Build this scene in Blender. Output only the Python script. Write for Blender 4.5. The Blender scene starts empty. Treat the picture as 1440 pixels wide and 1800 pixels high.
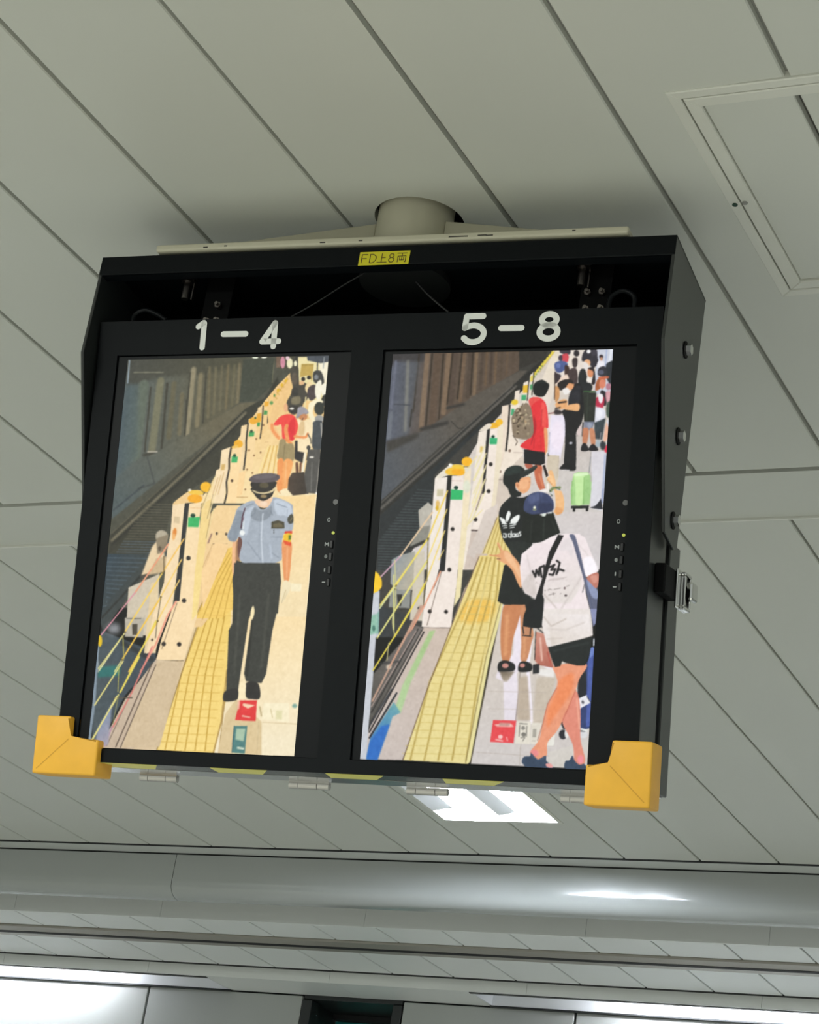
import bpy, bmesh, math
import numpy as np
from mathutils import Vector, Matrix, Euler

scene = bpy.context.scene
C = scene.collection
CZ = 1.55                                   # eye height of the photographer

# ---------------- camera, world, lights, exposure ----------------
cam_data = bpy.data.cameras.new('camera')
cam_data.sensor_fit = 'HORIZONTAL'
cam_data.sensor_width = 36.0
cam_data.lens = 4085.34 / 1440 * 36.0
cam_data.clip_start = 0.05
cam = bpy.data.objects.new('camera', cam_data)
C.objects.link(cam)
RX = (0.89839622, 0.41246569, 0.15085188)
RY = (-0.03674051, 0.41286038, -0.91005300)
RZ = (-0.43764639, 0.81204579, 0.38606640)
cam.matrix_world = Matrix(((RX[0], -RY[0], -RZ[0], 0), (RX[1], -RY[1], -RZ[1], 0),
                           (RX[2], -RY[2], -RZ[2], CZ), (0, 0, 0, 1)))
scene.camera = cam

world = bpy.data.worlds.new('station_air')
scene.world = world
world.use_nodes = True
world.node_tree.nodes['Background'].inputs[0].default_value = (0.80, 0.86, 0.80, 1)
world.node_tree.nodes['Background'].inputs[1].default_value = 0.42

def area(name, loc, size_x, size_y, power, color, rot=(0, 0, 0)):
    d = bpy.data.lights.new(name, 'AREA')
    d.shape = 'RECTANGLE'; d.size = size_x; d.size_y = size_y
    d.energy = power; d.color = color
    o = bpy.data.objects.new(name, d)
    o.location = loc; o.rotation_euler = rot
    C.objects.link(o)
    return o

ZC = CZ + 1.427                             # ceiling height
WARM = (0.97, 1.0, 0.93)
for lx in (-5.6, -2.15, 1.3):               # unseen lights added to brighten the floor and ceiling, no fixtures
    for ly in (-2.4, 0.0):
        area('added_ceiling_light', (lx, ly, ZC - 0.01), 0.6, 0.6, 84, WARM)
for lx in (-5.9, 1.5):  # two more unseen lights, added level with the visible lamp
    area('added_ceiling_light', (lx, 4.5, ZC - 0.01), 0.3, 0.3, 22, (0.9, 0.97, 1.0))

vs = scene.view_settings
vs.view_transform = 'Standard'; vs.look = 'None'
vs.exposure = 0.0; vs.gamma = 1.0; vs.use_curve_mapping = False

# ---------------- materials ----------------
def mat(name, col, rough=0.5, metal=0.0, noise=0.0, nscale=20.0, bump=0.0, emit=None, estr=1.0, coat=0.0, spec=0.5):
    m = bpy.data.materials.new(name)
    m.use_nodes = True
    nt = m.node_tree
    b = nt.nodes['Principled BSDF']
    b.inputs['Base Color'].default_value = (*col, 1)
    b.inputs['Roughness'].default_value = rough
    b.inputs['Metallic'].default_value = metal
    b.inputs['Coat Weight'].default_value = coat
    b.inputs['Specular IOR Level'].default_value = spec
    if noise or bump:
        tc = nt.nodes.new('ShaderNodeTexCoord')
        n = nt.nodes.new('ShaderNodeTexNoise')
        n.inputs['Scale'].default_value = nscale
        n.inputs['Detail'].default_value = 5
        nt.links.new(tc.outputs['Object'], n.inputs['Vector'])
        if noise:
            mx = nt.nodes.new('ShaderNodeMix'); mx.data_type = 'RGBA'
            mx.inputs[6].default_value = (*[c * (1 - noise) for c in col], 1)
            mx.inputs[7].default_value = (*[min(1, c * (1 + noise)) for c in col], 1)
            nt.links.new(n.outputs['Fac'], mx.inputs[0])
            nt.links.new(mx.outputs[2], b.inputs['Base Color'])
        if bump:
            bp = nt.nodes.new('ShaderNodeBump')
            bp.inputs['Strength'].default_value = bump
            bp.inputs['Distance'].default_value = 0.002
            nt.links.new(n.outputs['Fac'], bp.inputs['Height'])
            nt.links.new(bp.outputs['Normal'], b.inputs['Normal'])
    if emit:
        b.inputs['Emission Color'].default_value = (*emit, 1)
        b.inputs['Emission Strength'].default_value = estr
    return m

M = dict(
    panel=mat('ceiling_panel_paint', (0.66, 0.67, 0.62), 0.42, noise=0.03, nscale=3, bump=0.03),
    panel_far=mat('far_panel_paint', (0.64, 0.66, 0.64), 0.42, noise=0.03, nscale=3),
    joint=mat('joint_paint', (0.30, 0.30, 0.28), 0.7),
    lip=mat('white_lip_paint', (0.80, 0.80, 0.75), 0.35),
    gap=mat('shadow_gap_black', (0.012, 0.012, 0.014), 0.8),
    gloss=mat('gloss_fascia_paint', (0.44, 0.46, 0.455), 0.18, noise=0.02, nscale=2, coat=0.4),
    soffit=mat('soffit_enamel', (0.86, 0.88, 0.87), 0.4, noise=0.02, nscale=3),
    wall=mat('wall_enamel', (0.44, 0.46, 0.45), 0.3, noise=0.03, nscale=2),
    alu_dull=mat('dull_aluminium', (0.34, 0.32, 0.28), 0.45, 0.2),
    alu=mat('aluminium', (0.55, 0.53, 0.48), 0.35, 0.7),
    alu_white=mat('white_aluminium', (0.74, 0.74, 0.68), 0.32),
    black=mat('black_powder_coat', (0.0035, 0.0048, 0.0062), 0.5, noise=0.15, nscale=90, bump=0.05, spec=0.12),
    side=mat('black_satin_side', (0.022, 0.025, 0.025), 0.33, noise=0.08, nscale=60, spec=0.6),
    inner=mat('black_interior', (0.003, 0.003, 0.0035), 0.6, spec=0.08),
    bezel=mat('black_bezel_plastic', (0.0045, 0.0055, 0.007), 0.42, spec=0.15),
    cream=mat('cream_paint', (0.58, 0.55, 0.43), 0.45, noise=0.06, nscale=25, bump=0.08),
    chip=mat('paint_chip', (0.05, 0.045, 0.04), 0.7),
    yellow=mat('yellow_rubber', (0.80, 0.42, 0.035), 0.5, noise=0.10, nscale=45, bump=0.15),
    dirt=mat('rubber_scuff', (0.60, 0.30, 0.025), 0.7),
    tape=mat('yellow_tape', (0.86, 0.80, 0.18), 0.4, noise=0.05),
    print=mat('grey_white_print', (0.86, 0.87, 0.84), 0.5),
    sticker=mat('yellow_label', (0.74, 0.66, 0.02), 0.45),
    ink=mat('brown_ink', (0.10, 0.055, 0.01), 0.6),
    steel=mat('steel', (0.52, 0.50, 0.48), 0.28, 1.0, noise=0.1, nscale=80),
    chrome=mat('chrome', (0.75, 0.75, 0.74), 0.12, 1.0),
    button=mat('black_button', (0.004, 0.004, 0.005), 0.3),
    icon=mat('grey_icon', (0.32, 0.34, 0.34), 0.5),
    sensor=mat('grey_sensor', (0.10, 0.10, 0.10), 0.3),
    led=mat('green_led', (0.3, 0.35, 0.05), 0.4, emit=(0.55, 0.60, 0.08), estr=0.45),
    cable=mat('black_cable', (0.012, 0.012, 0.013), 0.4),
    screw=mat('green_screw', (0.01, 0.05, 0.03), 0.5),
    teal=mat('teal_enamel', (0.02, 0.26, 0.25), 0.4, noise=0.1),
    steel_dark=mat('dark_painted_steel', (0.05, 0.052, 0.056), 0.25, 0.3),
    rail=mat('worn_rail', (0.75, 0.76, 0.78), 0.18, 1.0),
    dull_steel=mat('dull_steel', (0.20, 0.18, 0.17), 0.35, 1.0),
    dark=mat('dark_metal', (0.04, 0.043, 0.045), 0.35, 0.4),
    tube=mat('lamp_tube', (1, 1, 1), 0.5, emit=(0.84, 0.91, 1.0), estr=150),
    cove=mat('cove_tube', (1, 1, 1), 0.5, emit=(0.93, 0.95, 1.0), estr=62),
    reflector=mat('white_reflector', (0.85, 0.87, 0.90), 0.3),
    floor=mat('platform_floor', (0.42, 0.42, 0.39), 0.35, noise=0.05, nscale=1.5),
)

# ---------------- mesh helpers ----------------
def obj(name, bm, m, parent=None, smooth=False, mats=None):
    bmesh.ops.recalc_face_normals(bm, faces=bm.faces)
    me = bpy.data.meshes.new(name)
    bm.to_mesh(me); bm.free()
    for x in (mats or [m]):
        me.materials.append(x)
    if smooth:
        for p in me.polygons: p.use_smooth = True
    o = bpy.data.objects.new(name, me)
    C.objects.link(o)
    if parent: o.parent = parent
    return o

def BM(): return bmesh.new()

def box(bm, lo, hi, bev=0.0, seg=2):
    r = bmesh.ops.create_cube(bm, size=1.0)
    vs_ = r['verts']
    for v in vs_:
        v.co = Vector([lo[i] + (v.co[i] + 0.5) * (hi[i] - lo[i]) for i in range(3)])
    if bev:
        es = list({e for v in vs_ for e in v.link_edges})
        bmesh.ops.bevel(bm, geom=es, offset=bev, segments=seg, affect='EDGES', profile=0.5)

def prism(bm, pts, a, lo, hi, bev=0.0, seg=1):
    """extrude the 2-D outline pts along axis a (0, 1 or 2) from lo to hi"""
    def P(p, t):
        q = [p[0], p[1]]; q.insert(a, t); return q
    A = [bm.verts.new(P(p, lo)) for p in pts]
    B = [bm.verts.new(P(p, hi)) for p in pts]
    fs = [bm.faces.new(A), bm.faces.new(B[::-1])]
    n = len(pts)
    for i in range(n):
        fs.append(bm.faces.new([A[i], B[i], B[(i + 1) % n], A[(i + 1) % n]]))
    if bev:
        es = list({e for f in fs[:2] for e in f.edges})
        bmesh.ops.bevel(bm, geom=es, offset=bev, segments=seg, affect='EDGES', profile=0.5)

def cyl(bm, p0, p1, r0, r1=None, n=20, caps=True):
    p0, p1 = Vector(p0), Vector(p1)
    r1 = r0 if r1 is None else r1
    z = (p1 - p0).normalized()
    x = z.orthogonal().normalized(); y = z.cross(x)
    A, B = [], []
    for i in range(n):
        t = 2 * math.pi * i / n
        d = x * math.cos(t) + y * math.sin(t)
        A.append(bm.verts.new(p0 + d * r0)); B.append(bm.verts.new(p1 + d * r1))
    for i in range(n):
        bm.faces.new([A[i], A[(i + 1) % n], B[(i + 1) % n], B[i]])
    if caps:
        bm.faces.new(A[::-1]); bm.faces.new(B)

def tube(bm, pts, r, n=8):
    pts = [Vector(p) for p in pts]
    rings = []
    for i, p in enumerate(pts):
        t = (pts[min(i + 1, len(pts) - 1)] - pts[max(i - 1, 0)]).normalized()
        x = t.orthogonal().normalized() if not rings else (px - t * px.dot(t)).normalized()
        px = x; y = t.cross(x)
        rings.append([bm.verts.new(p + (x * math.cos(a) + y * math.sin(a)) * r)
                      for a in [2 * math.pi * k / n for k in range(n)]])
    for a, b in zip(rings, rings[1:]):
        for k in range(n):
            bm.faces.new([a[k], a[(k + 1) % n], b[(k + 1) % n], b[k]])
    bm.faces.new(rings[0][::-1]); bm.faces.new(rings[-1])

def smooth_path(pts, k=6):
    out = []
    P = [Vector(p) for p in pts]
    for i in range(len(P) - 1):
        a, b, c, d = P[max(i - 1, 0)], P[i], P[i + 1], P[min(i + 2, len(P) - 1)]
        for s in range(k):
            t = s / k
            out.append(0.5 * ((2 * b) + (c - a) * t + (2 * a - 5 * b + 4 * c - d) * t * t + (3 * b - a - 3 * c + d) * t ** 3))
    out.append(P[-1])
    return out

def stroke(bm, pts, w, depth, to3, smooth=False):
    """a flat round-capped pen stroke of width w; to3(x, y, h) places it"""
    pts = [Vector((p[0], p[1], 0)) for p in pts]
    if smooth: pts = smooth_path(pts)
    r = w / 2
    n = len(pts)
    closed = (pts[0] - pts[-1]).length < 1e-7
    if closed: pts = pts[:-1]; n -= 1
    L, R, sharp = [], [], []
    for i in range(n):
        t0 = (pts[i] - pts[i - 1]).normalized() if (i or closed) else None
        t1 = (pts[(i + 1) % n] - pts[i]).normalized() if (i < n - 1 or closed) else t0
        t0 = t0 or t1
        m = (t0 + t1).normalized() if (t0 + t1).length > 0.1 else t0
        k = 1 / max(m.dot(t1), 0.45)
        nn = Vector((-m.y, m.x, 0)) * r * k
        if t0.dot(t1) < 0.8: sharp.append((i, t0, t1))
        L.append(pts[i] + nn); R.append(pts[i] - nn)
    cut = {i for i, _, _ in sharp}
    def quad(a, b, c, d):
        top = [bm.verts.new(to3(p.x, p.y, depth)) for p in (a, b, c, d)]
        bm.faces.new(top)
    for i in range(n if closed else n - 1):
        j = (i + 1) % n
        t = (pts[j] - pts[i]).normalized(); nn = Vector((-t.y, t.x, 0)) * r
        quad(pts[i] + nn if i in cut else L[i], pts[j] + nn if j in cut else L[j],
             pts[j] - nn if j in cut else R[j], pts[i] - nn if i in cut else R[i])
    def disc(c, h):
        bm.faces.new([bm.verts.new(to3(c.x + r * math.cos(a), c.y + r * math.sin(a), h)) for a in [2 * math.pi * k / 20 for k in range(20)]])
    for i in cut: disc(pts[i], depth + 0.00004)
    if not closed:
        disc(pts[0], depth + 0.00004); disc(pts[-1], depth + 0.00004)

def empty(name, loc, rot=(0, 0, 0), label=None, cat=None, group=None, kind=None):
    o = bpy.data.objects.new(name, None)
    o.empty_display_size = 0.05
    o.location = loc; o.rotation_euler = rot
    C.objects.link(o)
    return tag(o, label, cat, group, kind)

def tag(o, label=None, cat=None, group=None, kind=None):
    if label: o['label'] = label
    if cat: o['category'] = cat
    if group: o['group'] = group
    if kind: o['kind'] = kind
    return o

def copies(o, places, parent=None):
    """further copies of a part that share its mesh"""
    for p in places:
        c = o.copy(); c.location = Vector(o.location) + Vector(p)
        C.objects.link(c)
        if parent: c.parent = parent

# ---------------- the setting: floor, ceiling, soffit, wall ----------------
X0, X1 = -7.5, 3.0
bm = BM(); box(bm, (-14, -10, -0.1), (10, 5.92, 0.0)); tag(obj('floor', bm, M['floor']), kind='structure')

ceiling = empty('ceiling', (0, 0, ZC), kind='structure')
bm = BM(); box(bm, (-14, -10, 0.30), (10, 7.2, 0.36)); obj('slab', bm, M['gap'], ceiling)

HOLE = (-1.2230, 2.1720, 0.0560)
BACK_T = 0.0085
def plank(outline, m='panel', bev=0.0016):
    bm = BM()
    prism(bm, outline, 2, 0.0, 0.016, bev)
    return obj('plank', bm, M[m], ceiling)

def rect(x0, x1, y0, y1): return [(x0, y0), (x1, y0), (x1, y1), (x0, y1)]

# near field: planks run away from the viewer, pitch 0.2057
P1, G1 = 0.2057, 0.0032
edges = [-0.6993 + P1 * k for k in range(-47, 19)]
HX0, HX1, HY0, HY1 = -0.8360, -0.2960, 1.9700, 2.4200       # the access hatch
NY = 2.9075
def plank_with_hole(x0, x1):
    cx, cy, r = HOLE
    bm = BM()
    s = 0.5 * (x1 - x0) - 0.0015
    xa, xb = x0, x1
    ring = [(cx + r * math.cos(t), cy + r * math.sin(t)) for t in [math.pi / 4 + 2 * math.pi * k / 48 for k in range(48)]]
    ya, yb = cy - 0.1, cy + 0.1
    def sq(k):
        q, f = divmod(k, 12); f /= 12
        c = [(xb, yb), (xa, yb), (xa, ya), (xb, ya), (xb, yb)]
        return (c[q][0] + (c[q + 1][0] - c[q][0]) * f, c[q][1] + (c[q + 1][1] - c[q][1]) * f)
    lo_in = [bm.verts.new((*p, 0)) for p in ring]; hi_in = [bm.verts.new((*p, 0.016)) for p in ring]
    lo_out = [bm.verts.new((*sq(k), 0)) for k in range(48)]
    for k in range(48):
        j = (k + 1) % 48
        bm.faces.new([lo_in[k], lo_in[j], lo_out[j], lo_out[k]])
        bm.faces.new([lo_in[k], hi_in[k], hi_in[j], lo_in[j]])
    for y0_, y1_ in ((-9.0, ya), (yb, NY)):
        bm.faces.new([bm.verts.new(v) for v in ((xa, y0_, 0), (xb, y0_, 0), (xb, y1_, 0), (xa, y1_, 0))])
    for x in (xa, xb):
        bm.faces.new([bm.verts.new(v) for v in ((x, -9.0, 0), (x, NY, 0), (x, NY, 0.016), (x, -9.0, 0.016))])
    obj('plank', bm, M['panel'], ceiling)

for a, b in zip(edges, edges[1:]):
    x0, x1 = a + G1, b - G1
    if x0 < HOLE[0] < x1:
        plank_with_hole(x0, x1)
    elif x1 < HX0 or x0 > HX1:
        plank(rect(x0, x1, -9.0, NY))
    elif x0 < HX0:
        plank([(x0, -9.0), (x1, -9.0), (x1, HY0), (HX0, HY0), (HX0, HY1), (x1, HY1), (x1, NY), (x0, NY)])
    elif x1 > HX1:
        plank([(x0, -9.0), (x1, -9.0), (x1, NY), (x0, NY), (x0, HY1), (HX1, HY1), (HX1, HY0), (x0, HY0)])
    else:
        plank(rect(x0, x1, -9.0, HY0)); plank(rect(x0, x1, HY1, NY))
# recessed backing seen in the joints
bm = BM()
for x0, x1, y0, y1 in ((-14, HX0, -10, NY), (HX1, 10, -10, NY), (HX0, HX1, -10, HY0), (HX0, HX1, HY1, NY)):
    for ax0, ax1, ay0, ay1 in ((x0, x1, y0, y1),) if x0 > -13 or x1 < HOLE[0] else (
            (x0, HOLE[0] - 0.08, y0, y1), (HOLE[0] + 0.08, x1, y0, y1),
            (HOLE[0] - 0.08, HOLE[0] + 0.08, y0, HOLE[1] - 0.08), (HOLE[0] - 0.08, HOLE[0] + 0.08, HOLE[1] + 0.08, y1)):
        box(bm, (ax0, ay0, BACK_T), (ax1, ay1, BACK_T + 0.004))
obj('joint_backing', bm, M['joint'], ceiling)

# cross strip between the two fields of planks
bm = BM(); box(bm, (X0 - 3, NY, 0.014), (X1 + 3, 2.93, 0.02)); obj('joint_backing', bm, M['gap'], ceiling)
bm = BM(); prism(bm, [(2.9180, 0.0), (3.0715, 0.0), (3.0715, 0.016), (2.9180, 0.016)], 0, X0 - 3, X1 + 3, 0.0015)
obj('cross_strip', bm, M['panel'], ceiling)
bm = BM(); prism(bm, [(3.0720, -0.0035), (3.0755, -0.0035), (3.0755, 0.012), (3.0720, 0.012)], 0, X0 - 3, X1 + 3)
obj('strip_lip', bm, M['lip'], ceiling)

# far field, pitch 0.1857, with the lamp cut out
P2, G2 = 0.1857, 0.0022
LX0, LX1, LY0, LY1 = -2.2910, -1.9930, 4.3560, 4.6560
FY0, FY1 = 3.0770, 4.9250
edges2 = [-1.0165 + P2 * k for k in range(-52, 22)]
for a, b in zip(edges2, edges2[1:]):
    x0, x1 = a + G2, b - G2
    if x1 < LX0 or x0 > LX1:
        plank(rect(x0, x1, FY0, FY1))
    elif x0 < LX0:
        plank([(x0, FY0), (x1, FY0), (x1, LY0), (LX0, LY0), (LX0, LY1), (x1, LY1), (x1, FY1), (x0, FY1)])
    elif x1 > LX1:
        plank([(x0, FY0), (x1, FY0), (x1, FY1), (x0, FY1), (x0, LY1), (LX1, LY1), (LX1, LY0), (x0, LY0)])
    else:
        plank(rect(x0, x1, FY0, LY0)); plank(rect(x0, x1, LY1, FY1))
bm = BM()
for x0, x1, y0, y1 in ((-14, LX0, FY0, FY1), (LX1, 10, FY0, FY1), (LX0, LX1, FY0, LY0), (LX0, LX1, LY1, FY1)):
    box(bm, (x0, y0, 0.008), (x1, y1, 0.012))
obj('joint_backing', bm, M['joint'], ceiling)
bm = BM(); box(bm, (X0 - 3, FY1 - 0.004, 0.012), (X1 + 3, 5.3, 0.02)); obj('joint_backing', bm, M['gap'], ceiling)
bm = BM(); box(bm, (X0 - 3, 4.9255, -0.0005), (X1 + 3, 4.9375, 0.0115)); obj('painted_gap_shade', bm, M['gap'], ceiling)  # flush black strip: the shade of the gap put in as colour
bm = BM(); box(bm, (X0 - 3, 4.9938, 0.0020), (X1 + 3, 4.9990, 0.0115)); obj('painted_gap_shade', bm, M['gap'], ceiling)  # thinner black strip, again colouring in a gap's shade
bm = BM(); prism(bm, [(4.9380, 0.0), (4.9965, 0.0), (4.9965, 0.010), (4.9380, 0.010)], 0, X0 - 3, X1 + 3, 0.001)
obj('edge_strip', bm, M['panel_far'], ceiling)

# glossy bulkhead: upright face that rolls under
trim1 = empty('trim_1', (0, 0, CZ), kind='structure')
prof = [(5.0000, 1.4240), (4.9995, 1.3580)]
for k in range(1, 9):
    t = math.radians(8 + 78 * k / 8)
    prof.append((5.0375 - 0.0385 * math.cos(t), 1.3545 - 0.0385 * math.sin(t)))
prof += [(5.0520, 1.3152), (5.0540, 1.3180), (5.0540, 1.4240)]
for a, b in ((-10.5, -7.2056), (-7.2036, -5.2056), (-5.2034, -3.2056), (-3.2036, -1.2056), (-1.2034, 0.7956), (0.7966, 3.0)):
    bm = BM(); prism(bm, prof, 0, a, b)
    o = obj('fascia_panel', bm, M['gloss'], trim1)
    for p in o.data.polygons: p.use_smooth = abs(p.normal.x) < 0.5
    o.data.set_sharp_from_angle(angle=math.radians(35))

# lowered soffit with its risers
trim2 = empty('trim_2', (0, 0, CZ), kind='structure')
def strips(name, yz, xs, m, gap=0.001, bev=0.0):
    for a, b in zip(xs, xs[1:]):
        bm = BM(); prism(bm, yz, 0, a + gap / 2, b - gap / 2, bev)
        obj(name, bm, M[m], trim2)
strips('riser_panel', [(5.205, 1.309), (5.213, 1.309), (5.213, 1.43), (5.205, 1.43)],
       [-10.5, -5.7, -4.75, -3.8237, -3.3516, -2.74, -2.1333, -1.6693, -0.7, 0.5, 3.0], 'soffit')
ex3 = [-1.0165 * 0.0 - 1.3609 * 1.309 + P2 * k for k in range(-47, 26)]
for a, b in zip(ex3, ex3[1:]):
    for y0, y1 in ((5.2135, 5.3560), (5.4880, 5.7140)):
        bm = BM(); prism(bm, rect(a + 0.0028, b - 0.0028, y0, y1), 2, 1.309, 1.323, 0.0012)
        obj('plank', bm, M['soffit'], trim2)
bm = BM(); box(bm, (X0 - 3, 5.2135, 1.3165), (X1 + 3, 5.36, 1.32)); box(bm, (X0 - 3, 5.484, 1.3165), (X1 + 3, 5.714, 1.32))
obj('joint_backing', bm, M['gap'], trim2)
# line slot: two rails either side of a black gap
bm = BM(); prism(bm, [(5.3640, 1.3090), (5.3680, 1.3050), (5.4080, 1.3020), (5.4080, 1.3300), (5.3640, 1.3300)], 0, X0, X1); obj('slot_rail', bm, M['alu_dull'], trim2)
bm = BM(); prism(bm, [(5.4300, 1.3020), (5.4780, 1.3060), (5.4820, 1.3090), (5.4820, 1.3300), (5.4300, 1.3300)], 0, X0, X1); obj('slot_rail', bm, M['alu_dull'], trim2)
bm = BM(); box(bm, (X0, 5.4082, 1.3012), (X1, 5.4298, 1.3300)); obj('slot_gap', bm, M['gap'], trim2)
bm = BM(); box(bm, (X0, 5.7150, 1.3095), (X1, 5.7355, 1.3220)); obj('slot_gap', bm, M['gap'], trim2)

YW = 5.905                                   # wall face
Z2 = 1.278                                   # low soffit beside the wall
strips('riser_panel', [(5.7360, Z2), (5.7440, Z2), (5.7440, 1.316), (5.7360, 1.316)],
       [-10.5, -5.4, -4.2106, -3.6986, -3.1, -2.5, -1.8441, -0.9, 0.9, 3.0], 'soffit')
CL, CR = -3.505, -2.672                      # ends of the two coves
bm = BM(); box(bm, (CL, 5.7445, Z2), (-3.0850, YW, Z2 + 0.012)); obj('soffit_board', bm, M['soffit'], trim2)
bm = BM(); box(bm, (-3.0835, 5.7445, Z2), (CR, YW, Z2 + 0.012)); obj('soffit_board', bm, M['soffit'], trim2)

wall = empty('wall_back', (0, 0, 0), kind='structure')
OPL, OPR = -3.265, -2.945                    # the doorway
for a, b in ((-10.5, -7.94), (-7.94, -6.56), (-6.56, -5.18), (-5.18, -3.79), (-3.79, OPL), (OPR, -2.42), (-2.42, -1.04), (-1.04, 0.34), (0.34, 3.0)):
    bm = BM(); box(bm, (a + 0.0035, YW, 0.0), (b - 0.0035, YW + 0.02, CZ + Z2 - 0.004), 0.0015, 1)
    obj('panel', bm, M['wall'], wall)
bm = BM()
box(bm, (-14, YW + 0.012, 0), (OPL, YW + 0.05, 3.3)); box(bm, (OPR, YW + 0.012, 0), (10, YW + 0.05, 3.3))
box(bm, (OPL, YW + 0.03, CZ + Z2), (OPR, YW + 0.05, 3.3))
obj('backing', bm, M['dark'], wall)

door = empty('door_1', ((OPL + OPR) / 2, YW, 0), kind='structure')
DX = (OPL + OPR) / 2
def dbox(name, lo, hi, m, bev=0.002):
    bm = BM(); box(bm, (lo[0] - DX, lo[1] - YW, lo[2]), (hi[0] - DX, hi[1] - YW, hi[2]), bev, 1); return obj(name, bm, M[m], door)
zt = CZ + Z2
dbox('frame_post', (OPL, YW - 0.002, 0), (OPL + 0.030, YW + 0.055, zt - 0.014), 'dark')
dbox('frame_post', (OPR - 0.030, YW - 0.002, 0), (OPR, YW + 0.055, zt - 0.014), 'dark')
dbox('side_lining', (OPL + 0.002, YW + 0.056, 0), (OPL + 0.012, YW + 0.21, zt), 'dark')
dbox('side_lining', (OPR - 0.012, YW + 0.056, 0), (OPR - 0.002, YW + 0.21, zt), 'dark')
dbox('lintel_lining', (OPL + 0.002, YW + 0.002, zt - 0.012), (OPR - 0.002, YW + 0.21, zt + 0.01), 'dark')
dbox('header', (OPL + 0.014, YW + 0.17, zt - 0.030), (OPR - 0.014, YW + 0.205, zt - 0.0135), 'gap')
dbox('leaf', (OPL + 0.014, YW + 0.19, 0.0), (OPR - 0.014, YW + 0.21, zt - 0.032), 'teal')

# ---------------- cove lights by the wall ----------------
def cove(x0, x1, label, lit_at, open_end):
    e = empty('cove_light', ((x0 + x1) / 2, 5.82, CZ + Z2), label=label, cat='light fixture', group=None)
    cx = (x0 + x1) / 2
    def part(name, lo, hi, m, bev=0.0):
        bm = BM(); box(bm, (lo[0] - cx, lo[1] - 5.82, lo[2] - Z2), (hi[0] - cx, hi[1] - 5.82, hi[2] - Z2), bev, 1)
        return obj(name, bm, M[m], e)
    part('front_rail', (x0, 5.7450, Z2 - 0.002), (x1, 5.7570, Z2 + 0.085), 'dark')
    part('back_reflector', (x0, 5.8950, Z2), (x1, 5.9030, Z2 + 0.085), 'reflector')
    part('top_reflector', (x0, 5.7575, Z2 + 0.080), (x1, 5.8945, Z2 + 0.085), 'reflector')
    part('end_plate', (x0, 5.7575, Z2), (x0 + 0.006, 5.8945, Z2 + 0.0795), 'reflector')
    part('end_plate', (x1 - 0.006, 5.7575, Z2), (x1, 5.8945, Z2 + 0.0795), 'reflector')
    part('lower_rail', (x0, 5.8930, Z2 - 0.005), (x1, 5.9040, Z2 - 0.0005), 'dark')
    k0, k1 = lit_at
    bm = BM(); cyl(bm, (k0 - cx, -0.022, 0.050), (k1 - cx, -0.022, 0.050), 0.011, n=12)
    obj('lamp_tube', bm, M['cove'], e, smooth=False)
cove(-6.6, CL, 'long recessed white strip light above the wall, left of the dark doorway', (-6.4, CL - 0.42), 'right')
cove(CR, 2.0, 'long recessed white strip light above the wall, right of the dark doorway', (CR + 0.40, 1.8), 'left')

# ---------------- square ceiling lamp ----------------
lamp = empty('ceiling_lamp', ((LX0 + LX1) / 2, (LY0 + LY1) / 2, ZC), label='square recessed ceiling lamp glowing white below the monitor housing', cat='lamp')
hw, hd = (LX1 - LX0) / 2, (LY1 - LY0) / 2
bm = BM()
for lo, hi in (((-hw, -hd, -0.002), (hw, -hd + 0.010, 0.07)), ((-hw, hd - 0.010, -0.002), (hw, hd, 0.07)),
               ((-hw, -hd + 0.010, -0.002), (-hw + 0.010, hd - 0.010, 0.07)), ((hw - 0.010, -hd + 0.010, -0.002), (hw, hd - 0.010, 0.07))):
    box(bm, lo, hi)
obj('frame', bm, M['alu_white'], lamp)
bm = BM(); box(bm, (-hw, -hd, 0.07), (hw, hd, 0.075)); obj('housing', bm, M['reflector'], lamp)
for x0, x1, y1 in ((-0.134, -0.085, 0.060), (0.018, 0.060, 0.085)):
    bm = BM(); prism(bm, [(x0, -0.006), (x1, 0.002), (x1, 0.005), (x0, 0.005)], 1, -0.139, y1); obj('baffle', bm, M['reflector'], lamp)
for sx in (-1, 1):
    bm = BM(); box(bm, (sx * 0.082 - 0.050, -hd + 0.014, 0.006), (sx * 0.082 + 0.050, hd - 0.014, 0.024), 0.005)
    obj('lamp_tube', bm, M['tube'], lamp)

# ---------------- access hatch ----------------
hatch = empty('access_hatch', ((HX0 + HX1) / 2, (HY0 + HY1) / 2, ZC), label='white framed square access hatch in the ceiling at upper right', cat='hatch')
hcx, hcy = (HX0 + HX1) / 2, (HY0 + HY1) / 2
def ring(name, x0, x1, y0, y1, w, z0, z1, m, par, bev=0.0012):
    bm = BM()
    for outline in ([(x0, y0), (x1, y0), (x1 - w, y0 + w), (x0 + w, y0 + w)], [(x1, y0), (x1, y1), (x1 - w, y1 - w), (x1 - w, y0 + w)],
                    [(x1, y1), (x0, y1), (x0 + w, y1 - w), (x1 - w, y1 - w)], [(x0, y1), (x0, y0), (x0 + w, y0 + w), (x0 + w, y1 - w)]):
        prism(bm, outline, 2, z0, z1, bev)
    return obj(name, bm, M[m], par)
ring('outer_frame', HX0 - hcx, HX1 - hcx, HY0 - hcy, HY1 - hcy, 0.0135, -0.0025, 0.012, 'alu_white', hatch)
ring('leaf_frame', HX0 + 0.0155 - hcx, HX1 - 0.0155 - hcx, HY0 + 0.0155 - hcy, HY1 - 0.0155 - hcy, 0.0165, -0.0025, 0.012, 'alu_white', hatch)
ix0, ix1, iy0, iy1 = HX0 + 0.0322, HX1 - 0.0322, HY0 + 0.0322, HY1 - 0.0322
cuts = [ix0] + [e for e in edges if ix0 + 0.03 < e < ix1 - 0.03] + [ix1]
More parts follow.
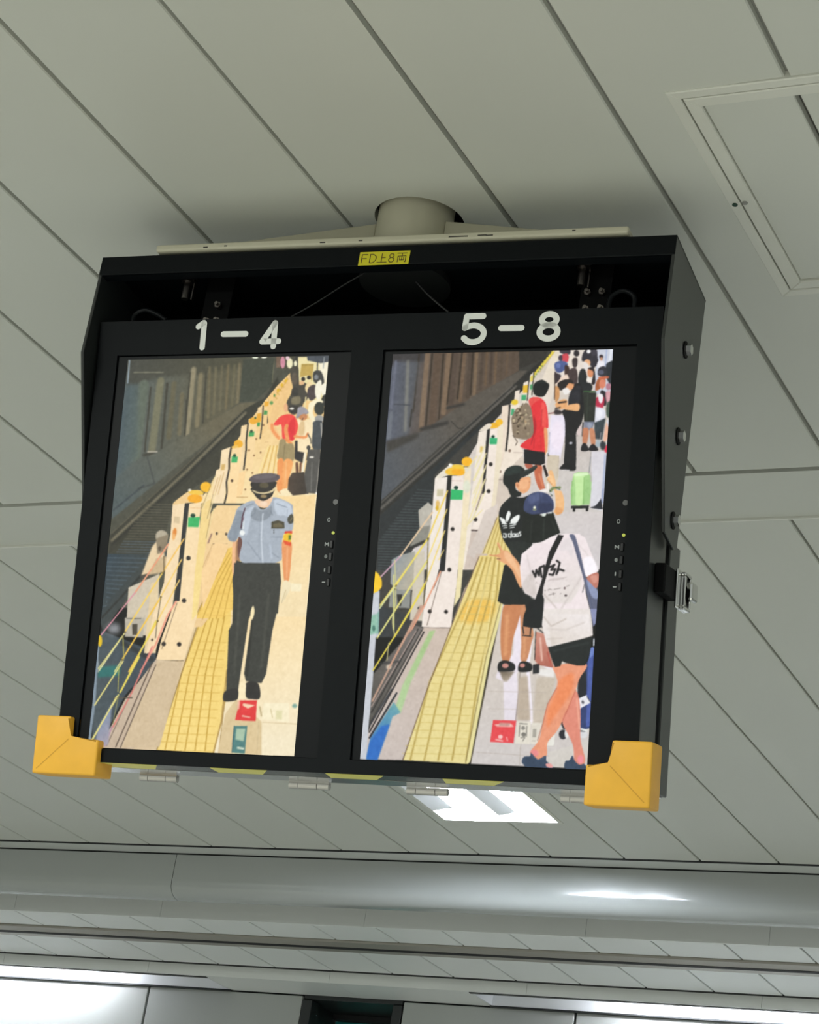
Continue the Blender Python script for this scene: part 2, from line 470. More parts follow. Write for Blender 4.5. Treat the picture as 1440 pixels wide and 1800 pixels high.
for i, (a, b) in enumerate(zip(cuts, cuts[1:])):
    bm = BM(); prism(bm, [(x - hcx, y - hcy) for x, y in rect(a + (G1 if i else 0), b - (G1 if i < len(cuts) - 2 else 0), iy0, iy1)], 2, 0.001, 0.0125, 0.0012)
    obj('leaf_plank', bm, M['panel'], hatch)
bm = BM(); box(bm, (HX0 - hcx, HY0 - hcy, 0.0145), (HX1 - hcx, HY1 - hcy, 0.018)); obj('backing', bm, M['joint'], hatch)
for name, x, y, m in (('screw', -0.8286, 2.2008, 'screw'), ('latch_slot', -0.8160, 2.1989, 'joint')):
    bm = BM(); cyl(bm, (x - hcx, y - hcy, -0.0040), (x - hcx, y - hcy, 0.0), 0.0032, n=14); obj(name, bm, M[m], hatch)

# ---------------- the double monitor housing ----------------
PSI, TILT = math.radians(5.65), math.radians(12.6)
ORG = Vector((-1.55152, 2.09565, CZ + 1.21849))
ct, st = math.cos(TILT), math.sin(TILT)
housing = empty('monitor_housing', ORG, (0, 0, PSI),
                label='large black steel double monitor housing hung below the ceiling, numbered 1-4 and 5-8', cat='monitor housing')
# upright parts use (across, depth, height); leaning parts are built in (u, w, -v) and leaned back by TILT
def upright(name, bm, m, **k): return obj(name, bm, M[m], housing, **k)
def leaning(name, bm, m, **k):
    o = obj(name, bm, M[m], housing, **k); o.rotation_euler = (TILT, 0, 0); return o

UL, UR = -0.0490, 0.6840
side = [(-0.030, 0.1290), (-0.031, -0.0046), (0.0630, -0.1980), (0.1080, -0.2000), (0.1210, -0.1930), (0.1210, 0.1290)]
bm = BM(); prism(bm, side, 0, UR - 0.004, UR, 0.0008); upright('side_plate', bm, 'side')
bm = BM(); prism(bm, side, 0, UL, UL + 0.004, 0.0008); upright('side_plate', bm, 'side')
bm = BM(); box(bm, (UL, -0.030, 0.1262), (UR, 0.121, 0.1292)); upright('top_panel', bm, 'black')
bm = BM(); box(bm, (UL, -0.0310, 0.1035), (UR, -0.0280, 0.1292), 0.001, 1)
box(bm, (UL + 0.004, -0.0280, 0.1035), (UR - 0.004, -0.0140, 0.1055)); upright('front_lip', bm, 'black')
bm = BM(); box(bm, (UL + 0.004, 0.118, -0.080), (UR - 0.004, 0.121, 0.1262)); upright('back_panel', bm, 'inner')

# leaning door: face plate with two windows, skirts
DL, DR, DT, DB = -0.0400, 0.6740, -0.0480, 0.4935
WL = (-0.0129, 0.2978, -0.0045, 0.4775)
WR = (0.3382, 0.6455, -0.0035, 0.4775)
FW = -0.0040
bm = BM()
for u0, u1, v0, v1 in ((DL, DR, DT, WL[2]), (DL, DR, WL[3], DB), (DL, WL[0], WL[2], WL[3]), (WL[1], WR[0], WL[2], WL[3]), (WR[1], DR, WL[2], WL[3])):
    box(bm, (u0, FW, -v1), (u1, FW + 0.003, -v0))
bmesh.ops.remove_doubles(bm, verts=bm.verts, dist=0.00005)
leaning('door_face', bm, 'black')
for a in (DL, DR - 0.0025):
    bm = BM(); box(bm, (a, FW + 0.0004, -DB), (a + 0.0025, 0.066, -DT), 0.0011, 2); leaning('door_side', bm, 'side')
bm = BM(); box(bm, (DL + 0.0025, FW + 0.0004, -DB), (DR - 0.0025, 0.0570, -DB + 0.0025)); leaning('door_underside', bm, 'steel_dark')
bm = BM(); box(bm, (DL + 0.0025, FW + 0.003, -DT - 0.0025), (DR - 0.0025, 0.020, -DT)); leaning('door_top', bm, 'black')
bm = BM(); box(bm, (DL + 0.010, 0.040, -0.485), (DR - 0.010, 0.088, -0.010)); leaning('equipment_box', bm, 'inner')
bm = BM(); box(bm, (DL, 0.0860, -0.4920), (DR, 0.1310, -0.205), 0.0012, 1); leaning('rear_shell', bm, 'side')
for a in (DR - 0.006, DL + 0.003):
    bm = BM(); box(bm, (a, 0.0665, -0.480), (a + 0.003, 0.0855, -0.205)); leaning('seal', bm, 'inner')

# numbers on the door
def on_face(x, y, h): return (x, FW - h, -y)
def number(name, strokes, w=0.0072):
    bm = BM()
    for pts, sm in strokes: stroke(bm, pts, w, 0.0006, on_face, sm)
    o = leaning('number_mark', bm, 'print'); o['label'] = name
def oval(cx, cy, rx, ry, n=28):
    return [(cx + rx * math.sin(2 * math.pi * k / n), cy - ry * math.cos(2 * math.pi * k / n)) for k in range(n + 1)]
number('white numeral 1', [([(0.0942, -0.0386), (0.1010, -0.0432), (0.1018, -0.0425), (0.1019, -0.0122)], False)])
number('white dash between 1 and 4', [([(0.1288, -0.0283), (0.1583, -0.0279)], False)])
number('white numeral 4', [([(0.1958, -0.0404), (0.1810, -0.0178), (0.2026, -0.0178)], False), ([(0.1962, -0.0404), (0.1962, -0.0115)], False)])
number('white numeral 5', [([(0.4597, -0.0421), (0.4395, -0.0421), (0.4380, -0.0282)], False),
                           ([(0.4380, -0.0282), (0.4440, -0.0305), (0.4510, -0.0309), (0.4585, -0.0275), (0.4617, -0.0215), (0.4590, -0.0150), (0.4518, -0.0113), (0.4435, -0.0118), (0.4377, -0.0160)], True)])
number('white dash between 5 and 8', [([(0.4825, -0.0270), (0.5072, -0.0267)], False)])
number('white numeral 8', [(oval(0.5400, -0.0358, 0.0087, 0.0066), False), (oval(0.5400, -0.0212, 0.0108, 0.0080), False)])

# yellow label on the lip, lettered FD 上 8 両
stk = (0.2985, 0.3625, 0.1032, 0.1213)
bm = BM(); box(bm, (stk[0], -0.0316, stk[2]), (stk[1], -0.0311, stk[3])); label_o = upright('label_sticker', bm, 'sticker')
def letters():
    bm = BM()
    def on(x, y, h): return (stk[0] + x * 0.001, -0.0316 - h, stk[2] + y * 0.001)
    S = lambda pts, w=1.0, sm=False: stroke(bm, pts, w, 0.0002, on, sm)
    def stroke_mm(pts, w=1.1, sm=False):
        P = [(p[0], p[1]) for p in pts]
        stroke(bm, P, w, 0.0002, on, sm)
    s = stroke_mm
    s([(3.5, 3), (3.5, 14.5), (10.5, 14.5)]); s([(3.5, 9), (9.5, 9)])
    s([(14, 3), (14, 14.5)]); s([(14, 14.5), (18, 14.3), (21.5, 11.5), (21.8, 8.7), (21.2, 6), (18, 3.2), (14, 3)], 1.1, True)
    s([(29, 3.4), (29, 15)]); s([(29, 9.5), (33.5, 9.5)]); s([(23.8, 3.2), (35.5, 3.2)])
    s([(41.5 + 2.7 * math.sin(t * math.pi / 10), 11.8 + 2.6 * math.cos(t * math.pi / 10)) for t in range(21)])
    s([(41.5 + 3.3 * math.sin(t * math.pi / 10), 6.1 + 3.1 * math.cos(t * math.pi / 10)) for t in range(21)])
    s([(48.5, 14.8), (60.5, 14.8)], 1.0); s([(49.5, 2.8), (49.5, 10.8), (59.5, 10.8), (59.5, 2.8), (58.3, 3.2)], 1.0); s([(54.5, 14.8), (54.5, 5.5)], 1.0)
    s([(52, 9), (52, 5.5), (57, 5.5), (57, 9)], 0.9)
    o = obj('label_print', bm, M['ink'], label_o)
letters()

# hazard tape along the lower edge of the door (three bands each side of dark gaps)
tapes = [(0.0030, 0.0950), (0.1600, 0.2360), (0.3050, 0.3800), (0.4470, 0.5230)]
for i, (a, b) in enumerate(tapes):
    bm = BM()
    prism(bm, [(a + 0.004, -0.0030), (b, -0.0030), (b - 0.030, 0.0540), (a - 0.012, 0.0540)], 2, -DB - 0.0006, -DB - 0.0001)
    o = leaning('tape_band', bm, 'tape')
bm = BM()
box(bm, (DL + 0.004, 0.0590, -DB - 0.0004), (DR - 0.004, 0.1260, -0.4925)); leaning('bottom_rail', bm, 'rail')

# hinges under the door
hinges = [(0.0072, 0.0578), (0.2083, 0.2601), (0.3600, 0.4110), (0.5500, 0.6000)]
for a, b in hinges:
    L = b - a
    bm = BM()
    for f0, f1 in ((0, 0.22), (0.235, 0.70), (0.715, 1.0)):
        cyl(bm, (a + L * f0, 0.1300, -0.4985), (a + L * f1, 0.1300, -0.4985), 0.0046, n=16)
    box(bm, (a, 0.1265, -0.4965), (b, 0.1340, -0.4940))
    leaning('hinge', bm, 'steel')

# yellow rubber corner guards
def guard(u_out, u_arm, u_in, v_top, v_arm, v_bot, flip):
    bm = BM()
    pts = [(u_out, -v_top), (u_arm, -v_top), (u_arm, -v_arm), (u_in, -v_arm), (u_in, -v_bot), (u_out, -v_bot)]
    # front face, split along the mitre that runs from the inner to the outer corner
    w0, w1 = -0.0145, 0.0280
    prism(bm, pts, 1, w0, w1)
    es = list(bm.edges)
    bmesh.ops.bevel(bm, geom=es, offset=0.0030, segments=3, affect='EDGES', profile=0.6)
    o = leaning('corner_guard', bm, 'yellow')
    for p in o.data.polygons: p.use_smooth = True
    o.data.set_sharp_from_angle(angle=math.radians(40))
    bm = BM()
    def on(x, y, h): return (x, w0 - h, -y)
    stroke(bm, [(u_arm, v_arm + 0.001), (u_arm + (u_out - u_arm) * 0.86, v_arm + (v_bot - v_arm) * 0.86)], 0.0012, 0.00015, on)
    c = obj('mitre_seam', bm, M['dirt'], o)
    return o
guard(-0.0640, -0.0190, 0.0210, 0.4415, 0.4680, 0.5110, 1)
guard(0.6930, 0.6470, 0.6190, 0.4440, 0.4715, 0.5160, -1)

# bolts on the right side plate
def hexbolt(name, u, y, z, sx, m='chrome', r=0.0068, h=0.0065):
    bm = BM()
    cyl(bm, (u + sx * 0.0012, y, z), (u + sx * (0.0012 + h), y, z), r, n=6)
    b = upright(name, bm, m)
    bm = BM(); cyl(bm, (u, y, z), (u + sx * 0.0012, y, z), r * 1.5, n=24)  # black disc stands in for the shadows around the bolt head
    obj('bolt_shadow_disc', bm, M['inner'], b)
    return b
for y, z in ((0.0585, 0.0292), (0.0704, -0.0756), (0.0901, -0.1716)):
    hexbolt('side_bolt', UR, y, z, 1)
for y, z in ((0.0585, 0.0292), (0.0704, -0.0756), (0.0901, -0.1716)):
    hexbolt('side_bolt', UL, y, z, -1)

# latch on the right edge of the door
bm = BM(); box(bm, (DR, 0.0200, -0.2740), (DR + 0.0130, 0.0830, -0.2410), 0.002); lt = leaning('latch', bm, 'inner')
def latch_part(name, bm, m, **k):
    o = obj(name, bm, M[m], lt, **k); return o
bm = BM()
box(bm, (DR + 0.0130, 0.0640, -0.2840), (DR + 0.0165, 0.1080, -0.2390), 0.0015)
latch_part('keeper_plate', bm, 'chrome')
bm = BM()
hu0, hu1 = DR + 0.0165, DR + 0.0225
for lo, hi in (((hu0, 0.0760, -0.2800), (hu1, 0.0800, -0.2450)), ((hu0, 0.1000, -0.2800), (hu1, 0.1040, -0.2450)),
               ((hu0, 0.0760, -0.2840), (hu1, 0.1040, -0.2800)), ((hu0, 0.0760, -0.2450), (hu1, 0.1040, -0.2410))):
    box(bm, lo, hi, 0.0012)
box(bm, (hu1, 0.0860, -0.2720), (hu1 + 0.0060, 0.1120, -0.2500), 0.003)
latch_part('handle', bm, 'chrome')
bm = BM(); cyl(bm, (DR + 0.0165, 0.0900, -0.2630), (DR + 0.0200, 0.0900, -0.2630), 0.0080, n=18); latch_part('pivot', bm, 'inner')

# things seen in the open strip above the door: hanging bolts, nuts, flange, cables
for u, dz in ((0.0570, 0.0), (0.5660, 0.001)):
    bm = BM()
    cyl(bm, (u, 0.0050, 0.0860 + dz), (u, 0.0050, 0.1180 + dz), 0.0046, n=14)
    cyl(bm, (u, 0.0050, 0.1090 + dz), (u, 0.0050, 0.1150 + dz), 0.0086, n=6)
    cyl(bm, (u, 0.0050, 0.1170 + dz), (u, 0.0050, 0.1262), 0.0098, n=18)
    box(bm, (u + 0.0075, 0.0060, 0.0860), (u + 0.0090, 0.0110, 0.1140))
    upright('hanger_bolt', bm, 'dull_steel')
for u, y, z in ((0.0900, 0.0100, 0.0580), (0.1040, 0.0100, 0.0580), (0.1010, 0.0100, 0.0800), (0.5735, 0.0100, 0.0600), (0.5915, 0.0100, 0.0600), (0.5905, 0.0100, 0.0820), (0.5730, 0.0100, 0.0820)):
    bm = BM(); cyl(bm, (u, y, z), (u, y + 0.006, z), 0.0042, n=6); cyl(bm, (u, y - 0.0045, z), (u, y, z), 0.0022, n=10)
    upright('bracket_bolt', bm, 'dull_steel')
for u in (0.0970, 0.5815):
    bm = BM(); box(bm, (u - 0.018, 0.0160, 0.0500), (u + 0.018, 0.0190, 0.1262)); upright('bracket_plate', bm, 'inner')
bm = BM(); cyl(bm, (0.3300, 0.0420, 0.1180), (0.3300, 0.0420, 0.1262), 0.0560, n=48); upright('pole_flange', bm, 'dark')
bm = BM(); tube(bm, smooth_path([(0.2960, -0.0050, 0.1080), (0.2700, -0.0040, 0.0920), (0.2400, -0.0040, 0.0700), (0.2100, -0.0030, 0.0520)]), 0.0011); upright('cable', bm, 'cable')
bm = BM(); tube(bm, smooth_path([(0.3620, 0.0020, 0.0980), (0.3800, -0.0020, 0.0790), (0.3990, -0.0040, 0.0620), (0.4120, -0.0040, 0.0520)]), 0.0013); upright('cable', bm, 'cable')
bm = BM(); tube(bm, smooth_path([(-0.0050, 0.0000, 0.0500), (-0.0050, 0.0020, 0.0640), (0.0080, 0.0020, 0.0700), (0.0250, 0.0020, 0.0640), (0.0400, 0.0020, 0.0550)]), 0.0030, 10); upright('hose', bm, 'bezel')
bm = BM(); tube(bm, smooth_path([(0.6030, 0.0040, 0.0520), (0.6050, 0.0040, 0.0700), (0.6180, 0.0040, 0.0780), (0.6320, 0.0040, 0.0700), (0.6340, 0.0040, 0.0540)]), 0.0030, 10); upright('hose', bm, 'bezel')

# ---------------- ceiling mount: pole, plate, gussets ----------------
mount = empty('ceiling_mount', ORG, (0, 0, PSI), label='cream painted round pole and flat bracket plate holding the monitor housing', cat='bracket')
def mp(name, bm, m='cream', **k): return obj(name, bm, M[m], mount, **k)
bm = BM(); cyl(bm, (0.3300, 0.0420, 0.1300), (0.3300, 0.0420, 0.3200), 0.0465, n=64, caps=False); o = mp('pole', bm, smooth=True)
bm = BM(); box(bm, (0.0250, -0.0345, 0.1325), (0.6270, 0.1050, 0.1415), 0.0025, 3); mp('mounting_plate', bm)
bm = BM(); prism(bm, [(0.0450, 0.1415), (0.2850, 0.1415), (0.2850, 0.1975), (0.0450, 0.1735)], 1, 0.0280, 0.0340, 0.001); mp('gusset', bm)
bm = BM(); prism(bm, [(0.3750, 0.1415), (0.6100, 0.1415), (0.6100, 0.1640), (0.3750, 0.1970)], 1, 0.0280, 0.0340, 0.001); mp('gusset', bm)
for a, b, z in ((0.4090, 0.4330, 0.1352), (0.4450, 0.4560, 0.1357), (0.4550, 0.4640, 0.1352), (0.2950, 0.3000, 0.1350), (0.2450, 0.2520, 0.1345), (0.0900, 0.0960, 0.1345), (0.1180, 0.1220, 0.1352), (0.5600, 0.5640, 0.137)):
    bm = BM(); box(bm, (a, -0.0348, z), (b, -0.0340, z + 0.0014)); mp('paint_chip', bm, 'chip')

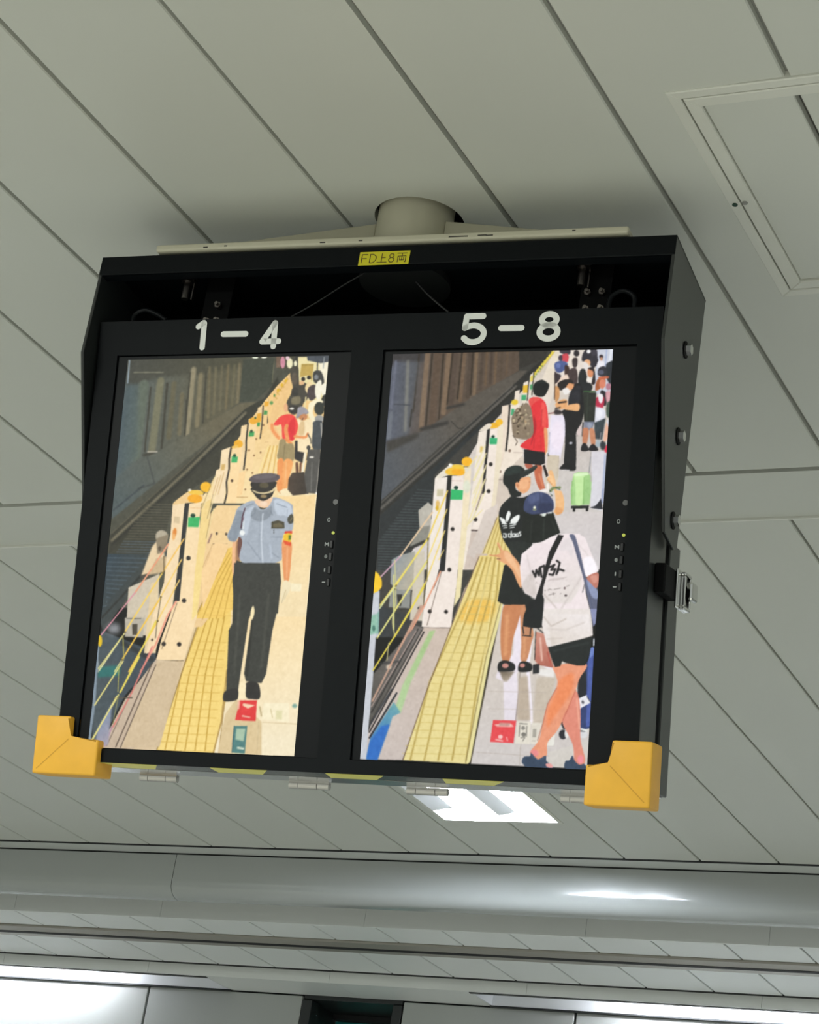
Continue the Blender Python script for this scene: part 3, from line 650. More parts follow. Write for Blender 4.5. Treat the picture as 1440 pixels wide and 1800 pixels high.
# ---------------- pictures on the two screens (painted here into colour data) ----------------
ART = r"""0 76 76 64 0 0 0 -14.4,-13.7 374.5,-5.5 375.6,407.7 -11.1,415.1
2 85 94 93 91 87 68 0 0 0 -6.2,59.2 155.9,61.5 -1.5,-1.3 210.5,5.4 209.7,75.6 119.2,138.3 -0.1,256.4 -2.4,179.2
2 69 70 63 76 74 58 0 6.1 0 0.2,-1.2 181.7,2.4 -1.5,-1.9 210.2,2.4 210.5,17.8 133.3,28.4 65.7,30.2 2.4,47.3
1 139 138 116 1.5 1.2 0 14.3,22.1 68.2,23
1 143 134 107 9.1 2.4 0 122.7,19.2 122.1,135.3
1 125 116 89 7.9 2.4 0 136.5,28.4 138.3,113.2
1 117 115 91 13.3 2.4 0 64.9,37.7 61.6,155.7
1 95 104 91 18.2 2.4 0 34.8,44.7 33.1,161.5
1 98 93 71 9.1 2.4 0 89.8,42.6 89.7,132.1
1 109 102 78 7.3 2.4 0 106.2,60.8 108.4,126.3
1 110 102 76 4.2 2.4 0 151.3,16.7 156.7,100.1
1 113 106 80 3.6 2.4 0 162.5,17 166.3,94.3
1 110 103 79 3 2.4 0 173.3,14.2 176.5,91.4
1 117 105 76 3.6 2.4 0 184.3,12.9 187,85.7
1 108 102 76 3 2.4 0 195.5,13.1 197.6,81.3
1 122 112 85 4.2 2.4 0 204.2,11.8 206.5,75.6
1 60 58 48 2.4 1.5 0 116.9,25.1 118,126.4
1 60 58 48 4.2 1.5 0 77.4,42.4 78.7,149.9
1 60 58 48 2.4 1.5 0 145.5,22.6 148.7,108.9
1 60 58 48 3 1.5 0 48.2,48 48.7,155.6
1 60 58 48 2.4 1.5 0 115.2,69.9 118.6,132.3
2 74 88 94 88 100 92 0 7.9 0 -2.6,119.4 43.1,119.8 2.3,41.2 25,44.6 38,161.5 23.7,179.3 -1.3,203.1 -2.2,137.4
1 138 152 160 2.7 0.9 0 3.8,1.9 4.8,39.7
1 61 60 51 4.8 3 0 47.7,161.6 120.5,150.1
1 61 60 51 4.2 3 0 119.2,138.3 161.1,112
2 80 91 91 103 97 76 0 1.8 0 2.7,223.9 160.5,106.1 -0.4,253.5 0.2,201.6 54.7,166.1 136.6,120.6 211.4,77.1 241,74.5 222.3,92 122.7,170.8 1.3,268.3
1 198 190 174 2.1 1.2 0 54.3,156.3 71.4,156.3
1 58 66 70 3 1.8 0 2.8,253.5 53.3,212
1 63 66 64 2.1 1.8 0 54.5,164.6 72.3,209 44.2,217.9
0 55 54 44 0 1.2 0 1.5,327.2 1.7,294.8 221.7,86.1 254.5,68.8 273,33.8 280.9,51.6 254.5,101.1 220.7,139 182,191.5 107.6,238.4 104.3,267.7 91.2,352.4 1.3,353.6
1 111 105 85 4.8 2.1 0 5.3,303.6 124.9,191.4 222.5,93.4
1 43 42 35 3 1.5 0 6.1,311 128.7,197.3 224.5,97.9
1 95 90 73 1.8 1.5 0 3.9,291.8 123.8,181.1 215.9,90.4
0 60 59 48 0 1.8 0 4.5,353.5 4.4,324.2 126.7,209 232.6,100.9 254.3,98.2 217.6,138.9 182,191.5 107.6,238.4 104.3,267.7 91.2,352.4
1 86 83 67 1.5 0.9 0 61.5,242.9 130.5,244.5
1 86 83 67 1.5 0.9 0 59,247.4 129.3,248.9
1 86 83 67 1.5 0.9 0 56.5,251.8 128.1,253.3
1 86 83 67 1.5 0.9 0 54,256.2 126.9,257.7
1 86 83 67 1.5 0.9 0 51.5,260.6 125.7,262.1
1 86 83 67 1.5 0.9 0 49,265.1 124.5,266.4
1 86 83 67 1.5 0.9 0 46.5,269.5 123.3,270.8
1 86 83 67 1.5 0.9 0 44,273.9 122.1,275.2
1 86 83 67 1.5 0.9 0 41.5,278.3 120.9,279.6
1 86 83 67 1.5 0.9 0 39,282.8 119.7,284
1 86 83 67 1.5 0.9 0 36.5,287.2 118.5,288.4
1 86 83 67 1.5 0.9 0 34,291.6 117.3,292.7
1 86 83 67 1.5 0.9 0 31.5,296 116.1,297.1
1 86 83 67 1.5 0.9 0 28.9,300.5 114.9,301.5
1 79 90 96 1.5 0.9 0 26.4,304.9 113.7,305.9
1 79 90 96 1.5 0.9 0 23.9,309.3 112.5,310.3
1 79 90 96 1.5 0.9 0 21.4,313.7 111.3,314.6
1 79 90 96 1.5 0.9 0 18.9,318.2 110.1,319
1 79 90 96 1.5 0.9 0 16.4,322.6 108.9,323.4
1 79 90 96 1.5 0.9 0 13.9,327 107.7,327.8
1 79 90 96 1.5 0.9 0 11.4,331.5 106.5,332.1
1 79 90 96 1.5 0.9 0 8.9,335.9 105.3,336.5
1 79 90 96 1.5 0.9 0 6.4,340.3 104.1,340.9
1 79 90 96 1.5 0.9 0 3.9,344.7 102.9,345.2
1 79 90 96 1.5 0.9 0 4,349.1 101.7,349.6
1 79 90 96 1.5 0.9 0 4.5,353.5 100.5,354
0 65 69 58 0 0.9 0 209.8,4.4 264.4,2.6 265.5,46.9 239.3,73 210.5,74.7
1 108 106 82 1.2 0.6 0 264.8,7 264.6,43.9
0 233 239 216 0 0.9 1 236,1.3 235.4,2.2 233.9,2.9 231.8,3.1 229.4,2.9 227.2,2.2 225.7,1.2 225.2,0.2 225.7,-0.8 227.2,-1.5 229.4,-1.7 231.8,-1.5 233.9,-0.8 235.4,0.2
0 242 244 226 0 0.9 1 251.6,0.1 251.3,1.2 250,2.1 248.1,2.7 245.9,2.8 243.8,2.5 242.3,1.7 241.6,0.7 241.9,-0.3 243.1,-1.2 245,-1.8 247.3,-1.9 249.3,-1.6 250.9,-0.9
2 240 201 135 246 220 166 0 0 0 276,70.7 259.4,213.2 294.7,27.9 310.8,20.9 361.2,11.9 359.8,241.2 155,241.8 194,170.4 226.7,113.2 254.9,73.3 273.9,49.1
0 74 72 56 0 0.6 0 267.7,-0.1 299.6,-0.9 295.7,22.1 269.6,20.2
0 119 96 79 0 0.9 0 267.7,-0.1 275.3,0.1 276.4,18.9 269.5,18.7
0 207 140 156 0 0.7 1 284.4,10.4 284.4,14.7 283.5,18.2 282,20.2 280.1,20.1 278.2,18.1 276.7,14.6 275.8,10.2 275.8,5.8 276.7,2.3 278.2,0.4 280.1,0.4 282,2.4 283.5,6
0 239 233 192 0 0.7 1 297.6,12.1 297.5,15.8 296.3,18.8 294.4,20.4 292.1,20.4 289.9,18.7 288.1,15.6 287.3,11.9 287.4,8.1 288.6,5.1 290.5,3.5 292.8,3.5 295,5.2 296.8,8.3
0 232 201 207 0 0.6 1 291.2,3.3 291,4.9 290.2,6.2 288.9,6.9 287.4,6.9 286,6.1 284.9,4.8 284.5,3.1 284.6,1.5 285.4,0.2 286.7,-0.5 288.2,-0.4 289.6,0.3 290.7,1.6
0 58 58 52 0 0.6 1 308.2,7.9 308.1,11.7 307.3,14.7 305.9,16.3 304.1,16.3 302.4,14.6 301,11.6 300.3,7.8 300.3,4 301.1,1 302.6,-0.6 304.3,-0.6 306.1,1.1 307.4,4.2
0 242 238 203 0 0.4 1 305.2,12.9 305.1,15 304.5,16.7 303.5,17.7 302.3,17.6 301.1,16.7 300.2,15 299.7,12.8 299.8,10.7 300.4,9 301.4,8.1 302.6,8.1 303.8,9.1 304.7,10.8
0 239 226 172 0 0.4 0 306,2.1 360.3,1.8 363.5,86.1 348.9,74.5 329.3,74.3 309.2,36.7
0 244 236 210 0 0.6 0 342.7,7.2 360.3,1.8 361.3,46.2 349.3,46
0 194 165 87 0 0.6 0 313.1,13.8 334.3,13.5 334,42.9 327,32.7 312.1,35.3
1 156 132 66 1.2 0.3 0 314.1,15.5 334.2,15.6
0 75 80 87 0 0.7 0 321,0.3 360.2,0.4 359.7,11.1 346.3,13 323.2,8.2
1 60 65 70 1.8 0.4 0 340.7,10 341.6,27.2
1 154 160 160 1.5 0.7 0 351.4,3.1 351.6,21.7
0 238 198 135 0 0 0 295,27.9 296.7,56.6 286.8,88 265.7,122.2 256,84.8 266,61.9 274.1,50.5
1 185 143 42 1 0.6 0 270.2,65.6 276,70.7
1 185 143 42 1 0.6 0 273.9,59.6 279.3,64.4
1 185 143 42 1 0.6 0 277.6,53.6 282.7,58.1
1 185 143 42 1 0.6 0 281.2,47.6 286.1,51.9
1 185 143 42 1 0.6 0 284.9,41.6 289.4,45.6
1 185 143 42 1 0.6 0 288.6,35.7 292.8,39.3
1 216 169 75 1.3 0.9 0 273.9,64.9 291.3,39.3
0 226 181 48 0 0.7 1 270.6,65.6 270.1,66.7 269.3,67.4 268.3,67.6 267.3,67.3 266.7,66.5 266.4,65.4 266.5,64.1 267,63 267.9,62.3 268.9,62.1 269.8,62.4 270.5,63.2 270.8,64.3
0 226 181 48 0 0.7 1 278.2,57 277.7,58.1 276.8,58.9 275.8,59.1 274.9,58.8 274.2,58 273.9,56.8 274.1,55.6 274.6,54.5 275.5,53.8 276.4,53.5 277.4,53.9 278,54.7 278.3,55.8
0 226 181 48 0 0.7 1 284.2,48.5 283.7,49.6 282.8,50.3 281.9,50.6 280.9,50.2 280.3,49.4 280,48.3 280.1,47.1 280.6,46 281.5,45.2 282.5,45 283.4,45.3 284.1,46.1 284.4,47.3
0 226 181 48 0 0.7 1 290.4,41.4 289.9,42.5 289,43.2 288,43.5 287.1,43.2 286.4,42.3 286.1,41.2 286.3,40 286.8,38.9 287.7,38.1 288.6,37.9 289.6,38.2 290.2,39 290.5,40.2
0 95 138 72 0 0.6 1 272.4,64.9 272.3,66 271.9,66.9 271.2,67.4 270.4,67.4 269.6,66.9 269,66 268.7,64.8 268.8,63.7 269.2,62.8 269.9,62.3 270.7,62.3 271.5,62.9 272.1,63.8
0 74 70 60 0 0.4 1 296.9,19.3 307.5,18.7 310.6,35.3 313.9,54 324,65.6 319.8,85.6 308.8,96.9 297.7,91 293.3,76.7 298.3,65.3 301.6,52.4 295.1,32.2
0 59 56 51 0 0.6 1 312.4,59.7 312.1,63.1 310.6,65.9 308.2,67.4 305.4,67.3 302.7,65.8 300.7,63 299.7,59.5 300,56.1 301.5,53.4 303.9,51.9 306.8,52 309.5,53.5 311.5,56.3
0 93 83 70 0 1.5 1 308.7,38.2 308.6,42.5 307.4,46 305.4,47.9 303,47.9 300.6,45.9 298.8,42.4 297.8,38 297.9,33.6 299.1,30.1 301.1,28.2 303.6,28.3 305.9,30.2 307.8,33.8
0 71 67 58 0 0.6 1 313.1,45.4 325.3,47 330.1,65.7 323.6,77.1 314.9,65.5
0 46 43 40 0 0.4 1 322.1,38.7 321.9,40.2 321,41.3 319.6,42 318,42 316.5,41.3 315.3,40.1 314.8,38.5 315.1,37.1 316,35.9 317.4,35.2 319,35.3 320.5,36 321.6,37.2
0 46 43 40 0 0.4 1 331.7,36.4 331.5,37.8 330.6,38.8 329.2,39.4 327.6,39.4 326.1,38.8 324.9,37.6 324.5,36.3 324.7,34.9 325.6,33.8 327,33.2 328.6,33.3 330.1,33.9 331.2,35
0 240 217 165 0 0.4 1 327.9,42.8 334.2,45.7 335.6,60.1 328.3,62.8 322.8,52.7
0 228 185 138 0 0.4 1 312.8,42.5 318.8,41.9 320.8,47 313.3,48.3
0 76 66 67 0 0.6 1 328.9,52.8 340.5,48.7 345.1,65.9 335.4,74.4 328.6,65.7
0 65 65 63 0 0.6 1 335.5,27.1 347.5,25.9 355.1,43.2 349.6,48.9 337,42.9
0 127 132 135 0 0.7 1 344.5,35.9 344.3,37.8 343.4,39.2 342,40 340.4,40 338.9,39.2 337.8,37.6 337.2,35.8 337.4,33.9 338.3,32.4 339.7,31.6 341.3,31.7 342.8,32.5 343.9,34
0 246 241 220 0 0.4 1 345.9,41.6 350.7,44.6 350.4,74.6 342.1,65.9 340.7,50.1
0 244 239 219 0 0.4 1 355.3,46.1 361.6,49 361.4,63.3 354.2,66 350,53.1
0 51 51 47 0 0.6 1 355.7,66.1 360.2,66.1 360.2,83.2 352.2,77.4
1 240 224 168 2.1 0.4 0 325.8,68.5 325.1,85.6
0 123 114 89 0 1.2 1 301.7,69.6 315.1,66.9 316.2,78.4 302.7,79.6
0 55 51 47 0 0.7 1 315.6,88.4 315,91.5 312.7,93.9 309.2,95.3 305.1,95.2 301.4,93.8 298.6,91.3 297.4,88.2 298,85.1 300.3,82.6 303.8,81.3 307.9,81.3 311.6,82.7 314.4,85.3
0 230 226 216 0 0.4 1 307,87.1 306.7,88 305.7,88.7 304.1,89 302.4,89 300.8,88.6 299.6,87.9 299.1,87 299.4,86.2 300.5,85.5 302,85.1 303.8,85.1 305.4,85.5 306.5,86.3
0 232 177 131 0 0.9 1 296.2,85.3 296.2,88.4 295.4,90.9 294.1,92.2 292.4,92.2 290.8,90.8 289.6,88.3 288.9,85.2 289,82.1 289.8,79.6 291.1,78.2 292.7,78.3 294.3,79.7 295.6,82.2
0 247 237 202 0 0.4 1 334.1,77.2 348.7,71.7 356.7,77.5 343.4,80.2 340.2,94.4 347.4,107.2 340.3,111.4 333,97.1 331.8,84.3
0 51 55 49 0 0.4 1 359.6,87.5 359.1,92.2 357.1,95.9 353.8,97.9 349.9,97.9 346.2,95.8 343.4,92 342.1,87.3 342.6,82.6 344.6,78.8 347.9,76.8 351.8,76.8 355.5,79 358.3,82.8
0 156 156 152 0 0.6 1 360.2,104.5 359.7,107.4 357.7,109.6 354.7,110.8 351.3,110.8 348,109.5 345.7,107.2 344.6,104.4 345.1,101.5 347.1,99.3 350.1,98.1 353.6,98.1 356.8,99.4 359.2,101.7
0 71 76 80 0 0.4 1 341.7,110 358.1,108.8 361.4,128.6 360.6,152.7 345.6,152.6 342.2,131.3
1 185 179 168 2.1 0.6 0 356.1,111.6 359.6,134.3
0 242 205 142 0 0 0 254.7,71.8 261.5,70.5 263,93.5 256.3,134.9 253.4,136.3 254,87.6
1 47 44 38 1.8 0.3 0 262.6,70.5 263.1,110.7
0 243 203 136 0 0 0 261.8,66.2 269.1,62 268.5,87.8 264.6,110.7 261.4,93.5
0 233 169 53 0 0.9 0 254.3,74.7 261.9,74.8 261.8,82 255.1,83.3
0 241 211 160 0 0 0 243.8,84.6 251.1,81.9 252.8,99.1 243.6,99
1 51 48 42 2.1 0.3 0 252.7,81.9 253.5,113.5 252.5,134.9
0 231 167 51 0 0.7 0 243.2,94.7 250.7,93.3 251.4,107.7 243.2,110.5
0 79 154 85 0 0.7 0 254.9,89.1 261.2,90.6 260.9,96.3 254.8,96.3
0 79 154 85 0 0.6 0 240,109 250,109.1 249.8,115.6 242.2,115.5
0 109 157 90 0 0.9 1 269.8,77.1 269.6,78.4 268.8,79.5 267.7,80.1 266.3,80.1 265,79.5 264.1,78.4 263.6,77 263.8,75.6 264.6,74.5 265.7,73.9 267.1,74 268.4,74.6 269.3,75.7
0 246 215 160 0 0 0 229.5,103.2 243.6,99 245.1,113.4 244.5,184.8 231,187.6 229.4,156.2
0 239 174 53 0 0.7 1 245.9,104.9 245.9,107.5 244.3,109.8 241.5,111.4 238.1,111.9 234.7,111.3 232,109.7 230.5,107.4 230.5,104.8 232.1,102.5 234.9,100.9 238.4,100.3 241.8,100.9 244.5,102.6
0 60 90 48 0 0.4 1 242.7,101.6 242.6,102.5 242.1,103.2 241.4,103.5 240.6,103.5 239.8,103.1 239.3,102.4 239,101.5 239.1,100.7 239.5,100 240.2,99.6 241,99.6 241.8,100 242.4,100.7
0 70 163 90 0 0.4 0 232.6,124 241.5,124.1 241.1,132 231.9,131.9
0 47 75 51 0 0.4 1 238.6,123.6 238.4,124.8 237.8,125.6 236.9,126.1 235.8,126.1 234.8,125.6 234,124.7 233.7,123.6 233.8,122.5 234.4,121.6 235.3,121.1 236.4,121.1 237.4,121.6 238.2,122.5
0 242 214 166 0 0 0 217.6,114.6 228.4,111.8 229.2,139 230.7,184.8 226.4,187.6 218.4,199 216.9,139
1 43 40 35 2.7 0.3 0 229.1,110.4 228.5,139 229.9,153.4 229,186.2
1 59 56 51 1.2 0.3 0 219,113.1 226.4,110.3
0 141 106 70 0 0.6 1 236.6,154.8 236.5,155.6 236.2,156.2 235.6,156.5 234.9,156.5 234.3,156.1 233.8,155.5 233.5,154.8 233.6,154.1 234,153.5 234.6,153.1 235.2,153.1 235.9,153.5 236.4,154.1
0 141 106 70 0 0.6 1 246.2,163.4 246.1,164.2 245.7,164.8 245.1,165.1 244.5,165.1 243.8,164.8 243.3,164.2 243.1,163.4 243.2,162.7 243.5,162.1 244.1,161.8 244.8,161.8 245.5,162.1 245.9,162.7
0 141 106 70 0 0.6 1 236.2,186.2 236.1,186.9 235.8,187.5 235.2,187.9 234.5,187.9 233.9,187.5 233.4,186.9 233.1,186.2 233.2,185.4 233.6,184.9 234.2,184.5 234.8,184.5 235.5,184.9 236,185.5
0 141 106 70 0 0.6 1 245.9,191.9 245.8,192.7 245.5,193.2 244.9,193.6 244.2,193.6 243.6,193.2 243.1,192.6 242.9,191.9 242.9,191.2 243.3,190.6 243.9,190.2 244.6,190.2 245.2,190.6 245.7,191.2
0 141 106 70 0 0.6 1 247.3,136.3 247.2,137 246.9,137.6 246.3,138 245.6,138 245,137.6 244.5,137 244.2,136.3 244.3,135.5 244.7,134.9 245.3,134.6 246,134.6 246.6,135 247.1,135.6
0 141 106 70 0 0.6 1 258,113.5 258,114.2 257.6,114.8 257,115.2 256.3,115.2 255.7,114.8 255.2,114.2 255,113.5 255.1,112.7 255.4,112.1 256,111.8 256.7,111.8 257.3,112.1 257.8,112.7
0 141 106 70 0 0.6 1 257.1,158.5 257,159.2 256.7,159.8 256.1,160.2 255.4,160.2 254.8,159.8 254.3,159.2 254.1,158.5 254.1,157.7 254.5,157.1 255.1,156.8 255.8,156.8 256.4,157.2 256.9,157.8
0 141 106 70 0 0.6 1 223.4,218.9 223.3,219.6 223,220.2 222.4,220.6 221.7,220.6 221.1,220.2 220.6,219.7 220.4,218.9 220.4,218.2 220.8,217.6 221.4,217.2 222.1,217.2 222.7,217.6 223.2,218.2
0 141 106 70 0 0.6 1 236.4,218.9 236.3,219.6 236,220.2 235.4,220.6 234.7,220.6 234.1,220.2 233.6,219.6 233.3,218.9 233.4,218.2 233.8,217.6 234.4,217.2 235,217.2 235.7,217.6 236.2,218.2
0 248 212 154 0 0 0 232.7,189 230.4,227.4 220.1,231.7 220.7,191.9
1 181 138 85 0.9 0.3 0 220.9,231.4 240.7,231.4
1 251 227 155 1.9 0.6 0 268.2,147.9 255.8,191.9
1 221 181 94 1.9 0.6 0 271.3,147.9 260.8,191.9
1 251 227 155 1.9 0.6 0 274.3,147.9 265.8,192
1 221 181 94 1.9 0.6 0 277.4,147.9 270.8,192
1 251 227 155 1.9 0.6 0 280.4,147.9 275.9,192
1 221 181 94 1.9 0.6 0 283.4,148 280.8,192
1 251 227 155 1.9 0.6 0 286.5,148 285.8,192
1 201 160 106 0.6 0.3 0 250.4,168.2 258.1,168.2
1 201 160 106 0.6 0.3 0 261.5,141.4 267.6,141.4
0 245 221 180 0 0 0 186.2,154.5 201.8,148.9 203.2,170.4 200.8,207.5 198.2,241.7 176.6,241.8 180.3,187.5 186.2,184.6
1 55 49 43 3 0.3 0 202.8,151 201.5,169 203.1,184.7 200.5,207.5 203.3,224.6 200.5,241.7
0 249 217 162 0 0 0 204.9,148.9 222.1,144.7 223.2,170.5 219.9,199 221.1,241.6 204.3,241.7 204.6,199
0 241 178 47 0 0.4 1 223.1,145.3 222.1,147.9 219.7,149.6 216.4,150.3 212.8,149.7 209.7,148 207.7,145.4 207.1,142.6 208.2,140 210.6,138.3 213.9,137.6 217.5,138.2 220.6,139.9 222.6,142.5
0 238 192 90 0 0.6 1 215.5,148.2 215.2,149.2 213.7,150.2 211.4,151 208.7,151.3 206.2,151.2 204.3,150.6 203.5,149.7 203.8,148.6 205.3,147.6 207.6,146.9 210.3,146.6 212.8,146.7 214.7,147.3
0 63 174 102 0 0.4 0 205.6,164 216.5,165.4 215.9,174.7 205.5,174.7
0 31 80 53 0 0.4 1 213.2,163.3 213.1,164.5 212.4,165.5 211.4,166.1 210.1,166.1 209,165.5 208.1,164.5 207.7,163.3 207.9,162 208.5,161 209.6,160.5 210.8,160.5 212,161 212.8,162
0 78 58 42 0 0.4 1 212.3,204.7 212.2,205.7 211.7,206.6 210.8,207 209.8,207 208.8,206.6 208.1,205.7 207.7,204.7 207.9,203.6 208.4,202.8 209.3,202.3 210.3,202.3 211.3,202.8 212,203.6
0 215 178 108 0 1.5 0 188.5,177.5 195.5,177.5 194.9,187.5 188.8,187.5
1 200 160 96 0.9 0.6 0 194.5,190.4 187.5,227.5
1 200 160 96 0.9 0.6 0 189.7,194.7 182.9,227.5
1 200 160 96 0.9 0.6 0 184.9,198.9 178.3,227.5
0 243 196 136 0 0.3 1 263.1,110.7 273.8,110.8 281,122.3 291.4,136.6 282.3,136.6 272.4,127.9
1 239 154 92 5 0.4 1 271,113.6 273.4,122.2 285.2,135.2
0 239 74 68 0 0.6 1 273.9,112.2 284.8,99.5 298.2,96 309.1,99.7 316.5,114.1 314.8,128.3 309.8,139.6 297.5,136.7 291.3,135.2 287.7,113.8 280.2,114.4
0 224 52 58 0 1.5 1 299.9,113.9 309.4,102.6 312.3,133.9 305,136.7
1 239 154 92 6.5 0.4 1 297,115.3 296.1,122.4 300.5,136.7
1 235 145 82 4.4 0.4 0 297.6,138.1 307.2,143.8
0 158 154 160 0 0.3 1 313.8,85.5 322.7,84.2 332.6,92.9 324.1,98.5 312.4,102.6 313,92.6
1 138 135 144 1.8 0.3 0 313.8,101.9 332,94.3
0 201 138 94 0 0.6 1 331.2,98.9 331.5,101.3 330.4,103.6 328.1,105.5 325.1,106.6 321.9,106.6 319.2,105.5 317.5,103.7 317.1,101.3 318.2,99 320.6,97.1 323.6,96.1 326.8,96 329.5,97.1
1 75 58 48 1.2 0.4 0 321.9,107 324.5,102.7
0 248 228 186 0 0.3 1 314,104.1 324.9,107 336.6,104.3 341.8,111.4 342.7,137 341.5,156.8 319.1,158.1 317.1,136.8 320.3,122.6
0 223 192 142 0 2.1 1 319.2,111.2 326.5,108.5 328.4,128.4 319.5,129.7
1 238 154 94 4.1 0.4 1 312.2,132.5 330.4,134.1 334.4,128.4
1 68 66 62 1.8 0.3 0 334.4,128.4 340.4,137 341.8,144.1
0 160 143 102 0 0.3 1 287.8,138 296,137.4 299.7,143.8 312,146.7 313.1,173.7 287,169.3 286.2,153.7
1 127 115 80 1.2 0.6 0 296.8,145.2 296.1,169.3
0 51 48 47 0 0.3 0 313.6,139.6 318.1,139.7 319.7,156.7 331.2,158.9 329.9,176.5 315.7,169.4
0 240 156 90 0 0.3 1 287.1,170.7 297.2,172.9 300.8,218.9 290.2,218.9 287.7,192
0 244 169 100 0 0.3 1 297.9,172.9 313.1,173.7 309.4,199.1 306.8,218.9 299.3,218.9
1 247 186 124 2.4 1.2 0 301.9,175 303.3,213.2
1 92 58 46 4.4 1.2 0 320.1,176.5 322.2,190.6
1 107 63 48 3.3 1.2 0 326.9,176.5 327.3,189.2
0 247 230 187 0 0.3 1 296.4,220.3 308.2,217.4 319.5,225.9 318.3,228.7 294.2,228.7
1 207 154 98 1.2 0.4 0 290.2,218.9 296.9,225.9
1 241 234 210 3.3 0.3 0 332.9,161 331.3,192.1
2 76 63 52 60 52 45 0 0.6 0 312.5,199.1 339.5,199.1 313.3,192 334.2,190.7 344.9,225.8 318.3,228.7 308.3,218.9 308.2,201.9
0 84 82 78 0 0.4 0 338.3,154 359.2,154.1 360.8,171 359.8,225.8 341.8,224.4 334.7,196.3 337.1,173.7
1 51 50 48 1.5 0.3 0 338.3,154 336.8,170.9
1 116 114 108 1.5 0.4 0 346.2,175.2 349,221.6
1 154 149 138 1.8 0.6 0 359.3,171 358.3,225.8
0 51 50 47 0 0.3 1 341.3,151.1 341.1,152.7 340.3,154 339.1,154.7 337.6,154.7 336.2,154 335.2,152.7 334.7,151.1 334.9,149.5 335.7,148.2 336.9,147.5 338.4,147.5 339.8,148.3 340.8,149.5
0 84 82 78 0 0 1 339.5,151.1 339.4,152 339.1,152.7 338.5,153.1 337.8,153.1 337.2,152.7 336.7,152 336.5,151.1 336.6,150.3 336.9,149.6 337.5,149.2 338.1,149.2 338.8,149.6 339.3,150.3
0 230 226 214 0 0.4 1 348.6,166.7 348.3,167.5 347.2,168.1 345.7,168.4 344,168.4 342.4,168 341.2,167.4 340.8,166.7 341.1,166 342.1,165.4 343.7,165.1 345.4,165.1 347,165.4 348.1,166
1 236 231 218 1 0.3 0 339.8,226.6 351.7,226.5
0 242 238 228 0 0.3 1 360.1,225.1 360,226.1 359.6,226.9 358.9,227.3 358.1,227.3 357.3,226.9 356.8,226.1 356.5,225.1 356.6,224.2 357,223.4 357.7,222.9 358.5,222.9 359.2,223.4 359.8,224.2
2 248 220 166 243 230 198 0 0 0 310.7,386.5 347.9,613.9 230.6,276.3 365.9,278.4 359.6,327.8 362.5,639.2 166.7,642.4 161.8,476.7 215.6,317.7
2 246 215 157 244 223 178 0 0.4 0 323,232.6 351.9,396.8 290.1,231.4 359.3,228.7 359.6,421.7 300.4,422.9
1 255 246 218 1.3 0.5 0 359.1,230 359.6,421.7
0 246 233 196 0 0.5 0 329.1,369.6 346.7,369.9 346.5,381.8 329,382.1
2 233 207 158 217 195 160 0 0.6 0 97.8,330.8 65.3,624.9 144.5,312.5 230.4,305.8 125,639.9 21.7,641.1 106,495.7 139.7,389.4
1 199 169 129 1.2 0.6 0 109.5,498.5 151.2,497.4
2 240 204 104 246 218 134 0 0.3 0 210.5,329.5 147.2,638.9 205.5,311.9 225.2,317.6 236,549.7 223.3,640.1 123.3,639.3 153.4,517.6 185.8,400.3
1 195 155 60 1.9 0.9 0 204.7,329.6 186.1,403.2 153.4,517.6 137.7,639.3
1 195 155 60 1.9 0.9 0 209.2,329.5 195,403.1 167.4,517.2 155.1,638.6
1 195 155 60 1.9 0.9 0 213.7,329.5 203.9,402.9 181.4,516.8 172.5,637.9
1 195 155 60 1.9 0.9 0 218.1,329.4 212.8,402.7 195.3,516.4 189.9,637.2
1 195 155 60 1.9 0.9 0 222.6,329.4 221.7,402.6 209.2,516 207.2,636.5
1 216 178 80 0.9 0.6 0 173.4,464.8 225.9,465.8
1 216 178 80 0.9 0.6 0 169.5,478.3 225.5,479.2
1 216 178 80 0.9 0.6 0 165.6,491.7 225.1,492.5
1 216 178 80 0.9 0.6 0 161.8,505.2 224.7,505.7
1 216 178 80 0.9 0.6 0 157.9,518.7 224.4,519
1 216 178 80 0.9 0.6 0 154,532.1 224,532.3
1 216 178 80 0.9 0.6 0 150.2,545.5 223.6,545.5
1 216 178 80 0.9 0.6 0 146.3,559 223.2,558.7
1 216 178 80 0.9 0.6 0 142.5,572.4 222.8,571.9
1 216 178 80 0.9 0.6 0 138.6,585.8 222.4,585.1
1 216 178 80 0.9 0.6 0 134.7,599.2 222,598.3
1 216 178 80 0.9 0.6 0 130.9,612.6 221.6,611.4
1 216 178 80 0.9 0.6 0 127.1,626 221.3,624.6
1 216 178 80 0.9 0.6 0 123.2,639.3 220.9,637.7
1 143 116 64 1.5 0.6 0 206.1,317.8 182.6,400.4 153.4,517.6 123.3,639.3
1 180 146 78 2.5 0.9 0 231.9,509.6 230.7,590 221.7,640.2
1 157 124 69 1.2 0.6 0 233.5,555.5 230.9,638.4
0 220 197 152 0 0.6 0 252.2,554.9 299.1,587.5 304.2,639.6 229.5,639.9 235.8,578.3
1 210 188 146 0.9 0.6 0 300.8,588.8 359.4,589.5
1 201 180 140 0.9 0.6 0 294.5,587.6 296.5,640
0 224 57 58 0 0.3 0 258.6,556.1 288.2,555.1 289.1,587.3 253.9,587.1
0 243 207 174 0 0.9 0 265.3,560.2 285.8,562.9 273.9,568.4 264.1,563.6
1 245 217 192 1.9 1.2 0 265.7,580.1 278.4,582
1 240 185 160 3.7 1.5 0 257.5,557.6 257.4,569
0 247 236 202 0 0.9 0 300,559 342.6,557.6 345.4,587.2 298.8,584.6
1 169 149 103 1.9 1.2 0 293.8,564.9 298.3,579
1 201 185 138 1.2 0.9 0 312.6,567.1 317.1,581.2
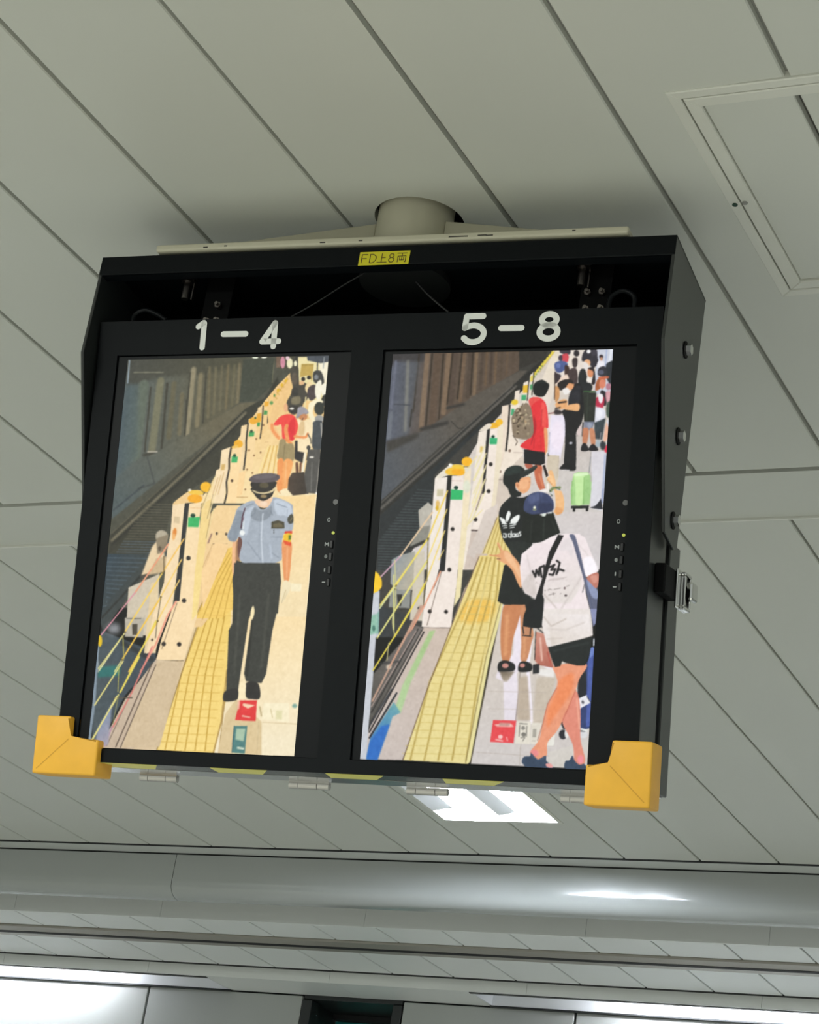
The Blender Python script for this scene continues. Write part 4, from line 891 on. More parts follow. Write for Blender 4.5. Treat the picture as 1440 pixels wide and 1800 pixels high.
0 228 221 176 0 1.2 0 322.1,569.6 332.9,569.3 333.3,583.4 322.8,583.2
0 127 168 154 0 1.2 1 357,561.4 356.8,562.8 355.7,564.1 354,564.8 352.1,564.8 350.3,564.2 349,563.1 348.5,561.6 348.8,560.2 349.8,558.9 351.5,558.2 353.4,558.2 355.2,558.8 356.5,559.9
0 79 127 124 0 0.6 0 253.3,596.3 275.6,595.4 275.6,638.8 253.7,638
0 168 194 168 0 1.5 0 257.4,600.4 273,599.8 271.8,619.7 257.3,617.4
1 223 230 207 3.1 1.2 0 262.9,630 272.3,631
1 47 90 102 1.5 0.6 0 253.3,596.3 253.7,637.5
2 47 63 75 69 68 58 0 0.9 0 -7.4,332 94.5,390.1 -4.8,325.9 93.9,324.9 62.9,369.9 6.6,454 -2.3,433.4
1 74 89 98 1.5 0.9 0 -0.8,331.9 71.9,332.9
1 74 89 98 1.5 0.9 0 0,339.1 65.5,340.1
1 74 89 98 1.5 0.9 0 0.9,346.3 59,347.3
1 74 89 98 1.5 0.9 0 1.7,353.4 52.6,354.5
1 74 89 98 1.5 0.9 0 2.5,360.6 46.2,361.8
1 74 89 98 1.5 0.9 0 3.3,367.8 39.8,369
1 74 89 98 1.5 0.9 0 4.2,374.9 33.4,376.3
1 74 89 98 1.5 0.9 0 5,382.1 26.9,383.5
1 74 89 98 1.5 0.9 0 5.8,389.2 20.5,390.8
1 74 89 98 1.5 0.9 0 6.6,396.4 14.1,398
1 74 89 98 1.5 0.9 0 7.4,403.5 7.6,405.3
1 74 89 98 1.5 0.9 0 8.3,410.6 1.2,412.5
1 43 45 43 3.7 1.2 0 91.3,330.8 2.3,430.4
2 74 85 90 63 74 82 0 1.2 0 3.1,480.7 65.2,479.1 3,451.1 104.7,484 106.3,498.6 57.5,555.5 21.3,638.3 6.6,624.3 3.4,539.6
0 207 195 173 0 0.9 0 44.4,380.6 97.4,357.5 105.1,457.6 48.1,457.5
0 232 207 166 0 1.9 0 65.1,360.9 97.4,357.5 104.3,330.7 93.9,295.1 79.5,313.1
1 75 70 61 4.3 1.2 0 65.3,362.4 93.8,354.6
0 183 176 160 0 1.2 0 43.3,429.5 79.2,428.8 79.5,461.2 46.8,460.5
0 74 68 56 0 0.6 0 57.5,439.6 67.3,439.4 68.6,457 60.2,457.2
1 90 86 76 1.2 0.6 0 46.1,430.9 72.8,430.4
0 132 134 138 0 9.3 1 38.8,447.4 38,451.7 34.7,455.3 29.7,457.4 23.9,457.5 18.4,455.7 14.3,452.3 12.5,447.9 13.3,443.6 16.6,440 21.6,437.9 27.5,437.8 33,439.6 37,443
1 46 50 53 8.1 3.1 0 44.7,470.8 99.6,495.8
0 47 111 107 0 3.1 0 4.9,510.2 45.4,506.1 44.1,523.7 5.3,527.8
0 227 205 163 0 0.6 0 84.4,372.5 97.1,369.4 104.9,485.5 83.9,486
2 243 210 154 237 203 149 0 0.6 0 162.3,263 173.5,370.9 165.3,291.9 174.1,263 187.9,244.8 257.8,244.6 252.7,387.4 221.9,388 181,442 161.5,442.5
2 240 198 96 243 205 106 0 0.4 0 206.9,316.7 179.1,424.3 213.3,314.9 248.4,305.6 241,405.4 214.3,427.1 167.8,428.1 188.1,379.6
1 195 155 60 1.3 0.6 0 219.3,320.2 190.4,374.2 169,429.9
1 195 155 60 1.3 0.6 0 224.3,320.2 199,374.1 181,429.6
1 195 155 60 1.3 0.6 0 229.4,320.1 207.5,374 193,429.4
1 195 155 60 1.3 0.6 0 234.4,320 216,373.8 205,429.1
1 195 155 60 1.3 0.6 0 239.4,320 224.5,373.7 217,428.9
1 143 116 64 1.1 0.4 0 213.5,316.7 188.1,379.6 166.1,429.9
1 224 180 85 0.6 0.4 0 186.7,422.4 237,423.1
1 224 180 85 0.6 0.4 0 188.6,410.6 235.8,411.5
1 224 180 85 0.6 0.4 0 190.5,398.8 234.7,399.8
1 224 180 85 0.6 0.4 0 192.4,387 233.5,388.1
1 224 180 85 0.6 0.4 0 194.2,375.2 232.3,376.4
1 224 180 85 0.6 0.4 0 196.1,363.4 231.1,364.7
1 224 180 85 0.6 0.4 0 198,351.6 230,352.9
1 224 180 85 0.6 0.4 0 199.9,339.8 228.8,341.2
1 224 180 85 0.6 0.4 0 201.8,327.9 227.6,329.4
0 181 170 147 0 1.1 1 105.5,299.5 103.2,303.3 99.3,305.7 94.4,306.2 89.6,304.7 85.8,301.5 83.7,297.2 83.9,292.7 86.1,288.9 90.1,286.5 95,286 99.8,287.5 103.6,290.7 105.6,295
0 142 128 104 0 1.5 0 85.2,299.8 106.2,292.4 105.4,321.4 89.9,325.2
0 205 180 140 0 1.5 0 88.7,332.4 110.1,328.6 104.9,353.9 77.8,359.7
0 244 219 178 0 0 0 108.8,243.2 130.3,239.5 132.2,266.8 128.6,353.6 126.5,407.5 106,472.2 104.8,479.4 87.9,487 93,426.1 106.9,371.9 107,317.7 110.2,292.3
0 238 203 144 0 0.2 1 108.8,243.2 125.1,228.6 138.2,221.3 157.9,221.3 159.7,237.6 132.4,241.3
0 216 194 154 0 0.9 0 114,263.2 124,264.1 124.1,275 113.8,274.2
0 226 141 61 0 1.5 1 120.8,290 120.3,293.1 119.2,295.5 117.7,296.7 116.1,296.5 114.7,294.9 113.8,292.3 113.6,289.1 114.1,286.1 115.2,283.7 116.7,282.5 118.3,282.7 119.7,284.2 120.6,286.8
0 239 178 106 0 1.1 1 119.4,297.2 119,299.5 118.1,301.2 117,302.2 115.7,302 114.7,300.8 114,298.9 113.8,296.5 114.2,294.2 115,292.4 116.2,291.5 117.4,291.6 118.5,292.8 119.2,294.8
0 44 44 44 0 0.2 0 130.2,242.3 138,241.3 137.1,266.8 135.8,292.1 137.1,331.9 136.4,353.5 137.6,401 128.8,401.2 129.7,364.4 129.8,328.4 129.9,292.2
0 247 220 174 0 0 0 138.5,242.2 159.8,239.4 159.4,263 161.2,281.1 166.4,302.7 171.3,424.5 155.5,495.8 106.7,497.1 112.6,461.4 129.7,401.2 137.6,401 137.6,346.3 137.8,292.1
2 242 213 143 246 220 144 0 0.8 0 160.4,244.9 159.7,424.7 160.2,243.1 177,234 176.3,284.6 174.2,320.7 171,420.9 162.4,431.8 160,353.2 161.2,281.1
1 231 185 130 0.9 0.4 0 139.2,249 159.9,249.6
0 61 181 102 0 0.4 0 138.9,264.9 159.4,263.9 158.7,280.8 139.7,280.2
0 23 64 47 0 0.4 1 151.1,261.6 150.9,263 149.8,264.2 148.1,264.8 146.2,264.8 144.4,264.2 143.1,263.1 142.5,261.7 142.8,260.2 143.8,259.1 145.5,258.5 147.4,258.5 149.2,259.1 150.6,260.2
0 242 199 75 0 0.6 1 162.2,225.1 160.9,226.7 157,227.8 151.5,228.1 145.3,227.7 139.8,226.5 135.9,224.8 134.5,222.9 135.8,221.3 139.7,220.2 145.2,219.9 151.4,220.4 157,221.6 160.8,223.3
0 243 170 36 0 0.6 1 160.5,234.6 159.4,237.6 155.8,239.8 150.7,240.9 144.9,240.6 139.6,239.1 135.8,236.5 134.4,233.4 135.5,230.5 139,228.2 144.2,227.2 150,227.4 155.3,229 159.1,231.6
0 246 187 44 0 0.4 1 174.6,214.9 174,218.5 171.6,221.4 167.8,223.1 163.4,223.1 159.3,221.5 156.3,218.5 154.9,214.9 155.5,211.3 157.9,208.4 161.7,206.7 166.1,206.7 170.2,208.4 173.2,211.3
0 244 239 224 0 0.4 1 139.9,220 139.6,220.8 138.8,221.4 137.6,221.8 136.2,221.8 134.9,221.4 133.9,220.8 133.5,220 133.8,219.2 134.6,218.6 135.8,218.2 137.2,218.2 138.5,218.6 139.5,219.2
1 107 90 42 1.1 0.4 0 162.2,224 170.1,224.9
0 43 38 34 0 0.4 1 150.2,331.2 150,332.8 149,334 147.5,334.7 145.8,334.7 144.1,334.1 142.9,332.8 142.3,331.3 142.6,329.7 143.5,328.4 145,327.7 146.8,327.7 148.4,328.4 149.6,329.6
0 43 38 34 0 0.4 1 149.6,399.9 149.4,401.5 148.4,402.7 146.9,403.4 145.2,403.5 143.6,402.8 142.3,401.6 141.8,400 142,398.5 143,397.2 144.5,396.5 146.2,396.5 147.8,397.1 149.1,398.4
0 43 38 34 0 0.4 1 121.1,470.4 120.9,472 119.9,473.3 118.4,474 116.7,474 115,473.4 113.8,472.2 113.3,470.6 113.5,469.1 114.4,467.8 115.9,467.1 117.7,467.1 119.3,467.7 120.5,468.9
0 43 38 34 0 0.4 1 148.5,470.3 148.3,471.8 147.3,473.1 145.8,473.8 144.1,473.9 142.5,473.2 141.2,472 140.7,470.5 140.9,468.9 141.9,467.7 143.4,467 145.1,466.9 146.7,467.6 147.9,468.8
0 93 80 64 0 0.6 1 98.4,464.4 98.3,465.3 97.8,466.1 96.9,466.5 96,466.5 95.1,466.1 94.4,465.4 94.1,464.5 94.2,463.6 94.7,462.8 95.5,462.4 96.5,462.4 97.4,462.7 98.1,463.5
0 93 80 64 0 0.8 1 96.1,316 96,317.6 95.3,318.9 94.3,319.6 93.1,319.6 91.9,318.9 91,317.7 90.5,316.1 90.6,314.5 91.2,313.3 92.3,312.5 93.5,312.5 94.7,313.2 95.6,314.5
1 75 66 54 0.9 0.4 0 108.7,497.1 155.5,496.2
1 107 87 65 0.9 0.4 0 186.5,307.6 212.6,307.7
0 85 72 58 0 0.4 1 193.9,290.8 193.9,291.9 193.4,292.8 192.7,293.3 191.8,293.3 191,292.8 190.3,291.9 190,290.8 190.1,289.7 190.6,288.9 191.3,288.4 192.2,288.4 193,288.8 193.6,289.7
0 85 72 58 0 0.4 1 210.6,291.6 210.5,292.7 210,293.5 209.3,294 208.4,294 207.6,293.6 207,292.7 206.7,291.6 206.8,290.5 207.2,289.6 207.9,289.1 208.8,289.1 209.6,289.6 210.3,290.5
1 238 216 160 1.7 0.6 0 180.9,195.8 162.9,250.3
1 143 122 80 0.8 0.6 0 177.3,199.4 161,250.3
1 238 216 160 1.7 0.6 0 182.7,223.1 174.4,266.6
1 143 122 80 0.8 0.6 0 179.1,226.7 172.5,266.6
1 238 216 160 1.7 0.6 0 182.5,250.3 175.8,299.1
1 143 122 80 0.8 0.6 0 179,253.9 173.9,299.1
1 138 106 96 2.3 1.5 0 178.5,306.2 182.9,291.8
0 246 210 154 0 0.2 0 190.2,306.1 212.6,307.7 213.5,316.7 179.8,411.8 171.7,353
1 207 168 114 1.1 0.6 0 186.5,308 172.9,345.8
1 219 181 131 0.9 0.6 0 185.5,317 176.6,344
1 235 160 124 2.8 0.4 0 108,308.7 84.3,347 57.1,388.9
1 216 148 160 2.3 0.4 0 57.1,388.9 4,458.5
1 245 197 101 2.5 0.4 0 134.7,300.3 103.1,354.8
1 244 207 98 2.6 0.4 0 103.1,354.8 46.3,452.2
1 228 224 162 2.3 0.4 0 45.6,454.9 5.8,517.8
1 246 207 114 2.3 0.4 0 134.3,333.7 105.1,391.7
1 245 198 78 2.8 0.4 0 104.4,394.4 46.4,497
1 234 223 144 1.9 0.4 0 44.7,499.7 34.7,517
1 246 207 114 2.3 0.4 0 134,367 103.4,431.2
1 245 198 78 2.8 0.4 0 101.9,434.8 60.4,516.2
1 239 159 132 3 0.4 0 131.8,402 118.6,425.5 103,472.3 81.2,515.6
1 87 72 60 0.9 0.4 0 133.9,403.8 114.6,479.1
0 110 90 40 0 0.4 1 104.9,355.7 104.8,356.4 104.4,357 103.7,357.3 102.9,357.3 102.2,357 101.6,356.5 101.4,355.8 101.5,355.1 101.9,354.5 102.6,354.2 103.4,354.2 104.1,354.5 104.7,355
0 110 90 40 0 0.4 1 105.6,394.9 105.5,395.7 105.1,396.2 104.4,396.5 103.6,396.6 102.9,396.3 102.3,395.7 102.1,395 102.2,394.3 102.6,393.7 103.3,393.4 104.1,393.4 104.8,393.7 105.4,394.3
0 110 90 40 0 0.4 1 104.5,433.9 104.4,434.6 104,435.1 103.3,435.5 102.5,435.5 101.8,435.2 101.2,434.6 101,433.9 101.1,433.2 101.5,432.7 102.2,432.4 103,432.3 103.7,432.6 104.3,433.2
0 110 90 40 0 0.4 1 48.2,453 48.1,453.7 47.6,454.3 47,454.6 46.2,454.7 45.4,454.4 44.9,453.8 44.6,453.1 44.7,452.4 45.1,451.8 45.8,451.5 46.6,451.5 47.4,451.8 47.9,452.3
0 110 90 40 0 0.4 1 48.2,497.8 48.2,498.5 47.7,499.1 47,499.4 46.2,499.4 45.5,499.1 44.9,498.6 44.7,497.9 44.8,497.2 45.2,496.6 45.9,496.3 46.7,496.3 47.4,496.6 48,497.1
1 95 80 52 1.5 0.6 0 102.2,328.7 104.9,353.9
1 87 80 60 1.3 0.6 0 104.3,393.5 101.7,433 101.8,461.6
1 154 156 106 1.3 0.6 0 42.9,457.6 46.9,484.4
1 142 147 143 1.9 0.4 0 -1.1,474.9 5.8,517.8
0 227 190 34 0 0.6 1 6.9,468.4 7,472.4 6.1,475.7 4.6,477.6 2.6,477.6 0.6,475.8 -1,472.6 -1.9,468.6 -1.9,464.5 -1.1,461.2 0.5,459.4 2.5,459.4 4.4,461.1 6,464.3
1 154 169 176 4.5 0.6 0 0.5,478.4 1.8,517.9
1 131 147 160 5.6 1.2 0 -0.5,477.8 3.5,568.9 2.1,627.4
1 233 221 138 1.9 0.6 0 44.7,456.1 5.2,513.1
1 232 220 134 2.5 0.3 0 48,500.2 5.4,571.8
1 232 213 92 2.8 0.3 0 48.7,549.9 99.3,434.3
1 230 220 124 2.8 0.3 0 46,554.4 7,627.2
0 199 179 156 0 0.9 0 58.2,561.3 106,495.7 151.5,500.3 83,638.7 21.7,641.1
0 210 188 154 0 0.6 0 109.2,495.6 154.6,498.7 127.5,634 60.3,638.1
1 91 77 66 1.9 0.6 0 100.2,501.7 50.5,637.1
1 87 73 63 1.5 0.6 0 107,504.4 58.7,638.2
1 125 108 96 1.5 0.6 0 84.7,507.9 34.1,636.3
1 217 127 118 2.5 0.6 0 97.3,475.4 69.8,549.2 42,605.5
1 182 132 162 1.9 0.6 0 40.4,605.6 30.9,636.4
1 91 81 68 1.9 0.9 0 38.4,559 70.8,558
1 232 213 92 2.8 0.3 0 48.7,549.9 76.4,492.1
1 138 138 90 1.5 0.9 0 46.2,555.8 41.4,599.7
0 217 211 204 0 0.6 0 3.4,624.4 7.6,627.2 13.4,640 11.1,640.1
2 127 142 166 183 167 176 0 2.5 0 10.1,597.9 50.5,637.1 14.7,609.4 36.1,567.9 37.2,634.7 13.2,638.6
1 227 217 135 2.8 0.3 0 43.1,557.4 8.4,625.7
1 75 74 60 1.2 0.6 0 42.4,456.1 48.7,491.3
1 201 191 90 1.2 0.6 0 43.4,459.1 49.3,497.2
1 201 191 90 1.2 0.6 0 41.8,509.1 44.5,550.1
0 240 185 138 0 0.3 1 221.9,302.3 234,304.7 235.7,322.6 231.4,348.1 228.1,363.5 223.2,335.5
0 168 125 88 0 1.1 1 227.7,304.8 236.7,304.7 236.8,332.8 230.9,343.1
0 109 74 67 0 0.8 1 231.5,294.5 238.7,297 239.6,320 233.6,329 230.3,309.9
0 240 176 124 0 0 1 229.3,258.6 229.5,259.9 229.4,259.2
0 233 154 98 0 0.1 1 306.6,304.1 322.9,303.9 325.1,334.3 324,365.9 316.6,366 309.6,328.1
1 242 176 127 2.4 1.3 0 316.8,311.6 320.1,359.6
0 59 60 54 0 0 0 230.7,334.1 268,342.6 303,337.1 310.5,369.8 310.7,417.6 233.6,424.2 232.4,398.9 226.7,363.5
0 167 176 187 0 0 1 253.6,237.9 241.3,239.2 224.3,249.6 220.3,265 215,281.8 210.6,293.4 214.1,299.8 225.5,303.5 231.7,295.8 238.1,304.7 236.9,334.1 267.9,341.3 278.9,342.5 305.4,334.5 308.9,328.1 306.5,302.8 310.5,287.5 323,283.6 320.8,253.1 315.7,241.6 284.6,231.4 275.2,248.1 264.5,250.7
0 139 149 160 0 0.8 1 224.7,253.4 236.3,258.5 237.4,284.2 230,293.2 225.5,303.5 212.6,299.1 217.3,276.6
0 188 198 210 0 1.1 1 239.9,253.4 252.9,245.6 249.2,263.6 244,294.4 236.2,271.4
0 194 204 216 0 1.6 1 287.7,235.3 314.4,242.9 319.1,263.3 306.6,260.8 292.7,258.3
0 140 148 157 0 1.3 1 253.2,248.2 264.7,253.3 275.5,250.7 283.2,245.5 283.3,260.9 266.5,271.2 249.2,263.6
1 141 150 162 1.6 1.1 0 247.7,304.6 272.5,332.4
1 205 213 222 1.9 0.8 0 269.3,258.4 270.3,296.7 277.3,339.9
1 146 155 167 0.8 0.5 0 264.1,263.5 268.7,322.2
1 185 195 208 3.5 2.2 0 286.6,309.3 291.2,328.3
1 141 150 162 1.1 0.8 0 290.5,320.7 305,329.5
1 116 126 138 0.8 0.3 0 281.2,253.2 287.4,260.9
1 116 126 138 0.8 0.3 0 249.1,262.3 255.5,257.2 254.6,248.2
1 111 121 134 0.9 0.4 0 291.1,241.7 310.8,248
1 111 121 134 0.9 0.4 0 237.9,247 251.2,241.8
1 152 161 173 0.7 0.5 0 311,250.6 312.8,283.7
1 74 42 54 1.9 0.3 0 237.4,249.5 234,263.7 233.7,281.7
1 107 58 72 1.1 0.3 0 236.8,263.7 234.8,271.4
1 223 230 234 2.4 0.5 0 237.5,271.4 237.3,282.9
0 238 242 240 0 0.5 1 241.1,290.8 240.1,292.4 238.5,293.4 236.4,293.7 234.4,293 232.8,291.6 231.9,289.8 232,287.9 233,286.2 234.7,285.2 236.7,285 238.7,285.7 240.3,287 241.2,288.9
0 74 70 54 0 0.1 0 285.7,271.1 296.4,268.5 307.6,271.6 309.2,281.8 286,282
0 106 98 72 0 0.5 0 288.8,274.9 299.5,272.9 305.3,276.1 305.7,279.9 289.3,280
1 51 49 42 0.8 0.3 0 290.7,283.2 291.4,290.2
1 127 137 149 0.8 0.4 0 286.7,296 308.5,295.8
1 185 194 205 0.8 0.4 0 285.8,286.4 309,286.3
0 75 74 62 0 0.1 1 312.5,265.9 318.6,258.2 322.5,263.3 322.6,272.2 316,274.1
1 165 144 92 1.1 0.4 0 317.6,269.6 320.5,264.5
0 216 64 47 0 0.1 0 310.4,286.2 322.5,285.5 323,290 309.4,290.1
0 240 194 46 0 0.3 0 308.2,292.6 314.7,288.8 322.3,290 322.2,296.3 321.6,303.9 309.2,302.8
0 224 80 46 0 0.4 0 307.6,300.3 322.2,303.9 322.2,310.3 312.3,307.2
0 92 122 52 0 0.4 0 317.1,292.5 321.2,292.5 321.5,300.1 317.4,300.2
0 181 160 112 0 0.4 1 267.1,344.7 266.8,346.2 266.3,347.4 265.6,348 264.9,347.9 264.3,347.2 263.9,345.9 263.8,344.3 264,342.8 264.5,341.7 265.2,341 266,341.1 266.6,341.9 267,343.2
1 156 148 104 1.1 0.4 0 262.4,342 263.8,349
1 156 148 104 1.1 0.4 0 268,342.6 268.6,348.9
1 195 187 126 1.9 0.4 0 277.6,343.1 276.8,348.8
1 125 120 82 1.1 0.4 0 285.7,342.4 286.1,346.2
1 84 85 76 1.3 1.3 0 231.3,360.9 238.2,346.8
0 242 202 164 0 0.1 1 254.7,235.3 281.9,232.1 281.3,240.4 275.2,248.1 265.6,248.2 256.8,243.1
0 246 217 189 0 1.1 1 276,241.7 275.5,243.6 273.7,245.1 271,246 268,246 265.1,245.2 263.1,243.6 262.2,241.8 262.7,239.9 264.5,238.3 267.1,237.5 270.2,237.5 273,238.3 275.1,239.8
0 47 44 40 0 0.1 1 245.9,216 285.3,210.9 284,225 280.5,231.4 268.7,237.2 258.7,234.1 251,226.3
0 217 199 156 0 0.1 1 246.9,219.3 261.8,223.8 278.1,221.2 287.7,213.5 286.8,218.6 281.1,223.7 267.6,226.3 253.6,224.4
0 156 135 96 0 1.1 1 273.4,229.9 273,231.1 271.6,232.1 269.4,232.7 267,232.7 264.7,232.1 263.1,231.2 262.4,229.9 262.9,228.7 264.3,227.7 266.4,227.2 268.9,227.2 271.2,227.7 272.8,228.7
0 51 47 43 0 0.1 1 245,207 284.9,205.7 286.8,212.2 279.3,219.9 261.7,222.2 248.9,218.6
0 90 82 61 0 1.1 1 275.2,212.2 274.5,214.2 272.4,215.8 269.2,216.7 265.5,216.7 262.1,215.8 259.6,214.2 258.6,212.2 259.2,210.2 261.4,208.5 264.6,207.7 268.3,207.7 271.7,208.5 274.1,210.2
0 93 84 87 0 0.1 1 239.7,203.1 248,195.4 269.8,192.2 287.9,194.2 293.2,199.3 287.5,205.1 271.3,207.7 249.2,207.7
0 106 98 101 0 1.3 1 246.9,198 269.9,193.5 286.6,195.5 278.9,200.6 254.2,201.9
0 246 228 189 0 0 1 244.9,219.9 246.3,219.9 245.6,220.6
1 243 227 191 8.1 0.5 0 319.5,368.4 319.3,379.8
0 239 224 186 0 0.3 1 315.4,367.2 327.7,368.3 327.4,379.6 315.9,401.2 312.9,391.2 313.6,377.4
1 183 159 112 0.7 0.4 0 320.6,379.8 315.2,401.2
1 201 179 132 0.5 0.4 0 323.6,382.2 319.4,394.9
0 57 58 53 0 0.3 0 227.3,338.1 306,337.2 311.3,366.2 310.5,403.8 303.8,444.4 299.6,513.4 293.3,527.9 266.5,525.8 262.3,514.5 266.5,430.7 265.1,416.3 261.5,428 255.3,523.3 254.2,543.4 234.2,546.9 228.7,446.1 233.8,434.3
0 247 230 182 0 0.6 1 267.2,406.1 270.4,416.2 267.8,427.8 264.4,425 263.9,413.4
0 46 46 42 0 1.2 0 266.5,430.7 269.7,430.7 269.1,520 262.3,514.5
1 75 76 68 3.1 3.1 0 241.7,387.6 245.1,515
1 75 76 68 3.1 3.1 0 292,386.8 290.8,502.2
0 45 43 41 0 0.3 1 232.1,542.6 252.1,537.7 255.2,553.4 243.1,558.1 230.5,557
0 45 43 41 0 0.3 1 266.8,528.7 287.1,528 293,550.7 280.2,553.4 269,550.1
0 251 234 192 0 0.9 0 255.9,529 263.1,523 267.1,531.5 268.2,551.5 255.8,553.3
#
0 60 58 54 0 0 0 -31.9,-15.5 381.9,-6.3 373.5,416.7 -25,425
2 86 91 104 90 76 64 0 0 0 1.2,39.7 72.9,40.9 -2.4,-2.7 210.2,-1.2 211,31.4 145.7,68.9 79.1,118.6 -3.3,171.7 -3.7,129.9
0 62 59 60 0 4.4 0 -2.4,-2.7 54,-1.5 55.2,13.6 -0.4,21.5
1 124 104 84 8.2 1.6 0 58.9,1.6 57.7,121.4
1 91 74 60 10.8 1.6 0 75.9,1.3 75.6,112.7
1 122 101 80 8.2 1.6 0 94.4,0.8 92.7,96.5
1 82 68 58 8.2 1.6 0 105.2,0.1 104,83.2
1 109 89 70 6.3 1.6 0 120.5,-0.1 118.8,77.5
1 79 66 56 7 1.6 0 130.6,-0.5 130.6,71.7
1 118 98 76 5.1 1.6 0 140.4,-0.3 141,67.4
1 78 65 55 5.1 1.6 0 149.6,-0.4 150.4,58.6
1 103 83 63 3.8 1.6 0 157.2,-0.6 158.1,52.8
1 74 61 52 4.4 1.6 0 164.8,-0.4 166.1,49.9
1 106 86 66 3.8 1.6 0 172.4,-0.5 173.3,53
1 85 71 58 4.4 1.6 0 181.5,-0.7 182.6,42.8
1 98 80 63 3.8 1.6 0 190.6,-0.5 191.2,37
1 85 71 59 5.1 1.6 0 201.2,-0.2 200.6,32.7
1 51 41 31 2.5 1.3 0 66.7,1.7 65.2,118.5
1 51 41 31 2.5 1.3 0 100.6,0.9 97.8,83.1
1 51 41 31 2.5 1.3 0 116,0.4 114,74.4
1 51 41 31 2.5 1.3 0 134.3,0.1 135,68.8
1 51 41 31 2.5 1.3 0 44.9,1.3 42.5,94.4
1 51 41 31 2.5 1.3 0 85.3,2.1 85.9,106.8
2 86 90 102 84 86 90 0 5.1 0 10,70 44.3,70.5 2,12.5 45.9,13.4 37.3,136.1 0.9,147.8 1.8,84.9
1 106 110 126 3.8 2.5 0 6.7,12.6 5.2,88
1 122 122 116 5.1 3.2 0 27.1,13 31.6,124.2
1 64 67 75 1.6 0.9 0 9.4,82 36.1,83.8
1 107 112 121 7 1.9 0 6,97 4.6,135.9
0 51 48 44 0 0.9 0 208.8,-0.7 258.2,-1.7 247.4,14.4 212.3,28.5
2 80 84 90 88 82 74 0 1.6 0 0.1,174.7 115.7,116 -1.8,219.2 -2,150.8 64.2,124.4 142.6,68.9 212.6,31.4 224.6,31.7 202.4,57.9 93.8,148.4 0.7,237
0 60 57 53 0 3.8 0 0.4,141.8 55.1,127.3 52.8,136.3 5,159.8
1 53 50 47 2.5 0.9 0 39.8,91.4 38.9,118.3
1 53 50 47 6.3 2.5 0 57.9,122.9 100.2,112.9
1 53 50 47 4.4 2.5 0 98.3,89.1 125.4,83.5
1 45 43 40 1.3 0.6 0 106.1,110 119.2,122 134.4,120.6
0 43 42 40 0 1.3 0 1.2,260.6 0.7,237 202.2,54.9 261.5,2.8 260.1,26.4 212.5,72.8 188.6,116.7 146.9,125.2 85.3,195.6 83.4,248.5 42.3,345.3 -0.9,345.8
1 94 90 84 4.4 1.9 0 1.7,248.8 97.8,160.3 208.3,56.5
1 38 36 31 2.8 1.3 0 2.3,256.2 101.3,166.2 211.4,58
1 106 101 94 1.6 1.3 0 0.9,239.9 97.1,151.4 202.2,54.9
0 38 42 44 0 1.9 0 2.2,345.8 0.5,260.6 95.6,172.1 186.4,87.2 153,125.2 85.3,195.6 83.4,248.5 42.3,345.3
1 65 72 74 1.6 0.9 0 59.5,219.2 85.7,220.6
1 65 72 74 1.6 0.9 0 56.4,223.6 84.3,225
1 65 72 74 1.6 0.9 0 53.3,228 82.9,229.4
1 65 72 74 1.6 0.9 0 50.2,232.4 81.5,233.9
1 65 72 74 1.6 0.9 0 47.1,236.9 80.2,238.3
1 65 72 74 1.6 0.9 0 44,241.3 78.8,242.7
1 65 72 74 1.6 0.9 0 40.9,245.7 77.4,247.1
1 65 72 74 1.6 0.9 0 37.8,250.1 76,251.5
1 65 72 74 1.6 0.9 0 34.7,254.6 74.6,255.9
1 65 72 74 1.6 0.9 0 31.6,259 73.2,260.3
1 65 72 74 1.6 0.9 0 28.5,263.4 71.8,264.7
1 65 72 74 1.6 0.9 0 25.4,267.9 70.4,269.1
1 65 72 74 1.6 0.9 0 22.3,272.3 69,273.5
1 65 72 74 1.6 0.9 0 19.2,276.7 67.7,277.9
1 65 72 74 1.6 0.9 0 16.1,281.2 66.3,282.3
1 65 72 74 1.6 0.9 0 13,285.6 64.9,286.7
1 65 72 74 1.6 0.9 0 9.9,290 63.5,291.1
1 65 72 74 1.6 0.9 0 6.8,294.4 62.1,295.5
1 65 72 74 1.6 0.9 0 3.6,298.9 60.7,299.9
1 65 72 74 1.6 0.9 0 1.7,303.3 59.3,304.2
1 65 72 74 1.6 0.9 0 2.1,307.7 57.9,308.6
1 65 72 74 1.6 0.9 0 2.5,312.1 56.6,313
1 65 72 74 1.6 0.9 0 2.8,316.5 55.2,317.4
1 65 72 74 1.6 0.9 0 3.2,320.9 53.8,321.8
1 65 72 74 1.6 0.9 0 3.6,325.3 52.4,326.2
1 65 72 74 1.6 0.9 0 4,329.7 51,330.6
1 65 72 74 1.6 0.9 0 4.3,334.1 49.6,335
1 65 72 74 1.6 0.9 0 4.7,338.5 48.2,339.4
1 65 72 74 1.6 0.9 0 5.1,342.8 46.9,343.8
1 65 72 74 1.6 0.9 0 5.5,347.2 45.5,348.1
2 216 205 191 210 204 205 0 0 0 259.3,14.6 324.9,333.1 264.3,-0.1 361.8,-0.9 360.1,341.1 42.3,345.3 95.6,248.5 159.5,131.2 220.7,61.1 258.9,8.7
2 232 220 200 226 214 207 0 0.3 0 269.8,30.5 260.8,120.2 266.1,-1.2 274.6,-0.3 269.8,30.5 270.3,60.5 262.4,99.3 284,105.5 293.6,114.6 298,179.8 231.5,179.5 231.3,90 249.5,45.2
1 154 143 134 0.6 0.3 0 268.9,30.5 270.3,56
0 229 207 74 0 0.8 1 265.2,5.2 264.4,6.3 263.3,6.9 262.2,7 261.2,6.5 260.7,5.5 260.6,4.2 261.1,2.8 261.9,1.7 263,1 264.1,1 265.1,1.5 265.6,2.5 265.6,3.8
